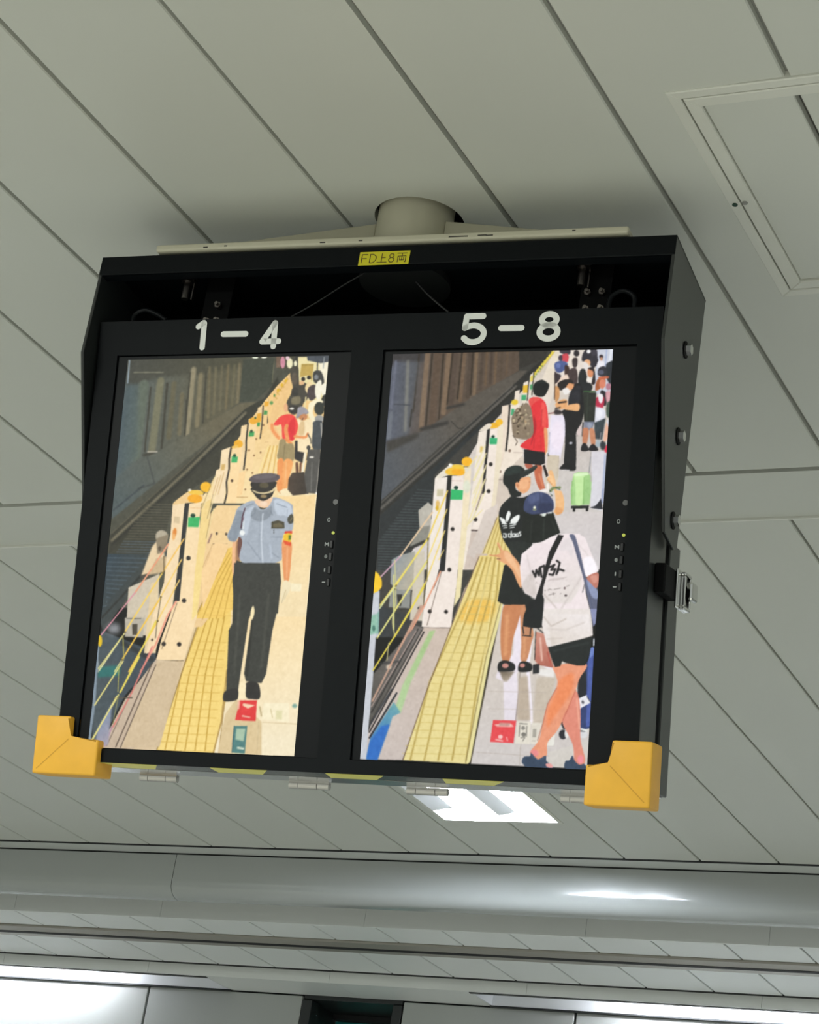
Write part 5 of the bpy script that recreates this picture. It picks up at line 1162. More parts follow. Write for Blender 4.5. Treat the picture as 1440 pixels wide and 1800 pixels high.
0 229 207 74 0 0.8 1 261.6,9.8 260.7,10.9 259.6,11.5 258.5,11.6 257.6,11.1 257.1,10.1 257,8.8 257.4,7.4 258.3,6.3 259.4,5.6 260.5,5.6 261.4,6.1 261.9,7.1 262,8.4
0 229 207 74 0 0.8 1 257.9,14.4 257.1,15.5 256,16.1 254.9,16.2 253.9,15.7 253.4,14.7 253.3,13.4 253.8,12 254.6,10.9 255.7,10.2 256.8,10.2 257.8,10.7 258.3,11.7 258.4,13
0 229 207 74 0 0.8 1 254.3,19 253.4,20.1 252.3,20.8 251.2,20.8 250.3,20.3 249.8,19.3 249.7,18 250.1,16.6 251,15.5 252.1,14.8 253.2,14.8 254.1,15.3 254.6,16.3 254.7,17.6
0 229 207 74 0 0.8 1 250.6,23.6 249.8,24.7 248.7,25.4 247.6,25.4 246.6,24.9 246.1,23.9 246,22.6 246.5,21.2 247.3,20.1 248.4,19.4 249.5,19.4 250.5,19.9 251,20.9 251.1,22.2
0 229 207 74 0 0.8 1 247,28.2 246.1,29.3 245,30 243.9,30 243,29.5 242.4,28.5 242.4,27.2 242.8,25.8 243.7,24.7 244.8,24.1 245.9,24 246.8,24.5 247.3,25.5 247.4,26.8
0 229 207 74 0 0.8 1 243.3,32.8 242.5,33.9 241.4,34.6 240.3,34.7 239.3,34.1 238.8,33.1 238.7,31.8 239.2,30.4 240,29.3 241.1,28.7 242.2,28.6 243.2,29.1 243.7,30.1 243.7,31.4
0 229 207 74 0 0.8 1 239.7,37.4 238.8,38.5 237.7,39.2 236.6,39.3 235.7,38.7 235.1,37.7 235.1,36.4 235.5,35.1 236.4,33.9 237.5,33.3 238.6,33.2 239.5,33.7 240,34.7 240.1,36
0 229 207 74 0 0.8 1 236,42 235.2,43.1 234.1,43.8 233,43.9 232,43.4 231.5,42.3 231.4,41 231.9,39.7 232.7,38.5 233.8,37.9 234.9,37.8 235.8,38.3 236.4,39.3 236.4,40.7
0 127 154 74 0 0.6 1 249.5,24.8 249.4,25.5 249,26 248.5,26.3 247.9,26.3 247.3,26 246.9,25.4 246.7,24.8 246.8,24.1 247.2,23.6 247.7,23.3 248.3,23.3 248.9,23.6 249.3,24.2
0 127 154 74 0 0.6 1 246.7,29 246.6,29.7 246.3,30.2 245.7,30.5 245.1,30.4 244.6,30.1 244.1,29.6 244,29 244.1,28.3 244.4,27.8 244.9,27.5 245.5,27.5 246.1,27.8 246.5,28.3
0 127 154 74 0 0.6 1 244,33.2 243.9,33.8 243.5,34.3 243,34.6 242.4,34.6 241.8,34.3 241.4,33.8 241.2,33.1 241.3,32.5 241.6,32 242.2,31.7 242.8,31.7 243.3,32 243.8,32.5
0 127 154 74 0 0.6 1 241.2,37.3 241.1,38 240.7,38.5 240.2,38.8 239.6,38.8 239,38.5 238.6,38 238.4,37.3 238.5,36.6 238.9,36.1 239.4,35.8 240,35.9 240.6,36.2 241,36.7
0 127 154 74 0 0.6 1 238.4,41.5 238.3,42.2 238,42.7 237.5,43 236.8,43 236.3,42.7 235.8,42.1 235.7,41.5 235.8,40.8 236.1,40.3 236.6,40 237.2,40 237.8,40.3 238.2,40.9
1 189 162 74 0.8 0.5 0 267.8,0.3 244.2,34.5
0 233 226 240 0 1.3 0 267.1,102.4 291.3,102.6 295.9,170.9 285.4,170.8 266.9,164.8
0 241 230 242 0 4.8 1 290.5,135.3 290.2,145.6 287.8,153.8 283.9,158.4 279.2,158.4 274.6,153.8 271.1,145.5 269.4,135.2 269.7,124.8 272.1,116.6 276,112 280.7,112 285.3,116.7 288.8,125
2 201 191 184 207 201 196 0 0.5 0 307.1,135.4 311.9,209.2 294,120.5 356.9,121.1 359.3,253 285,253.3 286,179.7
1 141 136 132 0.8 0.5 0 334.9,160.7 333.4,194.6
2 216 212 218 220 219 226 0 0.5 0 338.9,165.2 358.4,238.4 335.6,159.3 357.9,159.4 357.8,251.5 339.7,247.2
1 169 180 207 3.2 1.3 0 357.5,165.3 357.7,238.4
1 136 146 184 1.6 1 0 357.1,218 356.9,238.4
0 204 208 220 0 0.6 0 334.2,-1.3 361.2,-1 359.7,70.8 332.8,70.4
1 169 182 214 1.9 0.6 0 349.3,0.6 348.7,26
1 232 236 244 3.2 1 0 356.8,0.7 355.1,20.1
0 230 220 210 0 0.5 0 273.8,-1.1 334.2,-1.3 331.8,54 304.7,53.6 271.3,51.5
0 59 55 64 0 0.6 1 275.3,-1 290.4,-1.5 291,6.8 277.2,5
0 207 74 85 0 0.6 1 278.2,8.1 287.9,6 290.2,17.3 281.2,18.7
0 71 60 72 0 0.6 1 273.7,9.5 278.9,8.1 279.6,17.1 274.1,15.5
0 233 221 208 0 0.6 1 289.9,12.8 298.8,10 303.9,19.1 300,28 292.4,27.9
0 63 53 54 0 0.8 1 296,14.4 303.5,13.1 303.6,26.6 297.6,26.5
0 47 42 46 0 0.6 1 306.3,5.6 306,7.9 304.9,9.6 303.1,10.6 301.1,10.5 299.2,9.5 297.9,7.7 297.3,5.5 297.6,3.2 298.7,1.5 300.5,0.5 302.5,0.6 304.4,1.6 305.8,3.4
0 53 50 58 0 0.6 1 312.1,5.8 319.2,-1.6 332.8,0.2 335.4,16.7 330.2,30.1 320.5,19.4 311.4,17.8
0 61 58 68 0 0.6 1 334.6,4 334.3,6.3 333.1,8.2 331.4,9.2 329.4,9.1 327.5,8.1 326.1,6.1 325.5,3.8 325.8,1.5 327,-0.4 328.7,-1.4 330.7,-1.4 332.6,-0.3 334,1.6
0 244 242 242 0 0.8 1 324.3,3 324,4.3 323.2,5.3 321.9,5.9 320.4,5.9 319,5.3 318.1,4.2 317.6,2.9 317.9,1.6 318.7,0.6 320,-0 321.5,0 322.9,0.6 323.9,1.7
0 233 177 132 0 0.6 1 325,21 324.6,23.5 323.3,25.4 321.4,26.5 319.1,26.4 317,25.3 315.4,23.3 314.7,20.8 315.1,18.4 316.4,16.4 318.4,15.3 320.6,15.4 322.8,16.5 324.3,18.5
0 232 226 222 0 1 1 314.5,19.3 322.3,24 321.3,31.4 315.3,31.3
0 47 45 54 0 0.8 1 329,10.6 336.8,15.3 334.5,25.7 329.9,25.6
0 58 47 51 0 0.5 1 344.7,11.7 344.4,13.1 343.6,14.2 342.3,14.8 340.8,14.8 339.5,14.1 338.5,13 338,11.5 338.3,10.1 339.1,9 340.4,8.4 341.9,8.4 343.3,9.1 344.2,10.2
0 201 150 120 0 0.5 1 344.1,15.4 344,16.7 343.4,17.7 342.6,18.3 341.6,18.3 340.6,17.7 339.9,16.6 339.6,15.3 339.8,14 340.3,13 341.2,12.4 342.2,12.4 343.1,13 343.8,14.1
0 236 234 240 0 0.6 1 337,19 346,19.2 346.6,27.4 336.1,28.7
0 43 47 53 0 0.6 1 349.5,26 353.6,20.8 361.1,21 361.7,54.5 352.3,46.9
0 51 51 58 0 0.6 1 338.5,30.2 346.5,26.7 351.3,32 350.5,42.4 338.4,40.7
0 86 88 106 0 0.8 1 347.1,36.4 346.8,37.9 345.6,39.1 343.8,39.8 341.8,39.8 340,39 338.7,37.8 338.1,36.2 338.5,34.7 339.6,33.4 341.4,32.8 343.4,32.8 345.2,33.5 346.6,34.8
0 77 92 142 0 0.3 1 267.7,21.4 275,17.3 284.2,18 289.1,23.3 283.6,32.2 276.3,35.9 269.9,32
0 106 122 176 0 1.3 1 277.6,24.6 277.4,26.3 276.5,27.6 275,28.4 273.4,28.3 271.9,27.6 270.8,26.2 270.3,24.5 270.6,22.8 271.5,21.4 272.9,20.7 274.5,20.7 276,21.5 277.2,22.9
0 63 45 40 0 0.6 1 284.6,24.7 290.8,26.4 293,36.9 285.6,39.8
0 71 58 58 0 0.6 1 291.2,32.4 303.1,29.6 306.1,52.1 295.8,56.4 290.6,45.9
0 233 211 192 0 0.6 1 270.2,36.5 279.8,42.7 288.6,38.3 292.3,48.9 277.3,51.6 271.6,56
0 58 48 52 0 0.8 1 268.6,35 273.3,36.6 279.7,41.2 271.4,53
0 39 41 43 0 0.5 1 309.3,32.7 316.8,31.3 322.3,46.4 330.6,58.5 326.6,67.3 316.1,67.2 307.5,50.6
0 216 143 102 0 0.5 1 331.2,36.1 330.9,39.4 329.7,42.1 327.7,43.6 325.5,43.6 323.3,42 321.7,39.3 321,35.9 321.3,32.5 322.5,29.8 324.5,28.4 326.8,28.4 328.9,30 330.5,32.7
0 44 37 40 0 0.5 1 321.2,29.9 326.3,27.8 331.8,31.6 334.7,52.6 328.8,54 330.6,36.1 324.3,31.5
0 243 238 230 0 0.5 1 321.3,43.4 326.8,46.5 328.7,52.5 321.1,50.8
0 168 96 60 0 0.3 1 336.1,51.1 340.2,45.2 347.6,43.8 351.1,51.3 345,49.7 342.7,61.6 335.4,64.5
0 217 132 104 0 0.5 1 351.1,54.8 350.5,58 349,60.6 347,61.9 344.7,61.6 342.7,59.9 341.3,57.1 340.9,53.7 341.5,50.4 343,47.9 345.1,46.6 347.3,46.8 349.3,48.5 350.7,51.4
0 201 106 74 0 0.6 1 338.6,43.7 353.5,42.4 355.2,45.4 343.3,46.7
0 43 39 44 0 0.6 1 344.4,64.6 353.8,70.7 353.4,88.5 344.1,82.4
0 184 48 74 0 0.6 1 336.9,76.4 349.6,75.1 349.1,91.4 338.6,89.8
0 239 233 236 0 0.6 1 340.3,70.5 347.9,72.1 347.1,84 342.6,82.4
0 176 120 136 0 1 1 360.5,58.9 360.2,61.2 359.1,63.1 357.3,64.1 355.3,64.1 353.5,63 352.1,61.1 351.5,58.8 351.8,56.5 352.9,54.6 354.7,53.6 356.7,53.6 358.5,54.7 359.9,56.6
0 217 160 168 0 1.3 1 352.1,67.7 361,67.8 360.5,82.7 354.5,82.6
0 73 86 74 0 1 1 354.7,85.6 361.2,82.7 361.2,106.4 355.1,103.3
0 223 224 234 0 0.3 1 335.7,92 350.7,93.7 353.7,104.8 346.3,117.3 333.9,110.5
0 238 238 245 0 1.6 1 348.9,101.8 348.6,105 347.3,107.5 345.4,109 343.1,108.9 341,107.5 339.4,104.9 338.7,101.7 339,98.5 340.3,95.9 342.2,94.5 344.5,94.5 346.6,96 348.2,98.6
0 58 67 72 0 1 0 337.2,115 354.6,107.8 350.8,141.7 338.8,140.1
0 170 182 188 0 1 1 349.4,147.6 349.1,150.1 348.1,152.2 346.5,153.3 344.7,153.3 342.9,152.1 341.6,150.1 341.1,147.5 341.3,145 342.3,142.9 343.9,141.8 345.8,141.8 347.5,142.9 348.8,145
0 51 56 60 0 1 1 357.3,150.6 357.1,153.8 356,156.3 354.3,157.7 352.3,157.7 350.4,156.3 349,153.7 348.4,150.5 348.6,147.3 349.7,144.8 351.4,143.3 353.4,143.4 355.3,144.8 356.7,147.4
0 232 180 154 0 0.5 1 356.6,115.2 360.7,121.1 360.3,138.8 354,144.7 353.8,129.9
1 208 216 234 1.9 0.6 0 357.9,112.2 360.2,121.1
0 216 52 76 0 0.5 1 357.4,152 360.9,149.1 360.9,160.9 355.6,159.4
0 44 48 42 0 0.3 0 316.1,67.2 337.2,68.2 337.3,116.5 320.6,113.3
1 58 90 54 2.3 0.5 0 317.5,65.7 335.6,66.7
1 59 64 56 1.6 0.6 0 323.8,70.3 325,111.9
0 124 130 148 0 0.3 0 320.6,113.3 337.1,113.5 334.8,123.8 327.6,128.2 321.2,122.2
0 153 160 178 0 1 1 333.9,119.4 333.6,121.3 332.6,122.8 331.1,123.7 329.4,123.7 327.8,122.8 326.6,121.2 326.1,119.3 326.4,117.4 327.3,115.9 328.8,115 330.6,115 332.2,115.9 333.4,117.5
1 34 32 34 1.9 0.3 0 319.2,114.8 319.8,135.5
0 196 128 94 0 0.3 1 320.5,123.7 328.9,125.3 327.3,147.4 321.3,147.4 319.8,135.5
0 201 138 104 0 0.3 1 330.4,125.3 337.9,126.8 340.8,147.5 335,150.4
0 33 31 34 0 0.2 1 320.6,148.1 325.8,147.4 331,157.8 319.1,158.4
0 33 31 34 0 0.2 1 334.2,149.7 339.4,149 345.9,157.9 331,158.1
1 176 170 174 1 0.5 0 348.6,129.9 347.8,141.7
0 31 30 32 0 0.2 1 301.8,55 310.7,53.7 316.1,67.2 319.2,91 317.6,113.3 309.7,129.5 311,150.3 311.9,185.7 301.4,186.4 293.5,179.7 293,150.2 290.5,113 284.9,96.6 293.6,90.7 294.1,75.8
0 42 42 48 0 2.3 1 296.5,66.9 310.9,56.7 311.3,85 296.2,84.8
0 234 178 124 0 0.2 1 287.4,89.2 299.3,85.6 311.3,85.7 311.2,96.2 298.4,95.3 289.2,93.7
0 224 160 112 0 0.5 1 300.7,58.7 299.1,61.5 296.6,63.3 293.7,63.7 290.8,62.7 288.6,60.4 287.6,57.3 287.9,54 289.4,51.2 292,49.5 294.9,49 297.8,50.1 299.9,52.4 301,55.5
0 42 36 35 0 0.2 1 275.8,51.6 286.1,46.5 296.7,47.5 300.1,53.5 292.5,52.6 287,60.8 279.7,63.7 275.5,57.6
0 240 236 232 0 0.3 1 283.3,62.2 291.5,60.1 295,66.9 287.7,70.5
0 230 171 116 0 0.3 1 273.5,84.5 282.2,78.6 291.3,78.8 292,89.2 283.2,93.6 275.4,90.5
1 44 36 32 2.6 0.5 0 278.7,83.1 289.9,81.7
1 44 36 32 1.9 0.5 0 274,92 281.5,90.6
0 58 51 52 0 1 1 274.1,93.5 284.9,96.6 283.7,101 273.1,100.9
1 112 48 47 1.3 0.3 0 263.2,100.1 272.9,98.7
0 201 146 94 0 0.8 1 270.9,57.5 277.9,60.6 278.9,75.6 273.3,81.5
1 74 63 56 1.3 0.5 0 269.9,42.5 271.6,78.5
0 27 26 28 0 0.2 1 294.9,178.3 310.7,179.8 310.6,189.4 288,187.1 289.2,182.7
1 239 234 234 1.3 0.3 0 291.1,188.3 303.1,188.6
0 200 200 208 0 0.5 1 304.8,146.5 304.6,147.3 303.9,147.9 302.8,148.3 301.6,148.2 300.5,147.9 299.7,147.3 299.4,146.5 299.6,145.7 300.3,145.1 301.4,144.8 302.6,144.8 303.7,145.1 304.5,145.8
1 27 26 28 1.3 0.5 0 311.3,131 312.3,135.5
0 218 200 196 0 0.6 1 310.4,129.5 316.4,117.7 317.9,129.6 313.1,135.5
0 234 223 206 0 0 0 229.6,39.1 235.2,33.3 236.3,70.2 229.9,73.1
1 42 40 38 1.6 0.3 0 235.6,34.8 234.8,70.2
0 226 207 90 0 0.9 0 230.6,40.6 234.7,39.2 234.7,48.1 230.7,49.5
0 79 154 102 0 0.9 0 231,53.9 235.1,53.1 235.1,61.9 231.2,61.9
0 236 224 207 0 0 0 219.9,50.8 228.1,47.1 228.7,81.9 219.5,86.2
0 233 189 56 0 0.9 0 219.7,55.2 228,53.9 228.3,67.1 219.9,67
0 66 164 108 0 0.9 0 218.3,69.9 226.1,70.1 225.8,78.3 218.3,78.2
1 43 40 38 1.6 0.3 0 228.4,48 227.9,78.9
0 233 220 203 0 0 0 207.4,63.9 214.7,61.6 213.9,84.6 206.8,86
0 240 187 50 0 0.6 1 213.4,81.1 213,82.7 211.8,84 209.9,84.8 207.8,84.7 205.8,84 204.4,82.6 203.8,80.9 204.1,79.3 205.4,78 207.2,77.3 209.4,77.3 211.4,78.1 212.8,79.4
0 234 217 198 0 0.3 0 188,87.2 201.3,84.5 200,149.1 204.3,166.6 189.4,201.6 155.8,283.1 151.7,148.8 188.4,113.8
0 240 227 211 0 0 0 201.5,87.4 216.2,83.2 217.1,137.5 227.8,160.9 212.8,201.6 189.5,203.1 197.8,160.8
1 31 29 28 2.8 0.3 0 200.2,85.9 200.7,125.6 199.4,157.8
0 70 166 114 0 0.9 0 203.3,91.8 208.5,91.9 208,102.2 203.1,101.6
0 125 103 90 0 0.6 1 207.5,157.9 207.4,158.9 206.9,159.7 206.1,160.2 205.1,160.2 204.2,159.7 203.6,158.9 203.3,157.9 203.5,156.9 204,156 204.8,155.6 205.7,155.6 206.6,156.1 207.2,156.9
0 125 103 90 0 0.6 1 194.6,190.5 194.5,191.6 193.9,192.4 193.1,192.8 192.2,192.8 191.3,192.4 190.7,191.5 190.4,190.5 190.5,189.5 191.1,188.7 191.9,188.3 192.8,188.3 193.7,188.7 194.3,189.5
0 232 201 58 0 0.6 1 213.1,81.7 212.7,83.4 211.3,84.9 209.2,85.6 206.8,85.6 204.6,84.8 203,83.3 202.3,81.5 202.7,79.7 204.1,78.3 206.2,77.5 208.6,77.6 210.9,78.4 212.5,79.9
1 192 174 162 0.9 0.6 0 211.3,160.8 227.8,160.9
0 212 198 184 0 0.9 0 189.5,203.1 225.2,166.7 234.6,172.6 214.9,230.7 175.4,343.5 151.5,343.8
1 141 128 120 1.3 0.3 0 189.5,203.1 197.3,203.1
0 239 228 214 0 0 0 153.2,128.2 167.4,123.9 166.8,148.9 164.3,195.7 156.2,248.2 152.7,281.7 148.5,343.9 139.4,344 150.1,207.4 151.7,148.8
1 31 30 30 4.7 0.3 0 168.7,124.8 168.3,160.6 167.9,223.5
0 242 230 218 0 0 0 171.7,124.8 183.6,122.5 184.3,160.7 183.7,213.3 180.4,282.9 152.8,282.5 159.2,248.2 169.5,224.9 170.1,172.3
2 236 224 200 233 220 192 0 0.6 0 189.7,131.4 182.4,277.1 183.6,122.5 192,113.8 193.8,166.6 190.1,219.1 187.3,262.6 180.4,282.9 183.7,213.3
0 53 176 114 0 0.3 0 172,137.1 184.1,137.8 183.7,147.8 172.2,147.7
0 23 61 46 0 0.3 1 179.7,135.4 179.5,136.5 178.8,137.3 177.8,137.7 176.6,137.7 175.5,137.2 174.6,136.4 174.3,135.4 174.5,134.4 175.2,133.6 176.2,133.1 177.4,133.1 178.6,133.6 179.4,134.4
0 242 185 46 0 0.6 1 186.2,117.2 185.6,119.2 183.2,120.9 179.5,122.1 175.3,122.5 171.3,122.1 168.4,120.8 167.1,119 167.7,117 170.1,115.2 173.7,114 178,113.6 182,114.1 184.9,115.3
0 245 190 44 0 0.3 1 191,112.6 190.6,114.8 189.1,116.5 186.9,117.4 184.4,117.4 182,116.4 180.3,114.7 179.5,112.5 180,110.3 181.4,108.6 183.6,107.7 186.2,107.7 188.6,108.7 190.3,110.4
0 230 220 203 0 0.3 1 153.1,126.7 165.8,115 173.5,116.6 168,123.9
0 51 42 39 0 0.3 1 178.1,179.1 178,180 177.5,180.7 176.6,181.1 175.7,181.1 174.8,180.7 174.2,180 173.9,179.1 174.1,178.2 174.6,177.5 175.4,177.1 176.4,177.1 177.2,177.5 177.9,178.2
0 51 42 39 0 0.3 1 177.7,221.7 177.5,222.6 177,223.3 176.2,223.7 175.3,223.7 174.4,223.3 173.8,222.6 173.5,221.7 173.6,220.8 174.2,220.1 175,219.7 175.9,219.7 176.8,220.1 177.4,220.8
0 51 42 39 0 0.3 1 160.3,266 160.1,266.8 159.6,267.6 158.8,267.9 157.8,268 157,267.6 156.3,266.9 156,266 156.2,265.1 156.7,264.4 157.5,264 158.5,264 159.3,264.4 160,265.1
0 51 42 39 0 0.3 1 177.7,265.9 177.5,266.7 177,267.5 176.2,267.9 175.3,267.9 174.4,267.5 173.8,266.8 173.5,265.9 173.6,265 174.1,264.3 175,263.9 175.9,263.9 176.8,264.3 177.4,265
0 223 192 106 0 1.6 0 157.3,150.3 161.6,151.2 161.1,160.6 157.1,160
1 232 223 174 1.9 0.6 0 165.3,148.9 151.3,184
1 232 223 174 1.9 0.6 0 166.7,167.1 151.7,204.5
1 232 223 174 1.9 0.6 0 168,185.2 152,224.9
1 232 223 174 1.9 0.6 0 169.4,203.3 152.4,245.4
1 232 223 174 1.9 0.6 0 170.8,221.4 152.7,265.7
1 107 95 87 1.3 0.6 0 157.9,251.2 170.8,201.6
1 75 63 58 1.3 0.3 0 152.8,283.1 180.5,283.5
0 207 192 180 0 0.6 0 152.9,284.3 182.9,284.1 163.4,343.7 145.4,343.9
0 185 180 168 0 0.7 0 63.8,251.6 78.7,238.8 86.3,244.8 85.7,282 67.7,278.7
0 140 138 128 0 1.5 0 67.7,278.7 85.2,275.2 83.5,298.9 54.3,309.3
1 42 41 39 4.8 1.1 0 52.8,312.7 78.4,300.6
2 138 147 152 179 173 157 0 0.5 0 26,333.3 61.1,349.7 26.1,329.9 37.6,323 63.7,316 65.1,376.5 40.4,377.7 27.1,367
0 141 143 138 0 0.9 0 27.9,377.1 61.6,376.5 62.2,405 27.5,404
0 43 42 40 0 0.5 0 39.1,383.6 48,383.5 47.8,401.9 42.5,402
2 49 54 58 59 56 53 0 1.5 0 12.9,409.3 94.3,432.7 12.1,400.9 86.6,424.5 95.6,449.2 -1.3,451.5
0 207 198 180 0 0.4 0 63.8,317.6 79.6,315.8 83.3,382.9 84.9,424.6 63.7,423.3 64.3,366.4
0 43 42 40 0 0.4 1 79.4,404.7 79.2,405.7 78.7,406.5 77.8,407 76.8,407 75.8,406.6 75.1,405.8 74.8,404.8 75,403.7 75.5,402.9 76.4,402.4 77.4,402.4 78.4,402.9 79.1,403.7
0 239 230 220 0 0 0 87.1,200.5 107.4,198.9 107.3,221 106.8,281.9 104.7,344.1 87.3,432.8 83.8,432.9 86.5,357.7 87.1,298.9 86.5,248.1
0 228 220 203 0 0.2 1 87.2,201.4 102.7,185.2 111.2,180.1 127,179.3 144.9,183.7 135.3,195.5 110.7,196.3
0 207 198 166 0 0.9 0 92.1,218.4 102.7,218.4 102.7,229.4 92.1,229.5
0 224 184 106 0 1.3 1 98,241.3 97.9,243.8 97.2,245.8 96,246.9 94.6,247 93.2,245.8 92.2,243.8 91.6,241.3 91.8,238.8 92.5,236.8 93.7,235.7 95.1,235.7 96.4,236.8 97.5,238.8
0 217 176 48 0 0.9 1 97.3,248.1 97.2,249.9 96.5,251.3 95.4,252.1 94.2,252.1 93,251.3 92.1,249.9 91.6,248.1 91.8,246.4 92.5,244.9 93.5,244.2 94.8,244.1 96,244.9 96.9,246.3
0 27 27 28 0 0.2 0 107.5,196.3 114.6,196.3 114.6,234.5 115.6,281.8 114.6,346.4 105.8,346.6 107.3,298.7 108,241.3
0 240 228 218 0 0 0 114.3,197.2 133.6,196.4 135.6,234.5 135.8,281.7 135.3,365.4 132.5,408.6 131.9,434.3 85.6,433.7 91.3,396.1 108.5,347.4 114.6,346.4 114.7,248
2 239 224 194 236 223 174 0 0.5 0 143.7,214.2 137.4,382 134.4,195.5 145,185.3 146.4,226 145.7,274.9 144,331.9 142.9,385.2 133.8,402 135.5,357 136.2,264.8
1 216 182 168 0.7 0.4 0 115.2,204.8 133.9,205.3
0 47 181 104 0 0.2 0 115.1,218.4 134.5,220.1 134.8,234.8 115.1,234.5
0 18 58 44 0 0.2 1 126.3,215.9 126,217.2 125.2,218.2 123.8,218.8 122.2,218.8 120.8,218.2 119.7,217.2 119.3,215.9 119.5,214.5 120.4,213.5 121.8,212.9 123.3,212.9 124.8,213.5 125.8,214.5
0 241 192 58 0 0.5 1 134.9,187.9 133.9,190.9 129.9,193.6 123.7,195.4 116.6,196.2 109.9,195.6 105.1,193.8 102.9,191.1 104,188.2 108,185.5 114.2,183.6 121.4,182.9 128,183.5 132.8,185.3
0 246 178 31 0 0.4 1 135.3,192 134.2,194.3 131.2,196 126.8,196.7 122,196.4 117.6,195 114.5,192.9 113.4,190.5 114.5,188.2 117.5,186.5 121.9,185.8 126.8,186.1 131.2,187.5 134.2,189.6
0 243 201 60 0 0.5 1 134.3,183.7 133.2,185 130.3,186 126,186.2 121.3,185.8 117.1,184.8 114.2,183.4 113.1,181.8 114.2,180.4 117.2,179.5 121.4,179.2 126.1,179.6 130.4,180.7 133.3,182.1
0 248 185 38 0 0.4 1 145.6,174.8 145,178.1 142.9,180.7 139.6,182.1 135.9,182.1 132.4,180.6 129.8,178 128.7,174.8 129.3,171.5 131.5,168.9 134.8,167.5 138.5,167.5 142,169 144.5,171.6
0 244 242 230 0 0.4 1 114,179.8 113.7,180.9 112.9,181.7 111.7,182.1 110.3,182.1 109,181.7 108,180.8 107.6,179.8 107.9,178.8 108.7,177.9 109.9,177.5 111.3,177.5 112.6,177.9 113.6,178.8
1 91 74 32 1.1 0.4 0 132.5,182.8 142.2,182.8
0 38 33 31 0 0.4 1 125.4,280.9 125.2,282.3 124.4,283.4 123.2,284 121.8,284 120.4,283.4 119.5,282.3 119.1,280.9 119.3,279.5 120.1,278.4 121.3,277.8 122.7,277.8 124,278.4 125,279.5
0 38 33 31 0 0.4 1 125.1,344.1 124.9,345.5 124.1,346.6 122.9,347.3 121.5,347.3 120.1,346.7 119.2,345.6 118.8,344.2 119,342.8 119.8,341.7 121,341.1 122.4,341.1 123.7,341.7 124.6,342.8
0 38 33 31 0 0.4 1 98.4,409.3 98.2,410.7 97.4,411.8 96.2,412.4 94.8,412.5 93.5,411.9 92.5,410.8 92.1,409.4 92.3,408 93.1,406.9 94.3,406.3 95.7,406.3 97,406.9 97.9,407.9
0 38 33 31 0 0.4 1 124.7,409.3 124.5,410.7 123.8,411.8 122.6,412.4 121.2,412.4 119.9,411.8 118.9,410.8 118.5,409.4 118.7,408 119.5,406.9 120.7,406.3 122.1,406.3 123.4,406.8 124.3,407.9
0 38 33 31 0 0.4 1 179.5,179 179.3,180.4 178.5,181.5 177.3,182.1 175.9,182.1 174.6,181.5 173.6,180.4 173.2,179 173.4,177.6 174.2,176.5 175.4,175.9 176.8,175.9 178.1,176.5 179.1,177.6
0 38 33 31 0 0.4 1 179.2,221.4 178.9,222.8 178.2,223.9 177,224.5 175.6,224.5 174.3,223.9 173.3,222.8 172.9,221.4 173.1,220 173.9,218.9 175.1,218.3 176.5,218.3 177.8,218.9 178.7,220
0 38 33 31 0 0.4 1 161.4,265.7 161.2,267.1 160.4,268.2 159.2,268.8 157.8,268.8 156.5,268.2 155.6,267.1 155.1,265.7 155.4,264.3 156.1,263.2 157.4,262.6 158.7,262.6 160.1,263.2 161,264.3
0 38 33 31 0 0.4 1 178.6,265.9 178.4,267.3 177.7,268.4 176.4,269.1 175.1,269.1 173.8,268.5 172.8,267.4 172.4,266 172.6,264.6 173.4,263.5 174.6,262.9 176,262.9 177.3,263.5 178.2,264.6
1 64 52 44 1.1 0.4 0 87.4,434.5 131.4,434.3
1 75 58 52 1.1 0.2 0 152.4,282 181.9,282.3
0 223 226 204 0 2.2 1 146.2,214.2 145.9,218.6 144.5,222.1 142.3,224.1 139.6,224.1 137.1,222.1 135.2,218.6 134.2,214.2 134.5,209.7 135.9,206.2 138.1,204.2 140.8,204.3 143.3,206.2 145.2,209.8
1 236 223 168 1.8 0.5 0 167.7,161.7 149.9,204
1 236 223 168 1.8 0.5 0 169.1,180.3 151,241.2
1 236 223 168 1.8 0.5 0 169,202.3 146.3,271.5
1 236 223 168 1.8 0.5 0 152.4,166.7 139.8,185.3
1 236 223 168 1.8 0.5 0 167.5,251.2 144.9,274.9
1 227 198 162 2.6 0.4 0 87.1,254.9 39.6,324.7
1 207 166 184 2.4 0.4 0 39.6,324.7 10.2,357.1
1 241 210 100 2.4 0.4 0 109.1,221 83.3,295.5
1 236 215 94 2.7 0.4 0 83.3,295.5 36.2,370.2
1 217 223 162 2.6 0.4 0 36.2,370.2 12.6,405.9
1 242 216 124 2 0.4 0 110.5,249.8 84.3,330.9
1 236 210 85 2.7 0.4 0 84.4,331.7 37,410.5
1 220 223 146 2.2 0.4 0 36.2,412.2 12.9,451.2
1 242 216 124 2 0.4 0 109.6,283.5 83.8,367.8
1 236 210 85 2.7 0.4 0 83.9,369.5 40.3,450.5
1 242 216 124 1.6 0.4 0 110.2,313.8 103.5,329
1 230 162 132 2.6 0.4 0 107.6,347.4 84.9,402.9 62.3,450
1 90 74 64 0.9 0.4 0 109.4,347.4 92.4,431
1 207 203 138 1.5 0.5 1 31.1,329.8 37.9,390.4 35.4,423.9 40.9,447.2
1 123 111 60 1.5 0.5 0 83.3,295.5 86.9,362.7
1 106 90 52 1.1 0.5 0 83.9,369.5 84.6,399.6
0 107 90 34 0 0.4 1 85.1,296.4 85,297.2 84.6,297.9 83.9,298.3 83.1,298.4 82.3,298 81.8,297.3 81.6,296.4 81.7,295.5 82.1,294.8 82.8,294.4 83.6,294.4 84.3,294.8 84.8,295.5
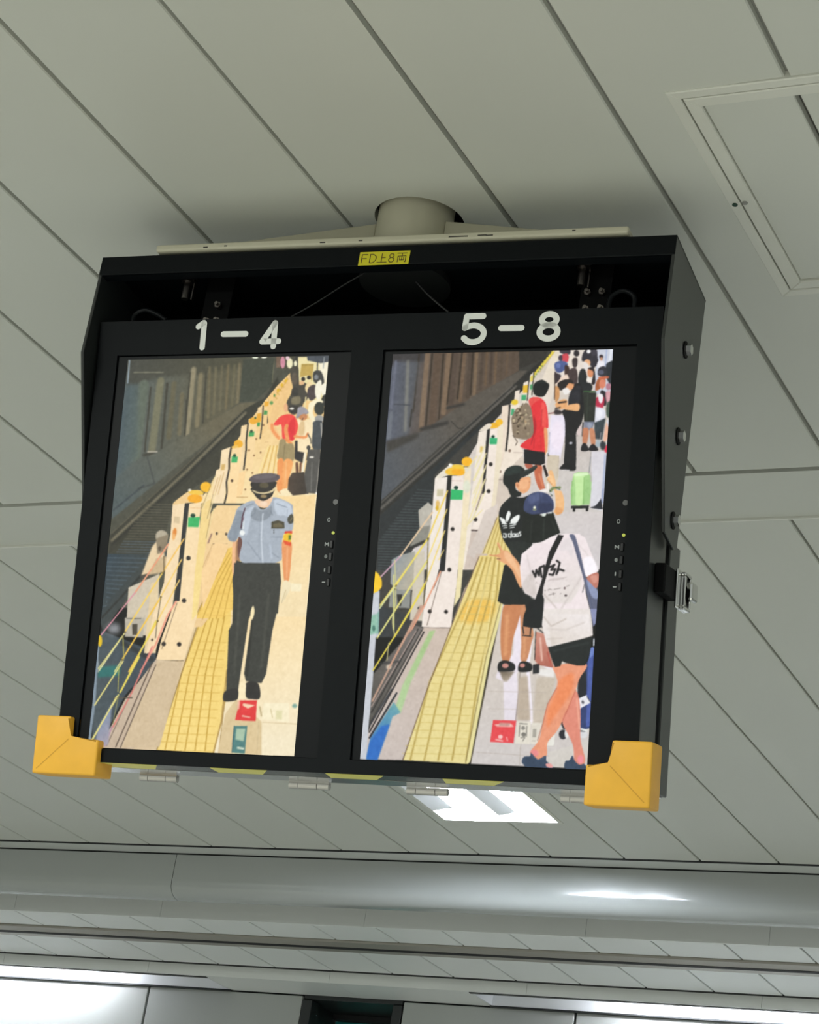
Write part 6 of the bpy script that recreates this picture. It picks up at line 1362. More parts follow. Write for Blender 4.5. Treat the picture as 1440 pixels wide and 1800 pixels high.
0 107 90 34 0 0.4 1 86.2,332.6 86.1,333.4 85.7,334.1 85,334.5 84.2,334.5 83.5,334.2 83,333.5 82.7,332.6 82.8,331.7 83.2,331 83.9,330.6 84.7,330.6 85.4,331 86,331.7
0 107 90 34 0 0.4 1 85.7,369.1 85.6,370 85.1,370.7 84.5,371.1 83.7,371.1 82.9,370.7 82.4,370 82.1,369.2 82.2,368.3 82.7,367.6 83.4,367.2 84.1,367.2 84.9,367.6 85.4,368.3
0 107 90 34 0 0.4 1 38,370.2 37.9,371.1 37.5,371.8 36.8,372.2 36,372.2 35.3,371.8 34.7,371.1 34.5,370.3 34.6,369.4 35,368.7 35.7,368.3 36.5,368.3 37.2,368.6 37.8,369.3
0 107 90 34 0 0.4 1 38.7,410.5 38.6,411.3 38.2,412 37.5,412.4 36.7,412.5 36,412.1 35.4,411.4 35.2,410.5 35.3,409.7 35.7,409 36.4,408.6 37.2,408.5 37.9,408.9 38.5,409.6
1 191 195 204 8.1 0.5 0 6,380.8 5,401
0 185 190 201 0 0.4 0 -0.3,380.9 10.3,379.1 14.7,451.1 -1.3,451.5
0 127 178 162 0 1.1 0 -0.7,418 12.1,411 14.1,444.5 0.4,451.5
0 63 106 96 0 0.5 1 8.3,437.1 8.3,439.5 7.8,441.5 7,442.6 5.9,442.7 4.9,441.6 4.1,439.6 3.7,437.2 3.7,434.7 4.2,432.7 5,431.6 6,431.6 7,432.6 7.8,434.6
0 246 201 42 0 0.2 1 -1.9,352.2 4.4,352.1 12.2,363.9 12.5,374 3.4,381.7 -0.8,379.2
2 227 204 132 232 214 142 0 0.4 0 198.2,259.8 176.2,341 191.6,265.3 203.8,240.8 219.2,240.8 223.1,353.8 202.5,394.2 159.3,395 167.2,333.1
1 179 154 76 1.3 0.6 0 199.7,251.7 187,297.8 171.7,354.5
1 179 154 76 1.3 0.6 0 203.1,251.7 192.6,297.7 180.6,354.4
1 179 154 76 1.3 0.6 0 206.4,251.7 198.2,297.7 189.5,354.3
1 179 154 76 1.3 0.6 0 209.8,251.6 203.8,297.6 198.4,354.2
1 179 154 76 1.3 0.6 0 213.1,251.6 209.3,297.6 207.3,354
1 106 82 56 0.9 0.4 0 192.8,262.6 174.5,318.1 167.2,333.1
1 214 191 112 0.6 0.4 0 181.6,300.5 206.8,301.1
1 214 191 112 0.6 0.4 0 182.2,308.6 207.4,309.2
1 214 191 112 0.6 0.4 0 182.8,316.7 208,317.3
1 214 191 112 0.6 0.4 0 183.4,324.8 208.6,325.3
1 214 191 112 0.6 0.4 0 184,332.9 209.2,333.4
1 214 191 112 0.6 0.4 0 184.6,340.9 209.7,341.4
1 214 191 112 0.6 0.4 0 185.2,349 210.3,349.4
1 214 191 112 0.6 0.4 0 185.8,357 210.9,357.5
1 214 191 112 0.6 0.4 0 186.4,365.1 211.5,365.5
1 214 191 112 0.6 0.4 0 187,373.1 212.1,373.5
2 220 208 198 210 198 188 0 0.4 0 169.1,246.4 159.2,300.7 191.2,259.9 192.6,240.9 172.4,251.8 163.4,281.7 149.3,318.4 167.1,331.7
2 205 188 174 201 189 182 0 0.7 0 96.9,433.8 33.9,625.9 87.5,434 134.7,434.5 167.4,372.7 182,318.5 163.3,318.7 159.8,354.8 148.7,373 69.5,637.6 0.1,639.1 14.3,582.2
2 87 84 79 113 106 102 0 1.3 0 10.4,537.7 84.6,475.9 11,507.8 74.6,431.3 87.6,435.5 11.9,591.2 7.2,537.8
1 189 154 134 3 0.7 0 80.1,401.2 13,549.6
1 47 44 43 2 0.7 0 78.3,437.2 13,567.4
1 58 54 52 1.7 0.7 0 84.7,438.6 12.7,582.3
1 31 29 31 2.3 0.7 0 88.1,441.5 12.4,597.1
1 168 148 140 1.7 0.7 0 75.4,440.3 12.2,558.5
1 59 58 58 2.6 2 0 12.9,492.8 53.9,487.2
0 201 185 166 0 1.3 1 40,496.5 39.7,498.1 38.6,499.4 36.9,500.1 34.9,500.2 33.1,499.5 31.7,498.3 31.2,496.8 31.5,495.2 32.6,493.9 34.3,493.2 36.3,493.1 38.1,493.8 39.5,495
2 167 196 135 179 207 156 0 1.7 0 97.4,439.8 54.1,566 97.4,439.8 106.7,438.1 72.5,520.9 61.1,566.3 49.3,565.6 60.1,524.3
2 105 163 171 44 111 192 0 1 0 43.7,554.5 21.2,626.4 48,549.9 60.4,565.8 48.3,572.1 28.7,639.3 9.6,638.7 14.7,605.9
0 42 108 192 0 2 0 30.6,587.6 44.6,584.1 28.7,639.3 12.1,638.6 13.9,614.9
1 35 38 45 3 0.7 0 51.6,536.4 13.1,606
1 44 48 56 2 0.7 0 43.2,530.7 12.9,585.3
0 199 203 210 0 0.7 0 -1.2,384.5 9.8,381.3 11,507.8 10.2,609.1 10.3,639.2 -0.6,638.5 -2.3,538.1
0 143 189 168 0 1.7 0 -1.5,417.8 9.4,414.6 11.4,444.7 0.1,448
0 74 122 108 0 0.7 1 8.2,437.3 8.1,439.4 7.5,441.1 6.6,442 5.5,442 4.3,441.1 3.5,439.5 3.1,437.4 3.1,435.3 3.7,433.6 4.6,432.6 5.8,432.6 6.9,433.5 7.7,435.2
0 246 201 42 0 0.3 1 -3.1,351 3.9,350.3 12,361.5 12.2,372.1 4.9,380.7 -1.7,378.4
1 233 217 114 2.3 0.3 0 64.4,325.9 13.1,400.9
1 226 220 132 2.3 0.3 0 84,331.7 12.7,452.2
1 230 212 79 2.6 0.3 0 83.6,366.5 57.8,419.6 10.5,501.8
1 216 216 138 2 0.7 0 31.5,353.6 38.6,438.1
1 200 192 136 1.7 0.7 0 32.4,459.3 31.5,486.3
1 201 156 132 2.6 0.7 0 83.2,401.1 35.7,498.1
2 233 211 133 230 216 150 0 0.3 0 182.5,324.5 119.5,637 169.8,321.7 208.7,321.3 208.8,386.9 191.8,490.8 175.3,639 70.2,637.6 98.8,534.9 128.8,439.1 149.4,381.9
0 238 194 90 0 5.3 1 153.4,393.8 187.3,388.7 200.6,401.9 186.7,422.9 146.4,423.8
1 179 154 76 2.3 1 0 173.8,324.6 155.9,384.8 103.6,517 82,637.1
1 179 154 76 2.3 1 0 180.6,324.6 167.1,384.6 123,516.4 104.5,636.2
1 179 154 76 2.3 1 0 187.5,324.5 178.3,384.4 142.3,515.8 126.8,635.2
1 179 154 76 2.3 1 0 194.3,324.4 189.4,384.2 161.5,515.2 149,634.3
1 179 154 76 2.3 1 0 201.1,324.3 200.6,384 180.6,514.7 171.2,633.4
1 242 230 168 1.3 1 0 176.7,330.6 124.9,516.3
1 242 230 168 1.3 1 0 187.9,330.5 154.7,515.4
1 242 230 168 1.3 1 0 199.1,330.3 184.3,514.6
1 205 184 104 0.9 0.7 0 167.6,351.7 204.7,353
1 205 184 104 0.9 0.7 0 163.2,363.8 203.5,364.9
1 205 184 104 0.9 0.7 0 158.9,375.8 202.2,376.9
1 205 184 104 0.9 0.7 0 154.6,387.8 201,388.8
1 205 184 104 0.9 0.7 0 150.3,399.9 199.8,400.7
1 205 184 104 0.9 0.7 0 145.9,411.9 198.6,412.6
1 205 184 104 0.9 0.7 0 141.6,423.9 197.3,424.5
1 205 184 104 0.9 0.7 0 137.3,435.9 196.1,436.4
1 205 184 104 0.9 0.7 0 133,447.9 194.9,448.2
1 205 184 104 0.9 0.7 0 128.7,459.9 193.7,460.1
1 205 184 104 0.9 0.7 0 124.4,471.9 192.5,471.9
1 205 184 104 0.9 0.7 0 120,483.9 191.2,483.7
1 205 184 104 0.9 0.7 0 115.7,495.9 190,495.6
1 205 184 104 0.9 0.7 0 111.4,507.9 188.8,507.4
1 205 184 104 0.9 0.7 0 107.1,519.8 187.6,519.2
1 205 184 104 0.9 0.7 0 102.8,531.8 186.4,530.9
1 205 184 104 0.9 0.7 0 98.5,543.8 185.2,542.7
1 205 184 104 0.9 0.7 0 94.2,555.7 184,554.4
1 205 184 104 0.9 0.7 0 89.9,567.7 182.8,566.2
1 205 184 104 0.9 0.7 0 85.6,579.6 181.6,577.9
1 205 184 104 0.9 0.7 0 81.3,591.6 180.4,589.6
1 205 184 104 0.9 0.7 0 77,603.5 179.1,601.3
1 205 184 104 0.9 0.7 0 72.7,615.5 177.9,613
1 205 184 104 0.9 0.7 0 68.4,627.4 176.7,624.7
1 106 82 56 1.3 0.3 0 168.4,323.2 147.8,382 98.8,534.9 70.2,637.6
1 230 220 156 5.9 0.7 0 211,395.8 194,479 175,634.6
1 138 122 74 1.3 0.3 0 207.9,395.8 190.9,479 170.6,637.7
1 107 93 62 1 0.3 0 215,395.7 198.6,478.8 178.9,638
2 210 200 190 207 201 198 0 0.7 0 193.6,473.1 205.5,633.4 213.2,383.8 282.7,435.6 360.9,526.5 360.7,638.2 179,638.8 196.2,508.3
2 239 230 240 226 219 226 0 1 0 226.1,413.2 220.6,589.3 231.4,401.3 243.1,392.2 249.5,483.3 241.7,501.1 246.8,530.2 245.3,573.8 227.1,574.5 221.1,513.4 208.5,508 213.3,490.2 233.4,472
1 242 235 244 5.3 0.7 0 261.2,433.1 257.6,489 269.5,573
1 242 235 244 3.3 2 0 283.3,488.3 301.8,493.6
1 194 182 174 1 0.3 0 246.8,530.2 245.1,570.9
1 91 74 66 0.7 0.3 0 246.3,489.3 246.2,530.2 244.5,571
0 200 188 172 0 3.3 0 272.4,506.1 302.4,502.3 292.7,580.8 271.2,575.8
0 189 174 156 0 2.6 0 245.1,506.9 258.6,503.6 267.8,570.1 246.6,570.9
1 185 173 162 0.7 0.3 0 197.7,528.8 289,527.7
1 185 173 162 0.7 0.3 0 199.7,555.1 290.8,553.7
1 185 173 162 0.7 0.3 0 254.8,608.2 255,637
1 179 167 158 0.7 0.3 0 186.2,621.1 259.4,622.4 358.1,621.2
0 233 230 226 0 1.7 0 277.6,492.8 300.2,492.2 299.6,505.3 275.1,501.6
0 228 72 78 0 0.2 0 209.2,571.7 245.6,571.2 243.7,605.2 206.9,604.6
0 239 182 172 0 0.5 0 211.4,578.3 222.9,576.5 237.3,575.9 242.6,580.5 234.8,581.5 216,581.5
0 201 148 140 0 0.6 0 219.9,575.2 237.2,575.2 234.7,580.1 218.8,580
0 246 200 196 0 0.6 1 226.3,596.3 226.1,597.6 225.1,598.7 223.7,599.3 222,599.4 220.4,598.8 219.3,597.8 218.9,596.5 219.1,595.2 220.1,594.1 221.6,593.5 223.2,593.4 224.8,594 225.9,595
1 242 176 172 2.5 0.6 0 216,600.8 226.2,602.4
1 242 176 172 1.6 0.6 0 232.3,596.7 234.1,602.1
0 227 221 207 0 0.3 0 247.1,572.1 268.6,572 269.5,605.5 245.9,605.8
1 125 122 116 1.4 0.5 0 250.9,575.4 263.1,575.7
1 119 116 109 1.4 0.6 0 251.8,578.1 251.6,594.6
1 119 116 109 1.4 0.6 0 262.6,579.1 263,594.2
0 140 137 130 0 0.8 1 260.3,581.9 260,583.3 259.2,584.3 258,585 256.6,585 255.3,584.5 254.4,583.5 254,582.2 254.2,580.9 255,579.8 256.2,579.2 257.6,579.1 258.9,579.6 259.9,580.6
0 124 121 114 0 0.9 1 262.2,591.5 262,592.9 261,594.1 259.6,594.8 257.9,594.8 256.4,594.2 255.3,593.1 254.8,591.7 255.1,590.3 256,589.1 257.5,588.4 259.1,588.4 260.6,588.9 261.8,590
1 138 134 125 1.6 0.5 0 254.6,596.5 260.9,595.6 257.8,601.2
0 224 218 205 0 0.5 0 270.1,573.4 285.8,573.5 282.4,605.7 269.5,604.8
0 169 165 154 0 0.5 0 272.2,582.9 277.9,582.7 278.1,594.9 272.4,595.2
1 169 165 154 1.2 0.6 0 272,600.6 277.7,600.4
0 232 230 221 0 0.6 0 287.3,594.6 307,591.1 306.6,606.1 293.8,606.6
1 169 164 154 0.5 0.2 0 255.3,606.8 256,636.8
2 216 210 204 207 202 194 0 0.9 0 323.2,579.6 326.8,633.7 300.2,615.9 359.5,595.9 362.2,637.6 298.8,637.6
0 50 64 111 0 0.2 0 345.5,488.7 359.1,458.1 361.2,578.2 345.9,581.5 344,551.6
1 111 134 200 6.2 0.9 0 356.4,460.9 354.7,477.5
0 75 94 166 0 0.5 0 350.5,477.6 358.4,469.1 359.6,575.5 354.1,577.1
0 29 33 40 0 0.5 1 338.1,505.3 346.9,488.6 350.9,528.2 343.5,544.8 338.4,531.3
0 233 233 238 0 0.2 0 337.6,536.1 351.7,529.3 358.5,540.9 341.8,550.6
0 90 90 98 0 0.5 1 348.6,539.6 348.9,540.8 348.8,541.9 348.3,542.6 347.5,543 346.5,542.8 345.6,542.1 345,541.1 344.6,539.9 344.8,538.8 345.3,538 346.1,537.7 347,537.9 347.9,538.6
1 45 48 56 1.1 0.2 0 352.5,531.6 358.5,540.2
0 35 37 44 0 0.5 1 326.1,589 325.7,592.1 324,594.6 321.5,596.1 318.6,596.2 315.9,594.9 314,592.5 313.1,589.5 313.5,586.4 315.2,583.9 317.7,582.4 320.6,582.3 323.3,583.6 325.3,586
1 35 37 44 3.7 0.5 0 315.5,570.3 320.4,579.7
0 216 216 218 0 0.8 1 357.6,587.8 357.1,590.2 355.2,592.1 352.5,593.3 349.4,593.4 346.5,592.5 344.4,590.7 343.6,588.3 344.1,586 345.9,584 348.7,582.9 351.8,582.7 354.7,583.7 356.7,585.5
1 74 76 82 2.5 0.6 0 346,582.8 355.8,582.5
1 233 236 232 3.1 0.5 0 347.2,580.1 355.8,582.5
0 230 230 226 0 0.6 1 328.6,587.6 328.4,590.5 327.6,592.9 326.4,594.3 324.9,594.3 323.4,593.1 322.3,590.7 321.8,587.8 321.9,584.9 322.7,582.5 324,581.1 325.5,581 326.9,582.3 328,584.6
2 201 138 120 180 106 90 0 0.3 0 271.1,443.7 291.2,484.7 266.3,436.8 279.4,439.3 298.7,490 274.1,486.5 267.9,479.8
1 227 182 166 3.1 1.6 0 274.2,446.4 279.3,479.5
1 147 67 47 0.8 0.3 0 269.7,485.3 297.3,490
1 184 87 74 1.6 0.6 0 287.1,466.8 294.2,487.4
1 32 34 31 1.2 0.2 0 266.5,435.4 267.9,479.8
0 37 38 42 0 0.3 0 265.5,486.8 275.4,485.1 276.4,498.9 266.4,500.6
0 200 131 88 0 0.3 1 215.6,395.7 240.3,396.7 238.8,418.9 231.8,448.5 228.6,481 217.3,481.3 212,452 211.2,419.5
1 221 156 108 5.3 3.3 0 220,413.4 221.2,472.4
0 201 138 98 0 0.3 1 239.7,396.7 251.1,398 263,436.1 261.2,453.7 255.4,480.3 246.3,480.5 245,454.1
1 217 156 112 4 2 0 250.1,448.1 250.4,474.5
0 23 24 26 0 0.3 1 211.4,485.8 221.8,481.2 236,486.1 237.6,495.4 226.2,498.6 212.4,498.5
0 201 138 128 0 0.7 1 227.6,489.2 227.3,490.9 225.9,492.2 223.9,493 221.6,493.1 219.4,492.4 217.9,491.1 217.2,489.5 217.6,487.8 219,486.5 221,485.7 223.3,485.6 225.5,486.3 227,487.6
0 23 24 26 0 0.3 1 244.2,485 252.5,481.8 263.4,485.9 263.2,496.1 244.4,497.5
0 201 138 128 0 0.7 1 253.5,488.2 253.2,489.6 252.1,490.8 250.4,491.4 248.6,491.5 246.8,490.9 245.5,489.8 245,488.4 245.3,487 246.4,485.9 248.1,485.2 250,485.2 251.8,485.7 253,486.8
2 124 112 95 181 167 150 0 2 0 223.1,498.7 227.2,513.3 213.9,498.4 237.7,497.7 227.2,513.3 221.1,513.4
1 154 159 180 0.8 0.3 0 267.5,129.2 268.2,161.9
0 207 196 180 0 0.6 0 263.8,164.8 285,165.7 286.6,178.2 270.4,172.3
2 207 194 172 214 203 184 0 0.8 0 271.5,166.3 282,209.2 266.9,164.8 284.3,166.4 286.4,197.4 282.6,218.1 267.7,221 264.9,201.8
1 181 168 148 0.6 0.3 0 284.8,166.4 283.8,203.3
0 234 160 108 0 0.2 1 254.9,123.1 262.5,123.2 265.4,144 265.2,161.9 260.6,161.8 257.8,142.5
0 181 96 74 0 0.5 1 231.4,178.1 242.1,179.6 247.2,187 235,185.5
0 196 105 74 0 0.2 1 246.8,181.1 258.8,179.6 260,197.4 266,218.1 258.6,219.5 249.9,203.3
1 220 138 100 2.6 1.3 0 255.3,194.4 262.8,215.1
0 242 235 230 0 0.3 1 258.6,219.5 267.5,217.3 269.3,222.5 258.9,224
0 26 27 30 0 0 0 228.3,155.7 261.9,158.9 263.3,178.2 257.4,181.1 229.9,178
0 226 52 58 0 0 1 232,78 242.3,73.6 253.3,78.3 260.2,90.3 264.7,121.7 257.9,123.1 261.8,157.4 257.4,159.6 239.1,157.3 221.9,151.2 231.8,140.8 239,134.9 238.4,105
0 238 86 80 0 1.9 1 252,81.2 258.7,90.3 262.1,117.2 254.7,120.1 251.5,96.2
0 179 38 47 0 1.3 1 239.8,102.1 245.6,120.1 241.1,142.4 238.5,149.8 241,120
1 179 38 47 1 0.6 0 252.8,93.2 253.2,120.1
1 196 44 52 1.3 0.6 0 243.8,137.9 243.5,155.8
1 196 44 52 1 0.6 0 253.5,135 255.8,157.4
0 230 84 79 0 0.3 1 230.4,77.9 239.3,73.6 248.7,76.7 239.9,82.6 234.2,88.5
0 25 28 27 0 0 1 236.5,55.5 240.7,49.5 249.6,46.4 255.9,49.8 261.6,54.4 259.9,63.4 254.4,72.3 245.3,72.9 237.3,67.5
1 45 51 48 1.6 1 0 239.2,51 255.9,49.8
0 238 240 234 0 0.5 1 268.1,162.6 267.9,163.8 267.4,164.7 266.6,165.2 265.7,165.2 264.8,164.7 264.1,163.8 263.8,162.6 264,161.4 264.5,160.5 265.3,160 266.3,160 267.1,160.5 267.8,161.5
1 51 48 47 1.3 0.3 0 266.7,161.9 268.5,167.1
0 138 122 102 0 0 1 219,89.8 226.2,82.4 234.3,90 238.4,105 241.6,129 234.8,139.4 221,139.3 210,134.7 205.6,116.7 204.8,104.7 211.5,91.2
0 74 60 46 0 0.6 1 210.3,98 210.4,97.2 210.9,96.5 211.8,96 212.9,95.7 214,95.8 214.9,96.2 215.4,96.8 215.4,97.6 214.9,98.3 214,98.9 212.8,99.1 211.7,99.1 210.8,98.7
0 168 152 126 0 0.6 1 235,116.3 234.5,116.9 233.8,117.3 232.8,117.4 231.9,117 231.2,116.4 230.8,115.6 230.8,114.8 231.2,114.1 232,113.7 232.9,113.7 233.9,114 234.6,114.6 235,115.4
0 181 155 120 0 0.6 1 215.3,115.6 214.9,115.2 214.8,114.6 214.9,114.1 215.3,113.7 215.8,113.5 216.3,113.5 216.8,113.8 217.1,114.2 217.2,114.7 217.1,115.2 216.8,115.6 216.3,115.9 215.7,115.8
0 110 99 80 0 0.6 1 219.4,118.6 219,119.3 218.4,119.7 217.8,119.7 217.2,119.5 216.9,118.9 216.7,118.2 216.9,117.5 217.3,116.9 217.9,116.5 218.5,116.4 219,116.7 219.4,117.2 219.6,117.9
0 87 72 54 0 0.6 1 216.7,108.1 216.7,107.6 217,106.9 217.6,106.1 218.5,105.3 219.4,104.8 220.1,104.6 220.6,104.7 220.7,105.2 220.4,105.9 219.7,106.7 218.9,107.5 218,108 217.2,108.2
0 168 152 126 0 0.6 1 228.4,111.4 227.6,111.1 226.9,110.6 226.6,110 226.6,109.3 227,108.7 227.7,108.4 228.6,108.4 229.4,108.6 230,109.1 230.4,109.8 230.4,110.5 229.9,111 229.2,111.4
0 74 60 46 0 0.6 1 219.9,103.6 219.1,103.7 218.3,103.6 217.7,103.2 217.5,102.6 217.6,102 218,101.4 218.7,101 219.6,100.8 220.3,100.9 220.9,101.3 221.2,101.9 221.1,102.6 220.6,103.1
0 168 152 126 0 0.6 1 231.1,115.4 230.9,114.9 231,114.3 231.3,113.7 231.9,113.4 232.5,113.3 233.1,113.4 233.6,113.8 233.8,114.3 233.7,114.9 233.4,115.4 232.8,115.8 232.2,115.9 231.6,115.8
0 74 60 46 0 0.6 1 211.3,103.3 211.1,102.8 211.2,102.2 211.6,101.6 212.2,101.2 212.8,101.1 213.5,101.2 213.9,101.6 214.1,102.1 214,102.7 213.6,103.3 213,103.6 212.4,103.8 211.7,103.7
0 110 99 80 0 0.6 1 216.3,115.3 215.9,115.5 215.2,115.4 214.5,115 213.9,114.4 213.5,113.7 213.4,113.1 213.6,112.6 214,112.5 214.7,112.6 215.4,113 216,113.5 216.4,114.2 216.5,114.9
0 198 181 149 0 0.6 1 233.5,104.9 233.4,104.4 233.7,103.8 234.4,103 235.2,102.4 236,101.9 236.8,101.8 237.2,101.9 237.3,102.4 237,103.1 236.4,103.8 235.6,104.5 234.7,104.9 234,105.1
0 87 72 54 0 0.6 1 216,128 215.4,127.5 215,126.8 214.9,126.1 215.1,125.3 215.7,124.8 216.4,124.5 217.1,124.7 217.8,125.1 218.2,125.8 218.3,126.6 218,127.3 217.5,127.8 216.7,128.1
0 168 152 126 0 0.6 1 229,112.3 228.1,112.4 227.2,112.1 226.3,111.3 225.7,110.3 225.4,109.2 225.6,108.3 226.2,107.7 227,107.5 228,107.9 228.8,108.6 229.5,109.6 229.7,110.7 229.5,111.7
0 110 99 80 0 0.6 1 216.6,127.2 216.2,126.5 216,125.9 216.2,125.3 216.6,125 217.2,125 217.9,125.2 218.5,125.8 218.9,126.4 219,127.1 218.8,127.6 218.4,128 217.8,128 217.1,127.7
0 87 72 54 0 0.6 1 225.1,110 224.5,110.1 223.9,110 223.3,109.6 223,109 223,108.4 223.3,107.8 223.7,107.4 224.4,107.3 225,107.5 225.5,107.9 225.8,108.4 225.9,109 225.6,109.6
0 74 60 46 0 0.6 1 229.4,124.4 228.9,124.6 228.2,124.3 227.5,123.8 227,123.1 226.7,122.3 226.7,121.6 227,121.2 227.6,121 228.3,121.3 228.9,121.8 229.5,122.5 229.7,123.3 229.7,124
0 168 152 126 0 0.6 1 225.4,120.8 224.9,120.6 224.4,120 224,119.1 223.9,118.1 224,117.2 224.4,116.6 224.9,116.3 225.5,116.5 226,117.1 226.3,118 226.4,119 226.3,119.9 225.9,120.6
0 181 155 120 0 0.6 1 223.2,106.8 222.7,107 222,107 221.2,106.7 220.5,106.1 220,105.4 219.9,104.7 220.1,104.1 220.6,103.8 221.4,103.9 222.1,104.2 222.8,104.8 223.3,105.5 223.4,106.2
0 110 99 80 0 0.6 1 208.9,99.9 209,99.4 209.6,99 210.4,98.7 211.4,98.7 212.3,98.9 212.9,99.2 213.2,99.6 213,100.1 212.5,100.5 211.7,100.7 210.7,100.8 209.8,100.6 209.2,100.3
0 198 181 149 0 0.6 1 211.8,97.2 211.6,96.7 211.7,95.9 212.1,95.1 212.8,94.3 213.6,93.7 214.3,93.4 214.8,93.6 215,94 214.9,94.8 214.5,95.6 213.8,96.4 213,97 212.3,97.3
0 110 99 80 0 0.6 1 234.6,106.9 234.2,107.4 233.7,107.6 233.2,107.6 232.7,107.4 232.3,106.9 232.2,106.3 232.3,105.8 232.6,105.3 233.1,105 233.7,105 234.2,105.3 234.6,105.7 234.7,106.3
0 110 99 80 0 0.6 1 228.9,102.6 228.4,103 227.5,103.1 226.4,102.9 225.3,102.3 224.5,101.5 224.1,100.6 224.2,99.9 224.7,99.5 225.6,99.4 226.7,99.7 227.8,100.3 228.6,101.1 229,101.9
0 74 60 46 0 0.6 1 210.1,110.7 209.5,110.9 208.7,110.7 207.9,110.1 207.2,109.3 206.8,108.4 206.7,107.6 207,107.1 207.6,106.9 208.4,107.1 209.3,107.7 210,108.5 210.4,109.3 210.4,110.1
0 110 99 80 0 0.6 1 220.9,119 220.4,119.4 219.5,119.5 218.5,119.2 217.6,118.6 216.8,117.8 216.5,117.1 216.6,116.4 217.1,116 217.9,115.9 218.9,116.2 219.9,116.8 220.6,117.6 221,118.3
0 168 152 126 0 0.6 1 233.9,104.3 233.6,103.8 233.6,103.3 233.8,102.8 234.2,102.5 234.7,102.4 235.2,102.5 235.7,102.8 235.9,103.3 236,103.8 235.8,104.3 235.4,104.6 234.9,104.8 234.3,104.6
0 198 181 149 0 0.6 1 226.5,102.9 226.1,102.2 226.1,101.4 226.5,100.6 227.2,99.9 228,99.5 228.9,99.5 229.5,99.9 229.9,100.6 229.9,101.4 229.5,102.2 228.8,102.9 228,103.2 227.1,103.2
0 198 181 149 0 0.6 1 213.6,128.1 213.8,127.6 214.4,127.2 215.4,126.9 216.5,126.8 217.5,127 218.2,127.4 218.5,127.9 218.4,128.4 217.7,128.8 216.8,129.1 215.7,129.2 214.7,129 213.9,128.6
0 198 181 149 0 0.6 1 220.4,88.8 220.2,89.4 219.6,89.9 218.7,90.2 217.8,90.1 216.9,89.8 216.3,89.2 216,88.6 216.2,87.9 216.8,87.4 217.7,87.2 218.6,87.2 219.5,87.5 220.1,88.1
0 74 60 46 0 0.6 1 215.8,110.2 215.3,110 214.8,109.6 214.5,109 214.5,108.4 214.7,107.8 215.1,107.3 215.6,107.2 216.1,107.4 216.6,107.8 216.9,108.4 216.9,109.1 216.7,109.7 216.3,110.1
0 198 181 149 0 0.6 1 216.2,100.3 215.9,99.5 216.1,98.7 216.6,98 217.4,97.6 218.3,97.4 219.1,97.6 219.7,98.2 220,98.9 219.8,99.7 219.3,100.4 218.5,100.9 217.6,101 216.8,100.8
0 74 60 46 0 0.6 1 217.4,132.2 216.9,132.3 216.2,132.1 215.6,131.6 215.1,130.9 214.9,130.2 215,129.5 215.4,129.1 216,129 216.6,129.2 217.2,129.7 217.7,130.4 217.9,131.1 217.8,131.8
0 168 152 126 0 0.6 1 233.7,133.9 232.8,133.7 232,133 231.5,132.1 231.4,131 231.6,130 232.2,129.3 233,129 233.8,129.2 234.6,129.8 235.1,130.8 235.2,131.9 235,132.9 234.4,133.6
0 74 60 46 0 0.6 1 215.4,93.1 215.3,92.4 215.7,91.7 216.3,91.3 217,91.2 217.8,91.3 218.4,91.8 218.8,92.4 218.8,93.1 218.5,93.7 217.9,94.1 217.1,94.3 216.3,94.1 215.7,93.7
0 198 181 149 0 0.6 1 208,111.7 207.4,111.2 207,110.4 207,109.5 207.3,108.7 207.9,108 208.7,107.8 209.5,107.9 210.1,108.4 210.5,109.2 210.5,110.1 210.2,110.9 209.6,111.5 208.8,111.8
0 168 152 126 0 0.6 1 224,109.4 223.5,109.9 222.7,110 221.9,109.8 221,109.3 220.5,108.6 220.2,107.9 220.4,107.2 220.9,106.8 221.7,106.6 222.5,106.8 223.3,107.3 223.9,108 224.2,108.7
0 74 60 46 0 0.6 1 223.4,102.6 223,103 222.4,103.1 221.9,103 221.5,102.7 221.3,102.2 221.3,101.7 221.6,101.1 222.1,100.7 222.6,100.6 223.1,100.7 223.6,101 223.8,101.5 223.7,102.1
0 198 181 149 0 0.6 1 227.9,118 227.3,117.7 226.9,116.9 226.7,115.8 226.8,114.6 227.2,113.6 227.7,113 228.4,112.8 229,113.2 229.4,114 229.6,115.1 229.5,116.2 229.1,117.2 228.6,117.9
0 74 60 46 0 0.6 1 217.7,121.1 217.1,121.5 216.3,121.5 215.5,121.1 214.7,120.5 214.3,119.7 214.1,118.9 214.4,118.3 215,118 215.8,118 216.6,118.3 217.4,119 217.8,119.7 217.9,120.5
0 110 99 80 0 0.6 1 220.8,113 220.7,112.2 221.1,111.4 221.8,110.6 222.9,110.2 224,110.1 225,110.3 225.6,111 225.7,111.8 225.4,112.6 224.6,113.4 223.5,113.8 222.4,113.9 221.5,113.7
0 87 72 54 0 0.6 1 219,96.9 218.4,97.1 217.7,96.9 217,96.4 216.5,95.7 216.1,94.9 216.1,94.2 216.4,93.8 216.9,93.6 217.6,93.8 218.3,94.3 218.9,95 219.2,95.8 219.3,96.5
0 198 181 149 0 0.6 1 209.5,112.9 208.7,112.8 207.8,112.3 207.2,111.3 206.8,110.2 206.8,109.1 207.1,108.2 207.8,107.8 208.6,107.9 209.4,108.4 210.1,109.4 210.5,110.5 210.5,111.6 210.2,112.5
0 198 181 149 0 0.6 1 226.9,95.8 226.4,95.8 225.8,95.4 225.3,94.8 225,94.1 224.8,93.3 225,92.7 225.3,92.4 225.8,92.4 226.4,92.7 226.9,93.3 227.2,94.1 227.4,94.9 227.2,95.5
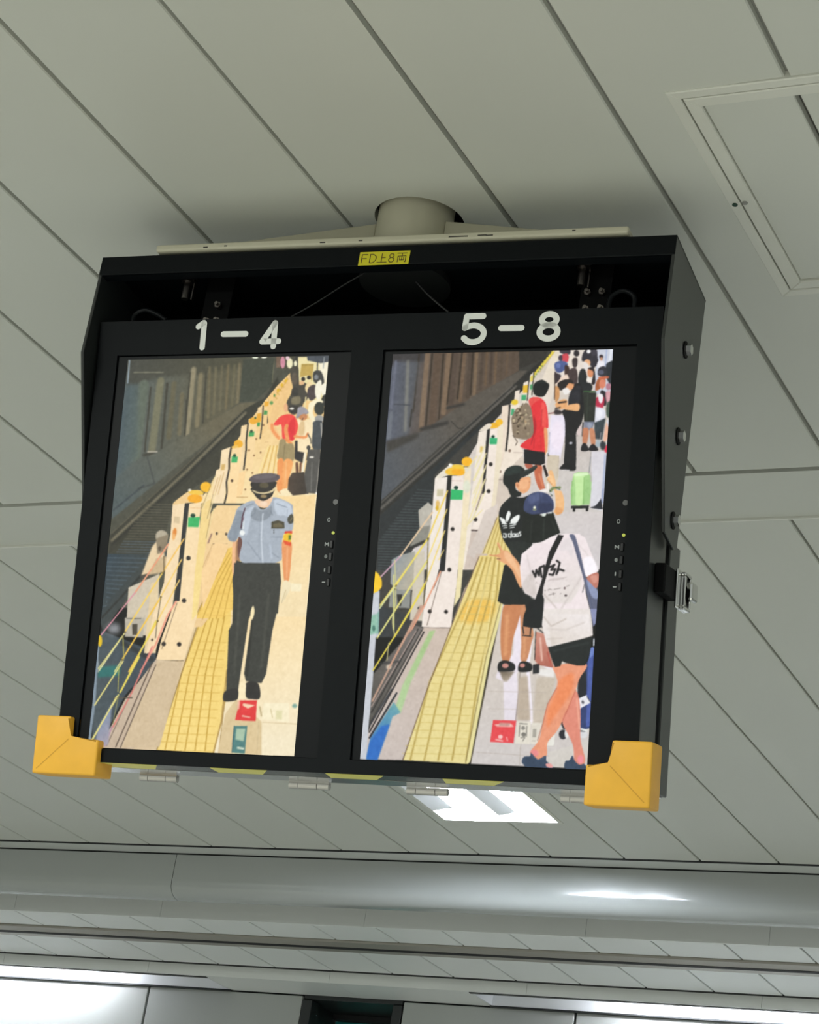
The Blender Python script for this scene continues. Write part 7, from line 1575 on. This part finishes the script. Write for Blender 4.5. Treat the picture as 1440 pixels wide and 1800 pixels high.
0 168 152 126 0 0.6 1 214.7,114.6 214.7,114 215,113.4 215.7,112.9 216.6,112.6 217.4,112.6 218.1,112.8 218.6,113.2 218.6,113.8 218.2,114.4 217.6,114.9 216.7,115.2 215.8,115.2 215.1,115
0 181 155 120 0 0.6 1 229.2,114.7 228.5,114.8 227.7,114.4 226.9,113.7 226.2,112.7 225.8,111.7 225.8,110.8 226.2,110.3 226.9,110.1 227.7,110.5 228.6,111.2 229.2,112.2 229.6,113.2 229.6,114.1
0 110 99 80 0 0.6 1 231,100.8 230.5,101 229.8,100.8 229.2,100.4 228.7,99.7 228.3,99 228.3,98.4 228.6,98 229.1,97.8 229.7,98 230.4,98.4 230.9,99 231.2,99.7 231.2,100.4
0 168 152 126 0 0.6 1 229.5,109.9 229.6,109.4 230.1,108.9 230.9,108.7 231.9,108.6 232.7,108.8 233.3,109.2 233.6,109.7 233.5,110.2 233,110.6 232.2,110.9 231.2,110.9 230.4,110.8 229.8,110.4
1 60 48 38 1.3 0.5 0 207.1,115.2 214.6,113.8 218.6,104.8
1 60 48 38 1.1 0.3 0 208.4,133.2 216.8,143.7 214.1,149.7
1 91 74 56 1.6 0.5 0 219,89.8 221.7,83.8
2 169 214 140 159 203 134 0 0.3 0 305.2,205.5 338.9,219 310,194.1 316.7,191.8 331.7,192.1 338.3,198.8 338.9,219 337.7,241.8 309.1,243.2 306.8,219 309,200.2
0 198 234 166 0 1.2 1 311.5,197.5 326.5,196.1 326.7,240.5 315.8,240.5 314.3,219
1 134 183 108 1.5 0.6 0 326.8,200.2 328,240.5
1 134 183 108 1.2 0.7 0 308,205.6 309.6,240.5
0 216 242 192 0 0.6 1 311.3,194.1 330.4,192.8 332,196.2 313,198.1
1 143 192 119 0.9 0.6 0 329.4,219 338.2,229.7
0 28 29 28 0 0.1 0 309.1,243.9 337.1,243.1 336.6,247.1 336.3,251.8 332.9,252.2 331.9,247.8 316.2,247.9 315.9,252.6 312.5,252.6 311.4,247.2 309.2,248.6
1 201 201 192 1.2 0.3 0 318.4,248.8 325.9,249.2
1 139 144 152 1 0.4 0 334.9,167.9 334.5,192.1
1 188 182 176 2.1 1.2 0 336.5,192.1 338.1,205.6
0 42 43 51 0 0.1 1 340,245.8 347.3,243.1 353.5,235 354.7,232.4 358.3,245.7 357.8,249.1 342.1,247.1
0 24 28 27 0 0 0 209.4,336.6 221.2,327 239.7,333.5 257.1,385.3 268.2,387.7 275.3,390.3 277.7,406.1 250.4,406.6 246.9,396.1 213.8,396.7 203,391.6 205.9,364.8
0 26 29 29 0 0 1 197.2,246.3 208.8,232.7 214.2,229.9 231,231.3 245.9,225.8 257.3,229.9 266.3,240.6 250.2,286.5 251.4,303.9 239.6,313.4 235.3,330.9 223.5,320.3 211.3,305.6 202.6,290.9 195.8,265.3
0 34 39 37 0 0.9 1 215.1,300.2 251.4,303.9 234,332.3 220.7,320.3
1 44 50 48 1.5 0.7 0 212.8,229.9 228,228.6
0 232 176 124 0 0 1 217.5,333.8 217.5,334.1 217.8,333.9
0 232 168 120 0 0.1 1 218.1,206.9 226.1,201.4 239.8,198.7 242.4,205.5 241.2,217.7 233.3,224.5 226.2,221.8 220.1,215
0 240 182 136 0 1.5 1 222.4,208.2 229.1,204.1 238.8,204.1 236.9,216.4 227.3,217.7
0 27 31 30 0 0 1 198,200 201.3,187.8 212.1,181.6 223.3,181.7 230.6,186.5 232.4,191.9 226.1,201.4 222.5,209.6 218.4,210.9 220.4,219.1 229.1,224.5 224,229.9 212.7,228.6 206.2,216.4 199.4,209.6
0 38 48 45 0 2.1 1 201.4,189.1 212.2,182.3 223.4,183.7 226.8,191.9 213,194.6 202,197.3
0 230 162 118 0 0.1 1 224.8,210.8 225.2,212.8 224.9,214.6 223.9,215.8 222.5,216.1 220.9,215.6 219.5,214.3 218.5,212.5 218.1,210.4 218.5,208.6 219.4,207.4 220.9,207.1 222.4,207.6 223.9,208.9
0 196 124 84 0 0.4 1 223.3,211.9 223.5,213 223.5,213.9 223.1,214.5 222.5,214.7 221.8,214.4 221.2,213.6 220.7,212.6 220.4,211.6 220.5,210.7 220.9,210.1 221.5,209.9 222.2,210.2 222.8,210.9
0 35 42 40 0 0 1 225.4,191.9 237.6,186.5 248.3,181.1 251.3,183.8 243.5,191.9 228.8,200.1 224.5,198.7
1 58 68 65 1.8 0.9 0 230.9,190.5 248.5,183.1
1 138 143 132 1.3 0.3 0 237.6,196.7 242,200.1
0 230 228 200 0 0.4 1 242.1,197.1 241.9,197.9 241.5,198.6 240.7,198.9 239.8,198.9 239,198.6 238.4,197.9 238.2,197.1 238.3,196.3 238.8,195.6 239.6,195.2 240.4,195.2 241.2,195.6 241.8,196.3
1 162 94 66 0.7 0.3 0 239.7,206.9 242.5,207.1
1 233 238 230 0.9 0.4 0 233.4,225.8 237.5,225.2
0 238 241 238 0 0 1 210.2,251.6 214.1,257 210.7,267.9 208,269.2 206.7,261.1
0 238 241 238 0 0 1 197,261.9 205.6,265.9 206.9,273.3 201.1,270.6
0 238 241 238 0 0 1 227.3,257.7 228.1,265.1 222.8,271.9 215,270.6 216.6,263.8
1 223 227 224 1.6 0.1 0 201.2,272 209.1,271.9
1 223 227 224 1.6 0.1 0 202.8,275.4 209.1,274.9
1 223 227 224 1.6 0.1 0 204.5,278.5 209.6,278
1 223 227 224 1.6 0.1 0 213.7,271.9 224.7,269.8
1 223 227 224 1.6 0.1 0 214,275.3 223.6,273.2
1 223 227 224 1.6 0.1 0 214.9,278.4 221.1,277.3
1 238 241 238 1.6 0 0 204.4,287.5 208.3,287.5 209.3,292.9 205.5,293.3 204.6,290.2
1 238 241 238 1.6 0 0 208.9,287.5 209.7,293.5
1 238 241 238 1.6 0 0 212.8,287.4 216.7,287.8 217.3,292.8 213.4,292.4 212.8,287.4
1 238 241 238 1.6 0 0 216.9,283.4 217.6,293.2
1 238 241 238 1.6 0 0 219.2,287.4 222.8,287.4 223.4,292.1 219.8,292.1 219.2,287.4
1 238 241 238 1.6 0 0 223.3,287.1 223.8,292.3
1 238 241 238 1.6 0 0 225,287.4 227.8,287.1 228.4,291.5 225.6,291.8 225,287.4
1 238 241 238 1.6 0 0 232.3,284.6 229.8,284.6 229.7,286.6 232.2,287.7 232.7,290 230,290.7
0 240 188 132 0 0.1 1 269.2,192 275.2,189.3 281.8,205.5 284.1,219 292.6,221.7 297.8,237.9 296.7,252.6 288.2,258.1 282.3,252.7 284.6,246 281.7,223.1 275.3,210.9 269.3,204.2
0 246 200 146 0 0.9 1 271.5,196.1 277.3,200.1 280.8,210.9 275.1,208.2
0 228 165 108 0 1.2 1 284.6,246 295.8,248.6 294.8,255.3 286.7,256.7
1 122 138 88 3.9 0.4 0 274.7,221.7 278.4,216.3 289.4,215.7
1 45 58 47 1.5 0.4 0 273.1,219 277.9,228.5
1 232 238 240 1.5 0.4 0 274.8,223.1 277.7,225.8
1 61 74 56 1.2 0.3 0 282.5,215 290.3,219
1 201 130 78 0.9 0.4 0 267.9,202.8 276.7,210.9
0 239 226 216 0 0.1 0 257.3,180.4 264,177.7 271.6,197.4 268.4,200.1
0 34 22 20 0 0 0 259.5,181.4 263.2,180 270.2,197.1 266.5,199.4
1 243 236 228 3.9 0.4 0 269.8,210.9 271.2,221.7
0 230 168 120 0 0 1 195.7,302.4 198.5,301.7 204,311.1 207.7,313.1 214.8,315 228.1,327 235.2,338.9 239.5,369.6 233.6,364.4 223.9,345.8 214.9,336.5 207.7,332.6 197.6,327.3 196.7,325.3 203,325.2 193,322.7 184.6,321.4 185.2,320.1 192.9,320.6 201.1,317.9 201.5,313.8
1 208 138 92 1.2 0.4 0 185.2,320.7 201.4,322.6
1 208 138 92 1.2 0.4 0 196.5,303.1 202.1,313.1
0 240 189 144 0 1.5 1 207.8,315.1 216.4,317.7 231.8,339 235.8,356.3 224.9,340.4 211.5,327.2
1 58 42 32 0.9 0.3 0 196.8,326 203.1,326.6
0 241 229 230 0 0.1 0 255.4,301.9 280.8,291.6 299.7,286.8 324.2,286.6 334.2,292.5 340.4,305.8 349.8,325.6 358.4,342.7 352.6,348 340.7,352.1 335.2,349.6 341.1,378.5 349.5,404.7 276.4,406.1 273.9,390.3 262.6,385.2 245.6,378.8 239.3,366.9 234.5,338.9 235.9,318.8
2 239 226 228 227 219 214 0 3 0 257.6,313.2 276.8,392.9 251.6,306.6 297.5,294.2 328.7,312.5 333.5,365.5 317.6,392.1 275.5,392.9 257.1,385.3 240.7,366.9 235.8,337.6
0 227 218 219 0 2.7 1 297.8,299.5 311.1,294 317.1,323.3 306.9,312.7 296,312.9
0 214 204 200 0 2.4 1 254.4,346.7 261.3,366.6 262.4,382.5 245.5,377.5 240.5,364.2
1 210 200 196 2.1 1.8 0 332.6,352.3 316.8,378.9 304.6,400.3
1 217 207 205 1.5 1.8 0 319.6,299.3 337,315.1 352,338.8
1 203 192 186 1.8 1.5 0 275.9,379.6 296.4,400.4
1 213 203 201 1.5 2.1 0 244.2,320.1 254.9,353.4
0 251 246 251 0 1.8 1 333.6,325.8 347,322.9 356.3,342.7 340.7,350.8
0 233 225 220 0 0.2 0 276.1,401.8 349,400.4 354.1,425.2 355.8,440.3 335.7,447.7 289.4,459.2 285,457.2 275.7,426.9
2 239 232 230 222 212 203 0 1.6 0 326,407.8 300.7,456.8 283.2,410 348.8,408.7 355,438.9 292.1,457
1 198 187 178 1.9 1.6 0 277.7,414.3 290.1,427.9 312.3,416.4
1 207 197 191 1.6 1.9 0 284.7,432.2 313.4,433 341.1,421.3
1 203 193 187 1.2 1.2 0 348.8,408.7 353.4,436.2
1 210 199 190 1.6 1.6 0 284.3,447.5 308.5,445.5
1 179 166 156 0.6 0.3 0 289.4,459.6 355.9,441
1 28 26 28 3 0.3 0 255.3,344.7 260.4,353.3 261,342.6 265.7,351.2 265.6,339.9
1 28 26 28 3 0.3 0 266.9,338.5 270,353.1
1 28 26 28 3 0.3 0 267.6,338.5 272.9,335.8 274.1,353.1
1 28 26 28 3 0.3 0 281.3,338.3 289.2,334.3 284.3,342.3 291,340.9 287.6,350.2 282,349
1 28 26 28 3 0.3 0 292.2,328.2 297.2,331.5 292.9,348.8 296.5,340.8 304.2,343.4
1 181 169 166 0.7 0.4 0 261.1,363.9 262.3,361.2 265.2,363.9
1 181 169 166 0.7 0.4 0 282.6,357 309.6,353.2
1 181 169 166 0.7 0.4 0 280,359 305.7,355.3
1 143 134 130 1 0.6 0 281,373.6 283.6,371.5 287.7,372.8
1 143 134 130 1 0.6 0 290.4,372.1 301.2,369.9
1 143 134 130 1 0.6 0 282.8,380.8 293.6,378
1 143 134 130 1 0.6 0 300.4,378.6 303.1,377.9
1 143 134 130 1 0.6 0 309.2,367.2 314.5,365.8
0 106 90 90 0 0.4 1 308.9,369.8 308.8,370.6 308.4,371.3 307.8,371.6 307.1,371.7 306.4,371.3 305.9,370.7 305.7,369.9 305.8,369.1 306.2,368.4 306.8,368 307.6,368 308.2,368.4 308.7,369
0 74 63 64 0 0.4 1 312,381 311.8,381.7 311.3,382.3 310.4,382.6 309.5,382.6 308.6,382.3 307.9,381.8 307.7,381.1 307.8,380.4 308.4,379.8 309.2,379.5 310.2,379.5 311.1,379.8 311.7,380.3
1 111 102 99 0.9 0.3 0 289.4,376.8 291,380.7
1 143 134 130 0.9 0.4 0 275.5,373.7 278.3,374.3
0 23 27 24 0 0 1 235.2,251.5 248.1,256.9 266.1,258.2 279.5,252.7 285.9,264.8 294,283.5 292.8,286.2 280.8,291.6 264.9,299.8 251.2,301.2 238.6,299.3 234.1,294.7 234,273.1
1 42 48 43 2.4 1.5 0 268,264.9 268.6,294.4
1 39 44 40 2.1 1.5 0 248.8,267.7 248.2,297.3
1 44 50 44 1.5 1.2 0 280.6,267.5 288.5,283.5
0 61 70 104 0 0 1 234,243.4 236.7,232.6 245.8,224.5 258.1,222.4 270.8,225.8 279.7,235.2 281.7,243.3 279.5,251.4 265.9,254.8 248.1,256.9 236.7,252.9 234.3,248.8
0 81 91 128 0 2.7 1 240.6,229.9 251.4,224.5 262.4,224.5 257.6,235.3 244.2,240.7
0 47 54 84 0 2.1 1 258,240.7 278.7,240.6 279.5,251.4 260.4,254.8
1 44 51 80 0.9 0.7 0 258.2,223.1 260.8,240.7
1 52 60 92 1.2 0.4 0 236.6,251.5 248.1,256.9 265.9,255.2 279.5,251.4
0 238 240 216 0 0.3 1 253.7,246.5 253.6,247.4 253,248.2 252.2,248.6 251.2,248.6 250.2,248.2 249.6,247.4 249.3,246.5 249.4,245.6 250,244.8 250.9,244.4 251.9,244.4 252.8,244.8 253.4,245.5
0 138 144 112 0 0.4 1 254.8,249.9 254.5,250.6 253.7,251.1 252.5,251.4 251.2,251.4 249.9,251.1 249.1,250.6 248.7,249.9 249,249.2 249.8,248.6 251,248.3 252.3,248.3 253.6,248.6 254.4,249.1
0 228 236 226 0 0.3 1 270.4,257.3 270.4,258.4 269.6,259.4 268.3,260.1 266.8,260.3 265.2,260.1 264.1,259.5 263.5,258.5 263.5,257.4 264.3,256.4 265.6,255.7 267.1,255.4 268.7,255.6 269.8,256.3
1 233 238 240 1.8 0.3 0 273.5,255.2 279,254.1
1 233 238 240 1.2 0.3 0 276.8,253.4 279.1,255.7
0 26 24 26 0 0 0 291.6,288.2 300.6,289.5 292.8,306.2 283.4,329 278,350.4 273.8,369.1 273.4,382.3 269.4,385.1 264.4,381.2 269.3,363.8 273.4,343.8 279.6,314.4
0 21 23 26 0 0.1 0 264.3,379.8 273.2,379.7 276.5,387.6 276.4,406.1 250.4,406.6 249.4,393.4 262.8,387.8
0 98 103 127 0 0 1 309.4,288.7 316.2,288 320,294 329.1,319.2 339.4,352.2 351.2,367.8 360.5,386.1 360.2,403.2 350.8,403.4 342.5,378.5 333.8,349.6 323.9,323.2 315.6,300.7
0 141 151 184 0 0.9 1 341,356.1 356.7,369.1 360.3,383.5 352.2,383.6 344.6,370.6
1 74 79 102 1 0.4 0 317,300.7 328.4,329.8 336.9,354.8
1 79 86 112 1.2 0.6 0 344.8,373.2 353.5,403.3
1 58 60 64 1 0.3 0 338,362.8 335.5,376
0 192 122 106 0 0.1 1 340.8,352.8 356.5,345.3 360,357.1 356.7,369.1 348.2,362.6
0 212 148 132 0 1.2 1 346.1,352.1 355.4,349.3 357.4,358.5 352.1,361.2
0 20 24 26 0 0.2 0 249.4,402.3 276.1,401.8 275.7,426.9 273.1,431.1 261.6,431.4 245.5,428.9 245.9,413.5
0 192 138 104 0 0.5 0 247.9,431.7 258.8,432.1 259.4,441.1 249.2,440.7
1 23 25 27 1.9 0.3 0 245.6,430.3 247.8,440
1 23 25 27 1.9 0.3 0 258.7,431.4 258.1,442.6
1 27 29 30 1.6 0.3 0 246.5,442.8 259.6,443.9
1 31 33 35 1.6 0.5 0 268.8,431.2 277.9,437.9
1 147 176 168 0.9 0.5 0 262.3,431.3 263.3,435.5
0 138 144 180 0 0.5 0 349,400.4 359.6,400.2 358.9,422.3 355.7,427.9
1 223 230 240 2.2 0.3 0 357.6,445.8 358.2,455.4
0 232 154 120 0 0 1 299.9,487.2 348,483.1 339.5,505.3 333.7,524.7 325.3,546.8 316.9,570.3 308.1,587 296.4,602.4 296.3,621.5 283.9,627.4 270.4,618.4 282,600.3 286.4,581 290.2,553.5 300,529.8 306.1,514.5 302.3,500.9
0 238 142 94 0 3.7 1 308.5,509 329.1,497.4 328.1,524.8 315.4,547.1 302.5,566.7 294.9,580.7 293.2,556.1 305.4,525.5
0 224 140 120 0 0 1 325.3,546.8 333.7,524.7 339.9,532.7 344.5,559.8 346.8,595 355.8,624.4 352.1,632.7 340.8,631.8 336.3,606.3 328.2,590.3 316.8,568.9
1 196 106 80 1.2 0.6 0 334.9,521.9 325.4,548.2 317.5,568.9
1 242 176 152 1.9 1.2 0 337.3,535.5 344.3,578.8
1 165 80 60 0.8 0.5 0 305,520.1 292.5,545.2 287.3,574.1 280.6,600.3
0 232 138 138 0 1.2 1 283.8,620 282.6,621.9 280.3,623 277.6,623.1 274.7,622.3 272.5,620.6 271.2,618.5 271.2,616.3 272.5,614.4 274.7,613.3 277.5,613.2 280.3,614 282.6,615.7 283.8,617.8
0 238 143 152 0 1.2 1 353.5,624.5 353.2,627.2 352,629.4 350.2,630.7 348.1,630.8 346.1,629.7 344.6,627.6 344,624.9 344.3,622.2 345.5,620 347.3,618.7 349.4,618.6 351.4,619.7 352.9,621.8
0 28 33 33 0 0 0 287.3,459.9 355.9,441.7 352.5,465.1 346.7,485.2 335.4,486.2 316.7,482.6 310.8,480 308.5,487.7 300.1,489.3 295.1,479.1
1 47 54 53 1.9 1.9 0 295.6,465.2 350.2,451.5
0 52 69 92 0 0 1 259,628.5 262.3,624.2 270.8,623.2 271.9,618.4 277.9,623.6 283.9,627.4 294.9,621.5 296.8,629.6 307.5,640 273.5,642.1 260.2,635.2
1 74 94 120 1.2 0.6 0 273.6,622.4 284,628.8 293.6,624.3
0 230 160 156 0 0.2 1 295.7,633.7 304.2,633.3 306.7,638.7 298.9,638.3
0 52 69 92 0 0 1 325.8,628.4 332,626.7 335.8,619.8 340.5,627.7 347.9,632.8 354.8,631.2 358.1,639.1 327.2,639.8"""
PW, PH, SS = 360, 640, 3

def catmull(P, closed):
    n = len(P); out = []
    if n < 3: return P
    for i in range(n if closed else n - 1):
        g = (lambda k: P[k % n]) if closed else (lambda k: P[min(max(k, 0), n - 1)])
        a, b, c, d = g(i - 1), g(i), g(i + 1), g(i + 2)
        for s in range(5):
            t = s / 5
            out.append(0.5 * ((2 * b) + (c - a) * t + (2 * a - 5 * b + 4 * c - d) * t * t + (3 * b - a - 3 * c + d) * t ** 3))
    if not closed: out.append(P[-1])
    return np.array(out)

def fill_mask(P, x0, y0, w, h):
    T = np.zeros((h, w + 1), np.int8)
    Q = np.roll(P, -1, axis=0)
    for (xa, ya), (xb, yb) in zip(P, Q):
        if ya == yb: continue
        if ya > yb: xa, ya, xb, yb = xb, yb, xa, ya
        r0 = max(int(math.ceil(ya - y0 - 0.5)), 0); r1 = min(int(math.ceil(yb - y0 - 0.5)), h)
        if r1 <= r0: continue
        rows = np.arange(r0, r1)
        xs = xa + (rows + y0 + 0.5 - ya) * (xb - xa) / (yb - ya)
        ix = np.clip(np.ceil(xs - x0 - 0.5).astype(int), 0, w)
        T[rows, ix] ^= 1
    return np.bitwise_xor.accumulate(T[:, :w], axis=1).astype(bool)

def boxblur(m, r):
    r = max(int(round(r)), 1)
    for ax in (0, 1):
        for _ in range(2):
            p = np.pad(m, [(r + 1, r) if a == ax else (0, 0) for a in (0, 1)], mode='edge').cumsum(axis=ax)
            n = m.shape[ax]
            m = (np.take(p, range(2 * r + 1, 2 * r + 1 + n), ax) - np.take(p, range(0, n), ax)) / (2 * r + 1)
    return m

def paint(text):
    W, H = PW * SS, PH * SS
    img = np.zeros((H, W, 3))
    for line in text.strip().split('\n'):
        # kind (0 area, 1 pen line, 2 shaded area), colour(s) 0-255, pen width, softness, rounded, points
        kind, *rest = line.split(' ')
        nc = 6 if kind == '2' else 3
        cols = np.array([int(v) for v in rest[:nc]]).reshape(-1, 3) / 255
        wd, soft, sm, *pts = rest[nc:]
        wd = float(wd) * SS; soft = float(soft) * SS
        P = np.array([[float(v) for v in p.split(',')] for p in pts]) * SS
        grad = None
        if kind == '2': grad, P = P[:2], P[2:]
        if sm == '1': P = catmull(P, kind != '1')
        pad = int(wd / 2 + soft * 2 + 3)
        x0 = max(int(P[:, 0].min()) - pad, 0); x1 = min(int(P[:, 0].max()) + pad, W)
        y0 = max(int(P[:, 1].min()) - pad, 0); y1 = min(int(P[:, 1].max()) + pad, H)
        if x1 <= x0 or y1 <= y0: continue
        w, h = x1 - x0, y1 - y0
        if kind == '1':
            m = np.zeros((h, w), bool)
            r = wd / 2
            for a, b in zip(P, P[1:]):
                d = b - a; L = math.hypot(*d) or 1e-6
                n = np.array([-d[1], d[0]]) / L * r
                m |= fill_mask(np.array([a + n, b + n, b - n, a - n]), x0, y0, w, h)
            if wd > 4:
                for c in P:
                    cx0 = max(int(c[0] - r - x0), 0); cx1 = min(int(c[0] + r - x0) + 2, w); cy0 = max(int(c[1] - r - y0), 0); cy1 = min(int(c[1] + r - y0) + 2, h)
                    if cx1 > cx0 and cy1 > cy0:
                        yy, xx = np.mgrid[cy0:cy1, cx0:cx1]
                        m[cy0:cy1, cx0:cx1] |= (xx + 0.5 + x0 - c[0]) ** 2 + (yy + 0.5 + y0 - c[1]) ** 2 < r * r
        else:
            m = fill_mask(P, x0, y0, w, h)
        m = m.astype(float)
        if soft > 0.8: m = boxblur(m, soft * 0.5)
        if grad is not None:
            a, b = grad; d = b - a
            yy, xx = np.mgrid[y0:y1, x0:x1]
            t = np.clip(((xx - a[0]) * d[0] + (yy - a[1]) * d[1]) / (d @ d), 0, 1)[..., None]
            col = cols[0] * (1 - t) + cols[1] * t
        else:
            col = cols[0]
        s = img[y0:y1, x0:x1]
        s += (col - s) * m[..., None]
    img = img.reshape(PH, SS, PW, SS, 3).mean(axis=(1, 3))
    rng = np.random.default_rng(7)
    for step, amp in ((3, 0.022), (7, 0.014)):               # compression mottle of the camera feed
        g = rng.normal(0, 1, (PH // step + 3, PW // step + 3))
        yy = np.arange(PH) / step; xx = np.arange(PW) / step
        y0, x0 = yy.astype(int), xx.astype(int); fy, fx = (yy - y0)[:, None], (xx - x0)[None, :]
        n = (g[y0][:, x0] * (1 - fy) * (1 - fx) + g[y0 + 1][:, x0] * fy * (1 - fx) + g[y0][:, x0 + 1] * (1 - fy) * fx + g[y0 + 1][:, x0 + 1] * fy * fx)
        img = np.clip(img + amp * n[..., None] * (0.25 + img * (1.15 - img)), 0, 1)
    k = np.pad(img, ((1, 1), (1, 1), (0, 0)), mode='edge')
    img = 0.5 * img + 0.125 * (k[:-2, 1:-1] + k[2:, 1:-1] + k[1:-1, :-2] + k[1:-1, 2:])
    return img

def screen_material():
    m = bpy.data.materials.new('lit_screen'); m.use_nodes = True
    nt = m.node_tree; b = nt.nodes['Principled BSDF']
    at = nt.nodes.new('ShaderNodeAttribute'); at.attribute_name = 'picture'
    b.inputs['Base Color'].default_value = (0.01, 0.01, 0.01, 1); b.inputs['Roughness'].default_value = 0.45
    b.inputs['Specular IOR Level'].default_value = 0.2
    nt.links.new(at.outputs['Color'], b.inputs['Emission Color'])
    b.inputs['Emission Strength'].default_value = 1.0
    return m
SCREEN = screen_material()
SW, SH = 0.2677, 0.4761

def screen_object(art, parent, ox):
    img = paint(art)
    xs = np.linspace(0, SW, PW) + ox; zs = -np.linspace(0, SH, PH)
    X, Z = np.meshgrid(xs, zs)
    co = np.stack([X, np.zeros_like(X), Z], -1).reshape(-1, 3)
    i = np.arange(PW * PH).reshape(PH, PW)
    q = np.stack([i[1:, :-1], i[1:, 1:], i[:-1, 1:], i[:-1, :-1]], -1).reshape(-1, 4)
    me = bpy.data.meshes.new('screen')
    me.vertices.add(len(co)); me.vertices.foreach_set('co', co.ravel())
    me.loops.add(q.size); me.loops.foreach_set('vertex_index', q.ravel().astype(np.int32))
    me.polygons.add(len(q)); me.polygons.foreach_set('loop_start', np.arange(0, q.size, 4, dtype=np.int32))
    me.polygons.foreach_set('loop_total', np.full(len(q), 4, dtype=np.int32))
    me.update(); me.validate()
    s = img.reshape(-1, 3)
    lin = np.where(s <= 0.04045, s / 12.92, ((s + 0.055) / 1.055) ** 2.4)
    a = me.color_attributes.new('picture', 'FLOAT_COLOR', 'POINT')
    a.data.foreach_set('color', np.concatenate([lin, np.ones((len(lin), 1))], 1).ravel())
    me.materials.append(SCREEN)
    o = bpy.data.objects.new('screen', me); C.objects.link(o); o.parent = parent
    return o

def display(u0, win, btn_u, art, label):
    # empty at the lower left of the display; local axes = (across, into the housing, up along the face)
    vb = 0.4761
    loc = ORG + Matrix.Rotation(PSI, 3, 'Z') @ Vector((u0, st * vb, -ct * vb))
    e = empty('display_monitor', loc, (TILT, 0, PSI), label=label, cat='monitor', group=None)
    bm = BM()
    a0, a1 = win[0] - u0 + 0.0006, win[1] - u0 - 0.0006
    t, b_ = -win[2] + vb - 0.0006, -win[3] + vb + 0.0006
    box(bm, (a0, -0.0006, SH), (a1, 0.0040, t)); box(bm, (a0, -0.0006, b_), (a1, 0.0040, 0.0))
    box(bm, (a0, -0.0006, 0.0), (0.0, 0.0040, SH)); box(bm, (SW, -0.0006, 0.0), (a1, 0.0040, SH))
    obj('bezel', bm, M['bezel'], e)
    bm = BM(); box(bm, (a0, 0.0042, b_), (a1, 0.0350, t), 0.002, 1); obj('back_shell', bm, M['bezel'], e)
    s = screen_object(art, e, 0.0); s.location = (0, 0, SH)
    Z = lambda v: vb - v
    bu = btn_u - u0
    for v in (0.2281, 0.2426, 0.2584, 0.2730):
        bm = BM(); box(bm, (bu - 0.0022, -0.0024, Z(v) - 0.0048), (bu + 0.0022, -0.0006, Z(v) + 0.0048), 0.0008, 1)
        obj('button', bm, M['button'], e)
    bm = BM(); cyl(bm, (bu + 0.0008, -0.0014, Z(0.1778)), (bu + 0.0008, -0.0006, Z(0.1778)), 0.0032, n=16); obj('sensor', bm, M['sensor'], e)
    bm = BM(); cyl(bm, (bu + 0.0010, -0.0014, Z(0.2146)), (bu + 0.0010, -0.0006, Z(0.2146)), 0.0019, n=12); obj('indicator_light', bm, M['led'], e)
    iu = bu - 0.0060
    on = lambda x, y, h: (x, -0.0006 - h, y)
    z = Z(0.2281)
    for pts, w in ((oval(iu, Z(0.1990), 0.0017, 0.0021, 12), 0.0008),
                   ([(iu - 0.0020, z - 0.0018), (iu - 0.0020, z + 0.0018), (iu, z - 0.0004), (iu + 0.0020, z + 0.0018), (iu + 0.0020, z - 0.0018)], 0.0012),
                   ([(iu, Z(0.2426) - 0.0002), (iu, Z(0.2426) + 0.0002)], 0.0038),
                   ([(iu, Z(0.2584) - 0.0015), (iu, Z(0.2584) + 0.0015)], 0.0016),
                   ([(iu - 0.0014, Z(0.2730)), (iu + 0.0014, Z(0.2730))], 0.0015)):
        bm = BM(); stroke(bm, pts, w, 0.0002, on); obj('button_icon', bm, M['icon'], e)
    return e

art_left, art_right = ART.split('\n#\n')
display(0.0, WL, 0.2919, art_left, 'left portrait monitor showing a uniformed guard walking on a platform')
display(0.3490, WR, 0.6415, art_right, 'right portrait monitor showing a woman in a white T-shirt seen from behind')
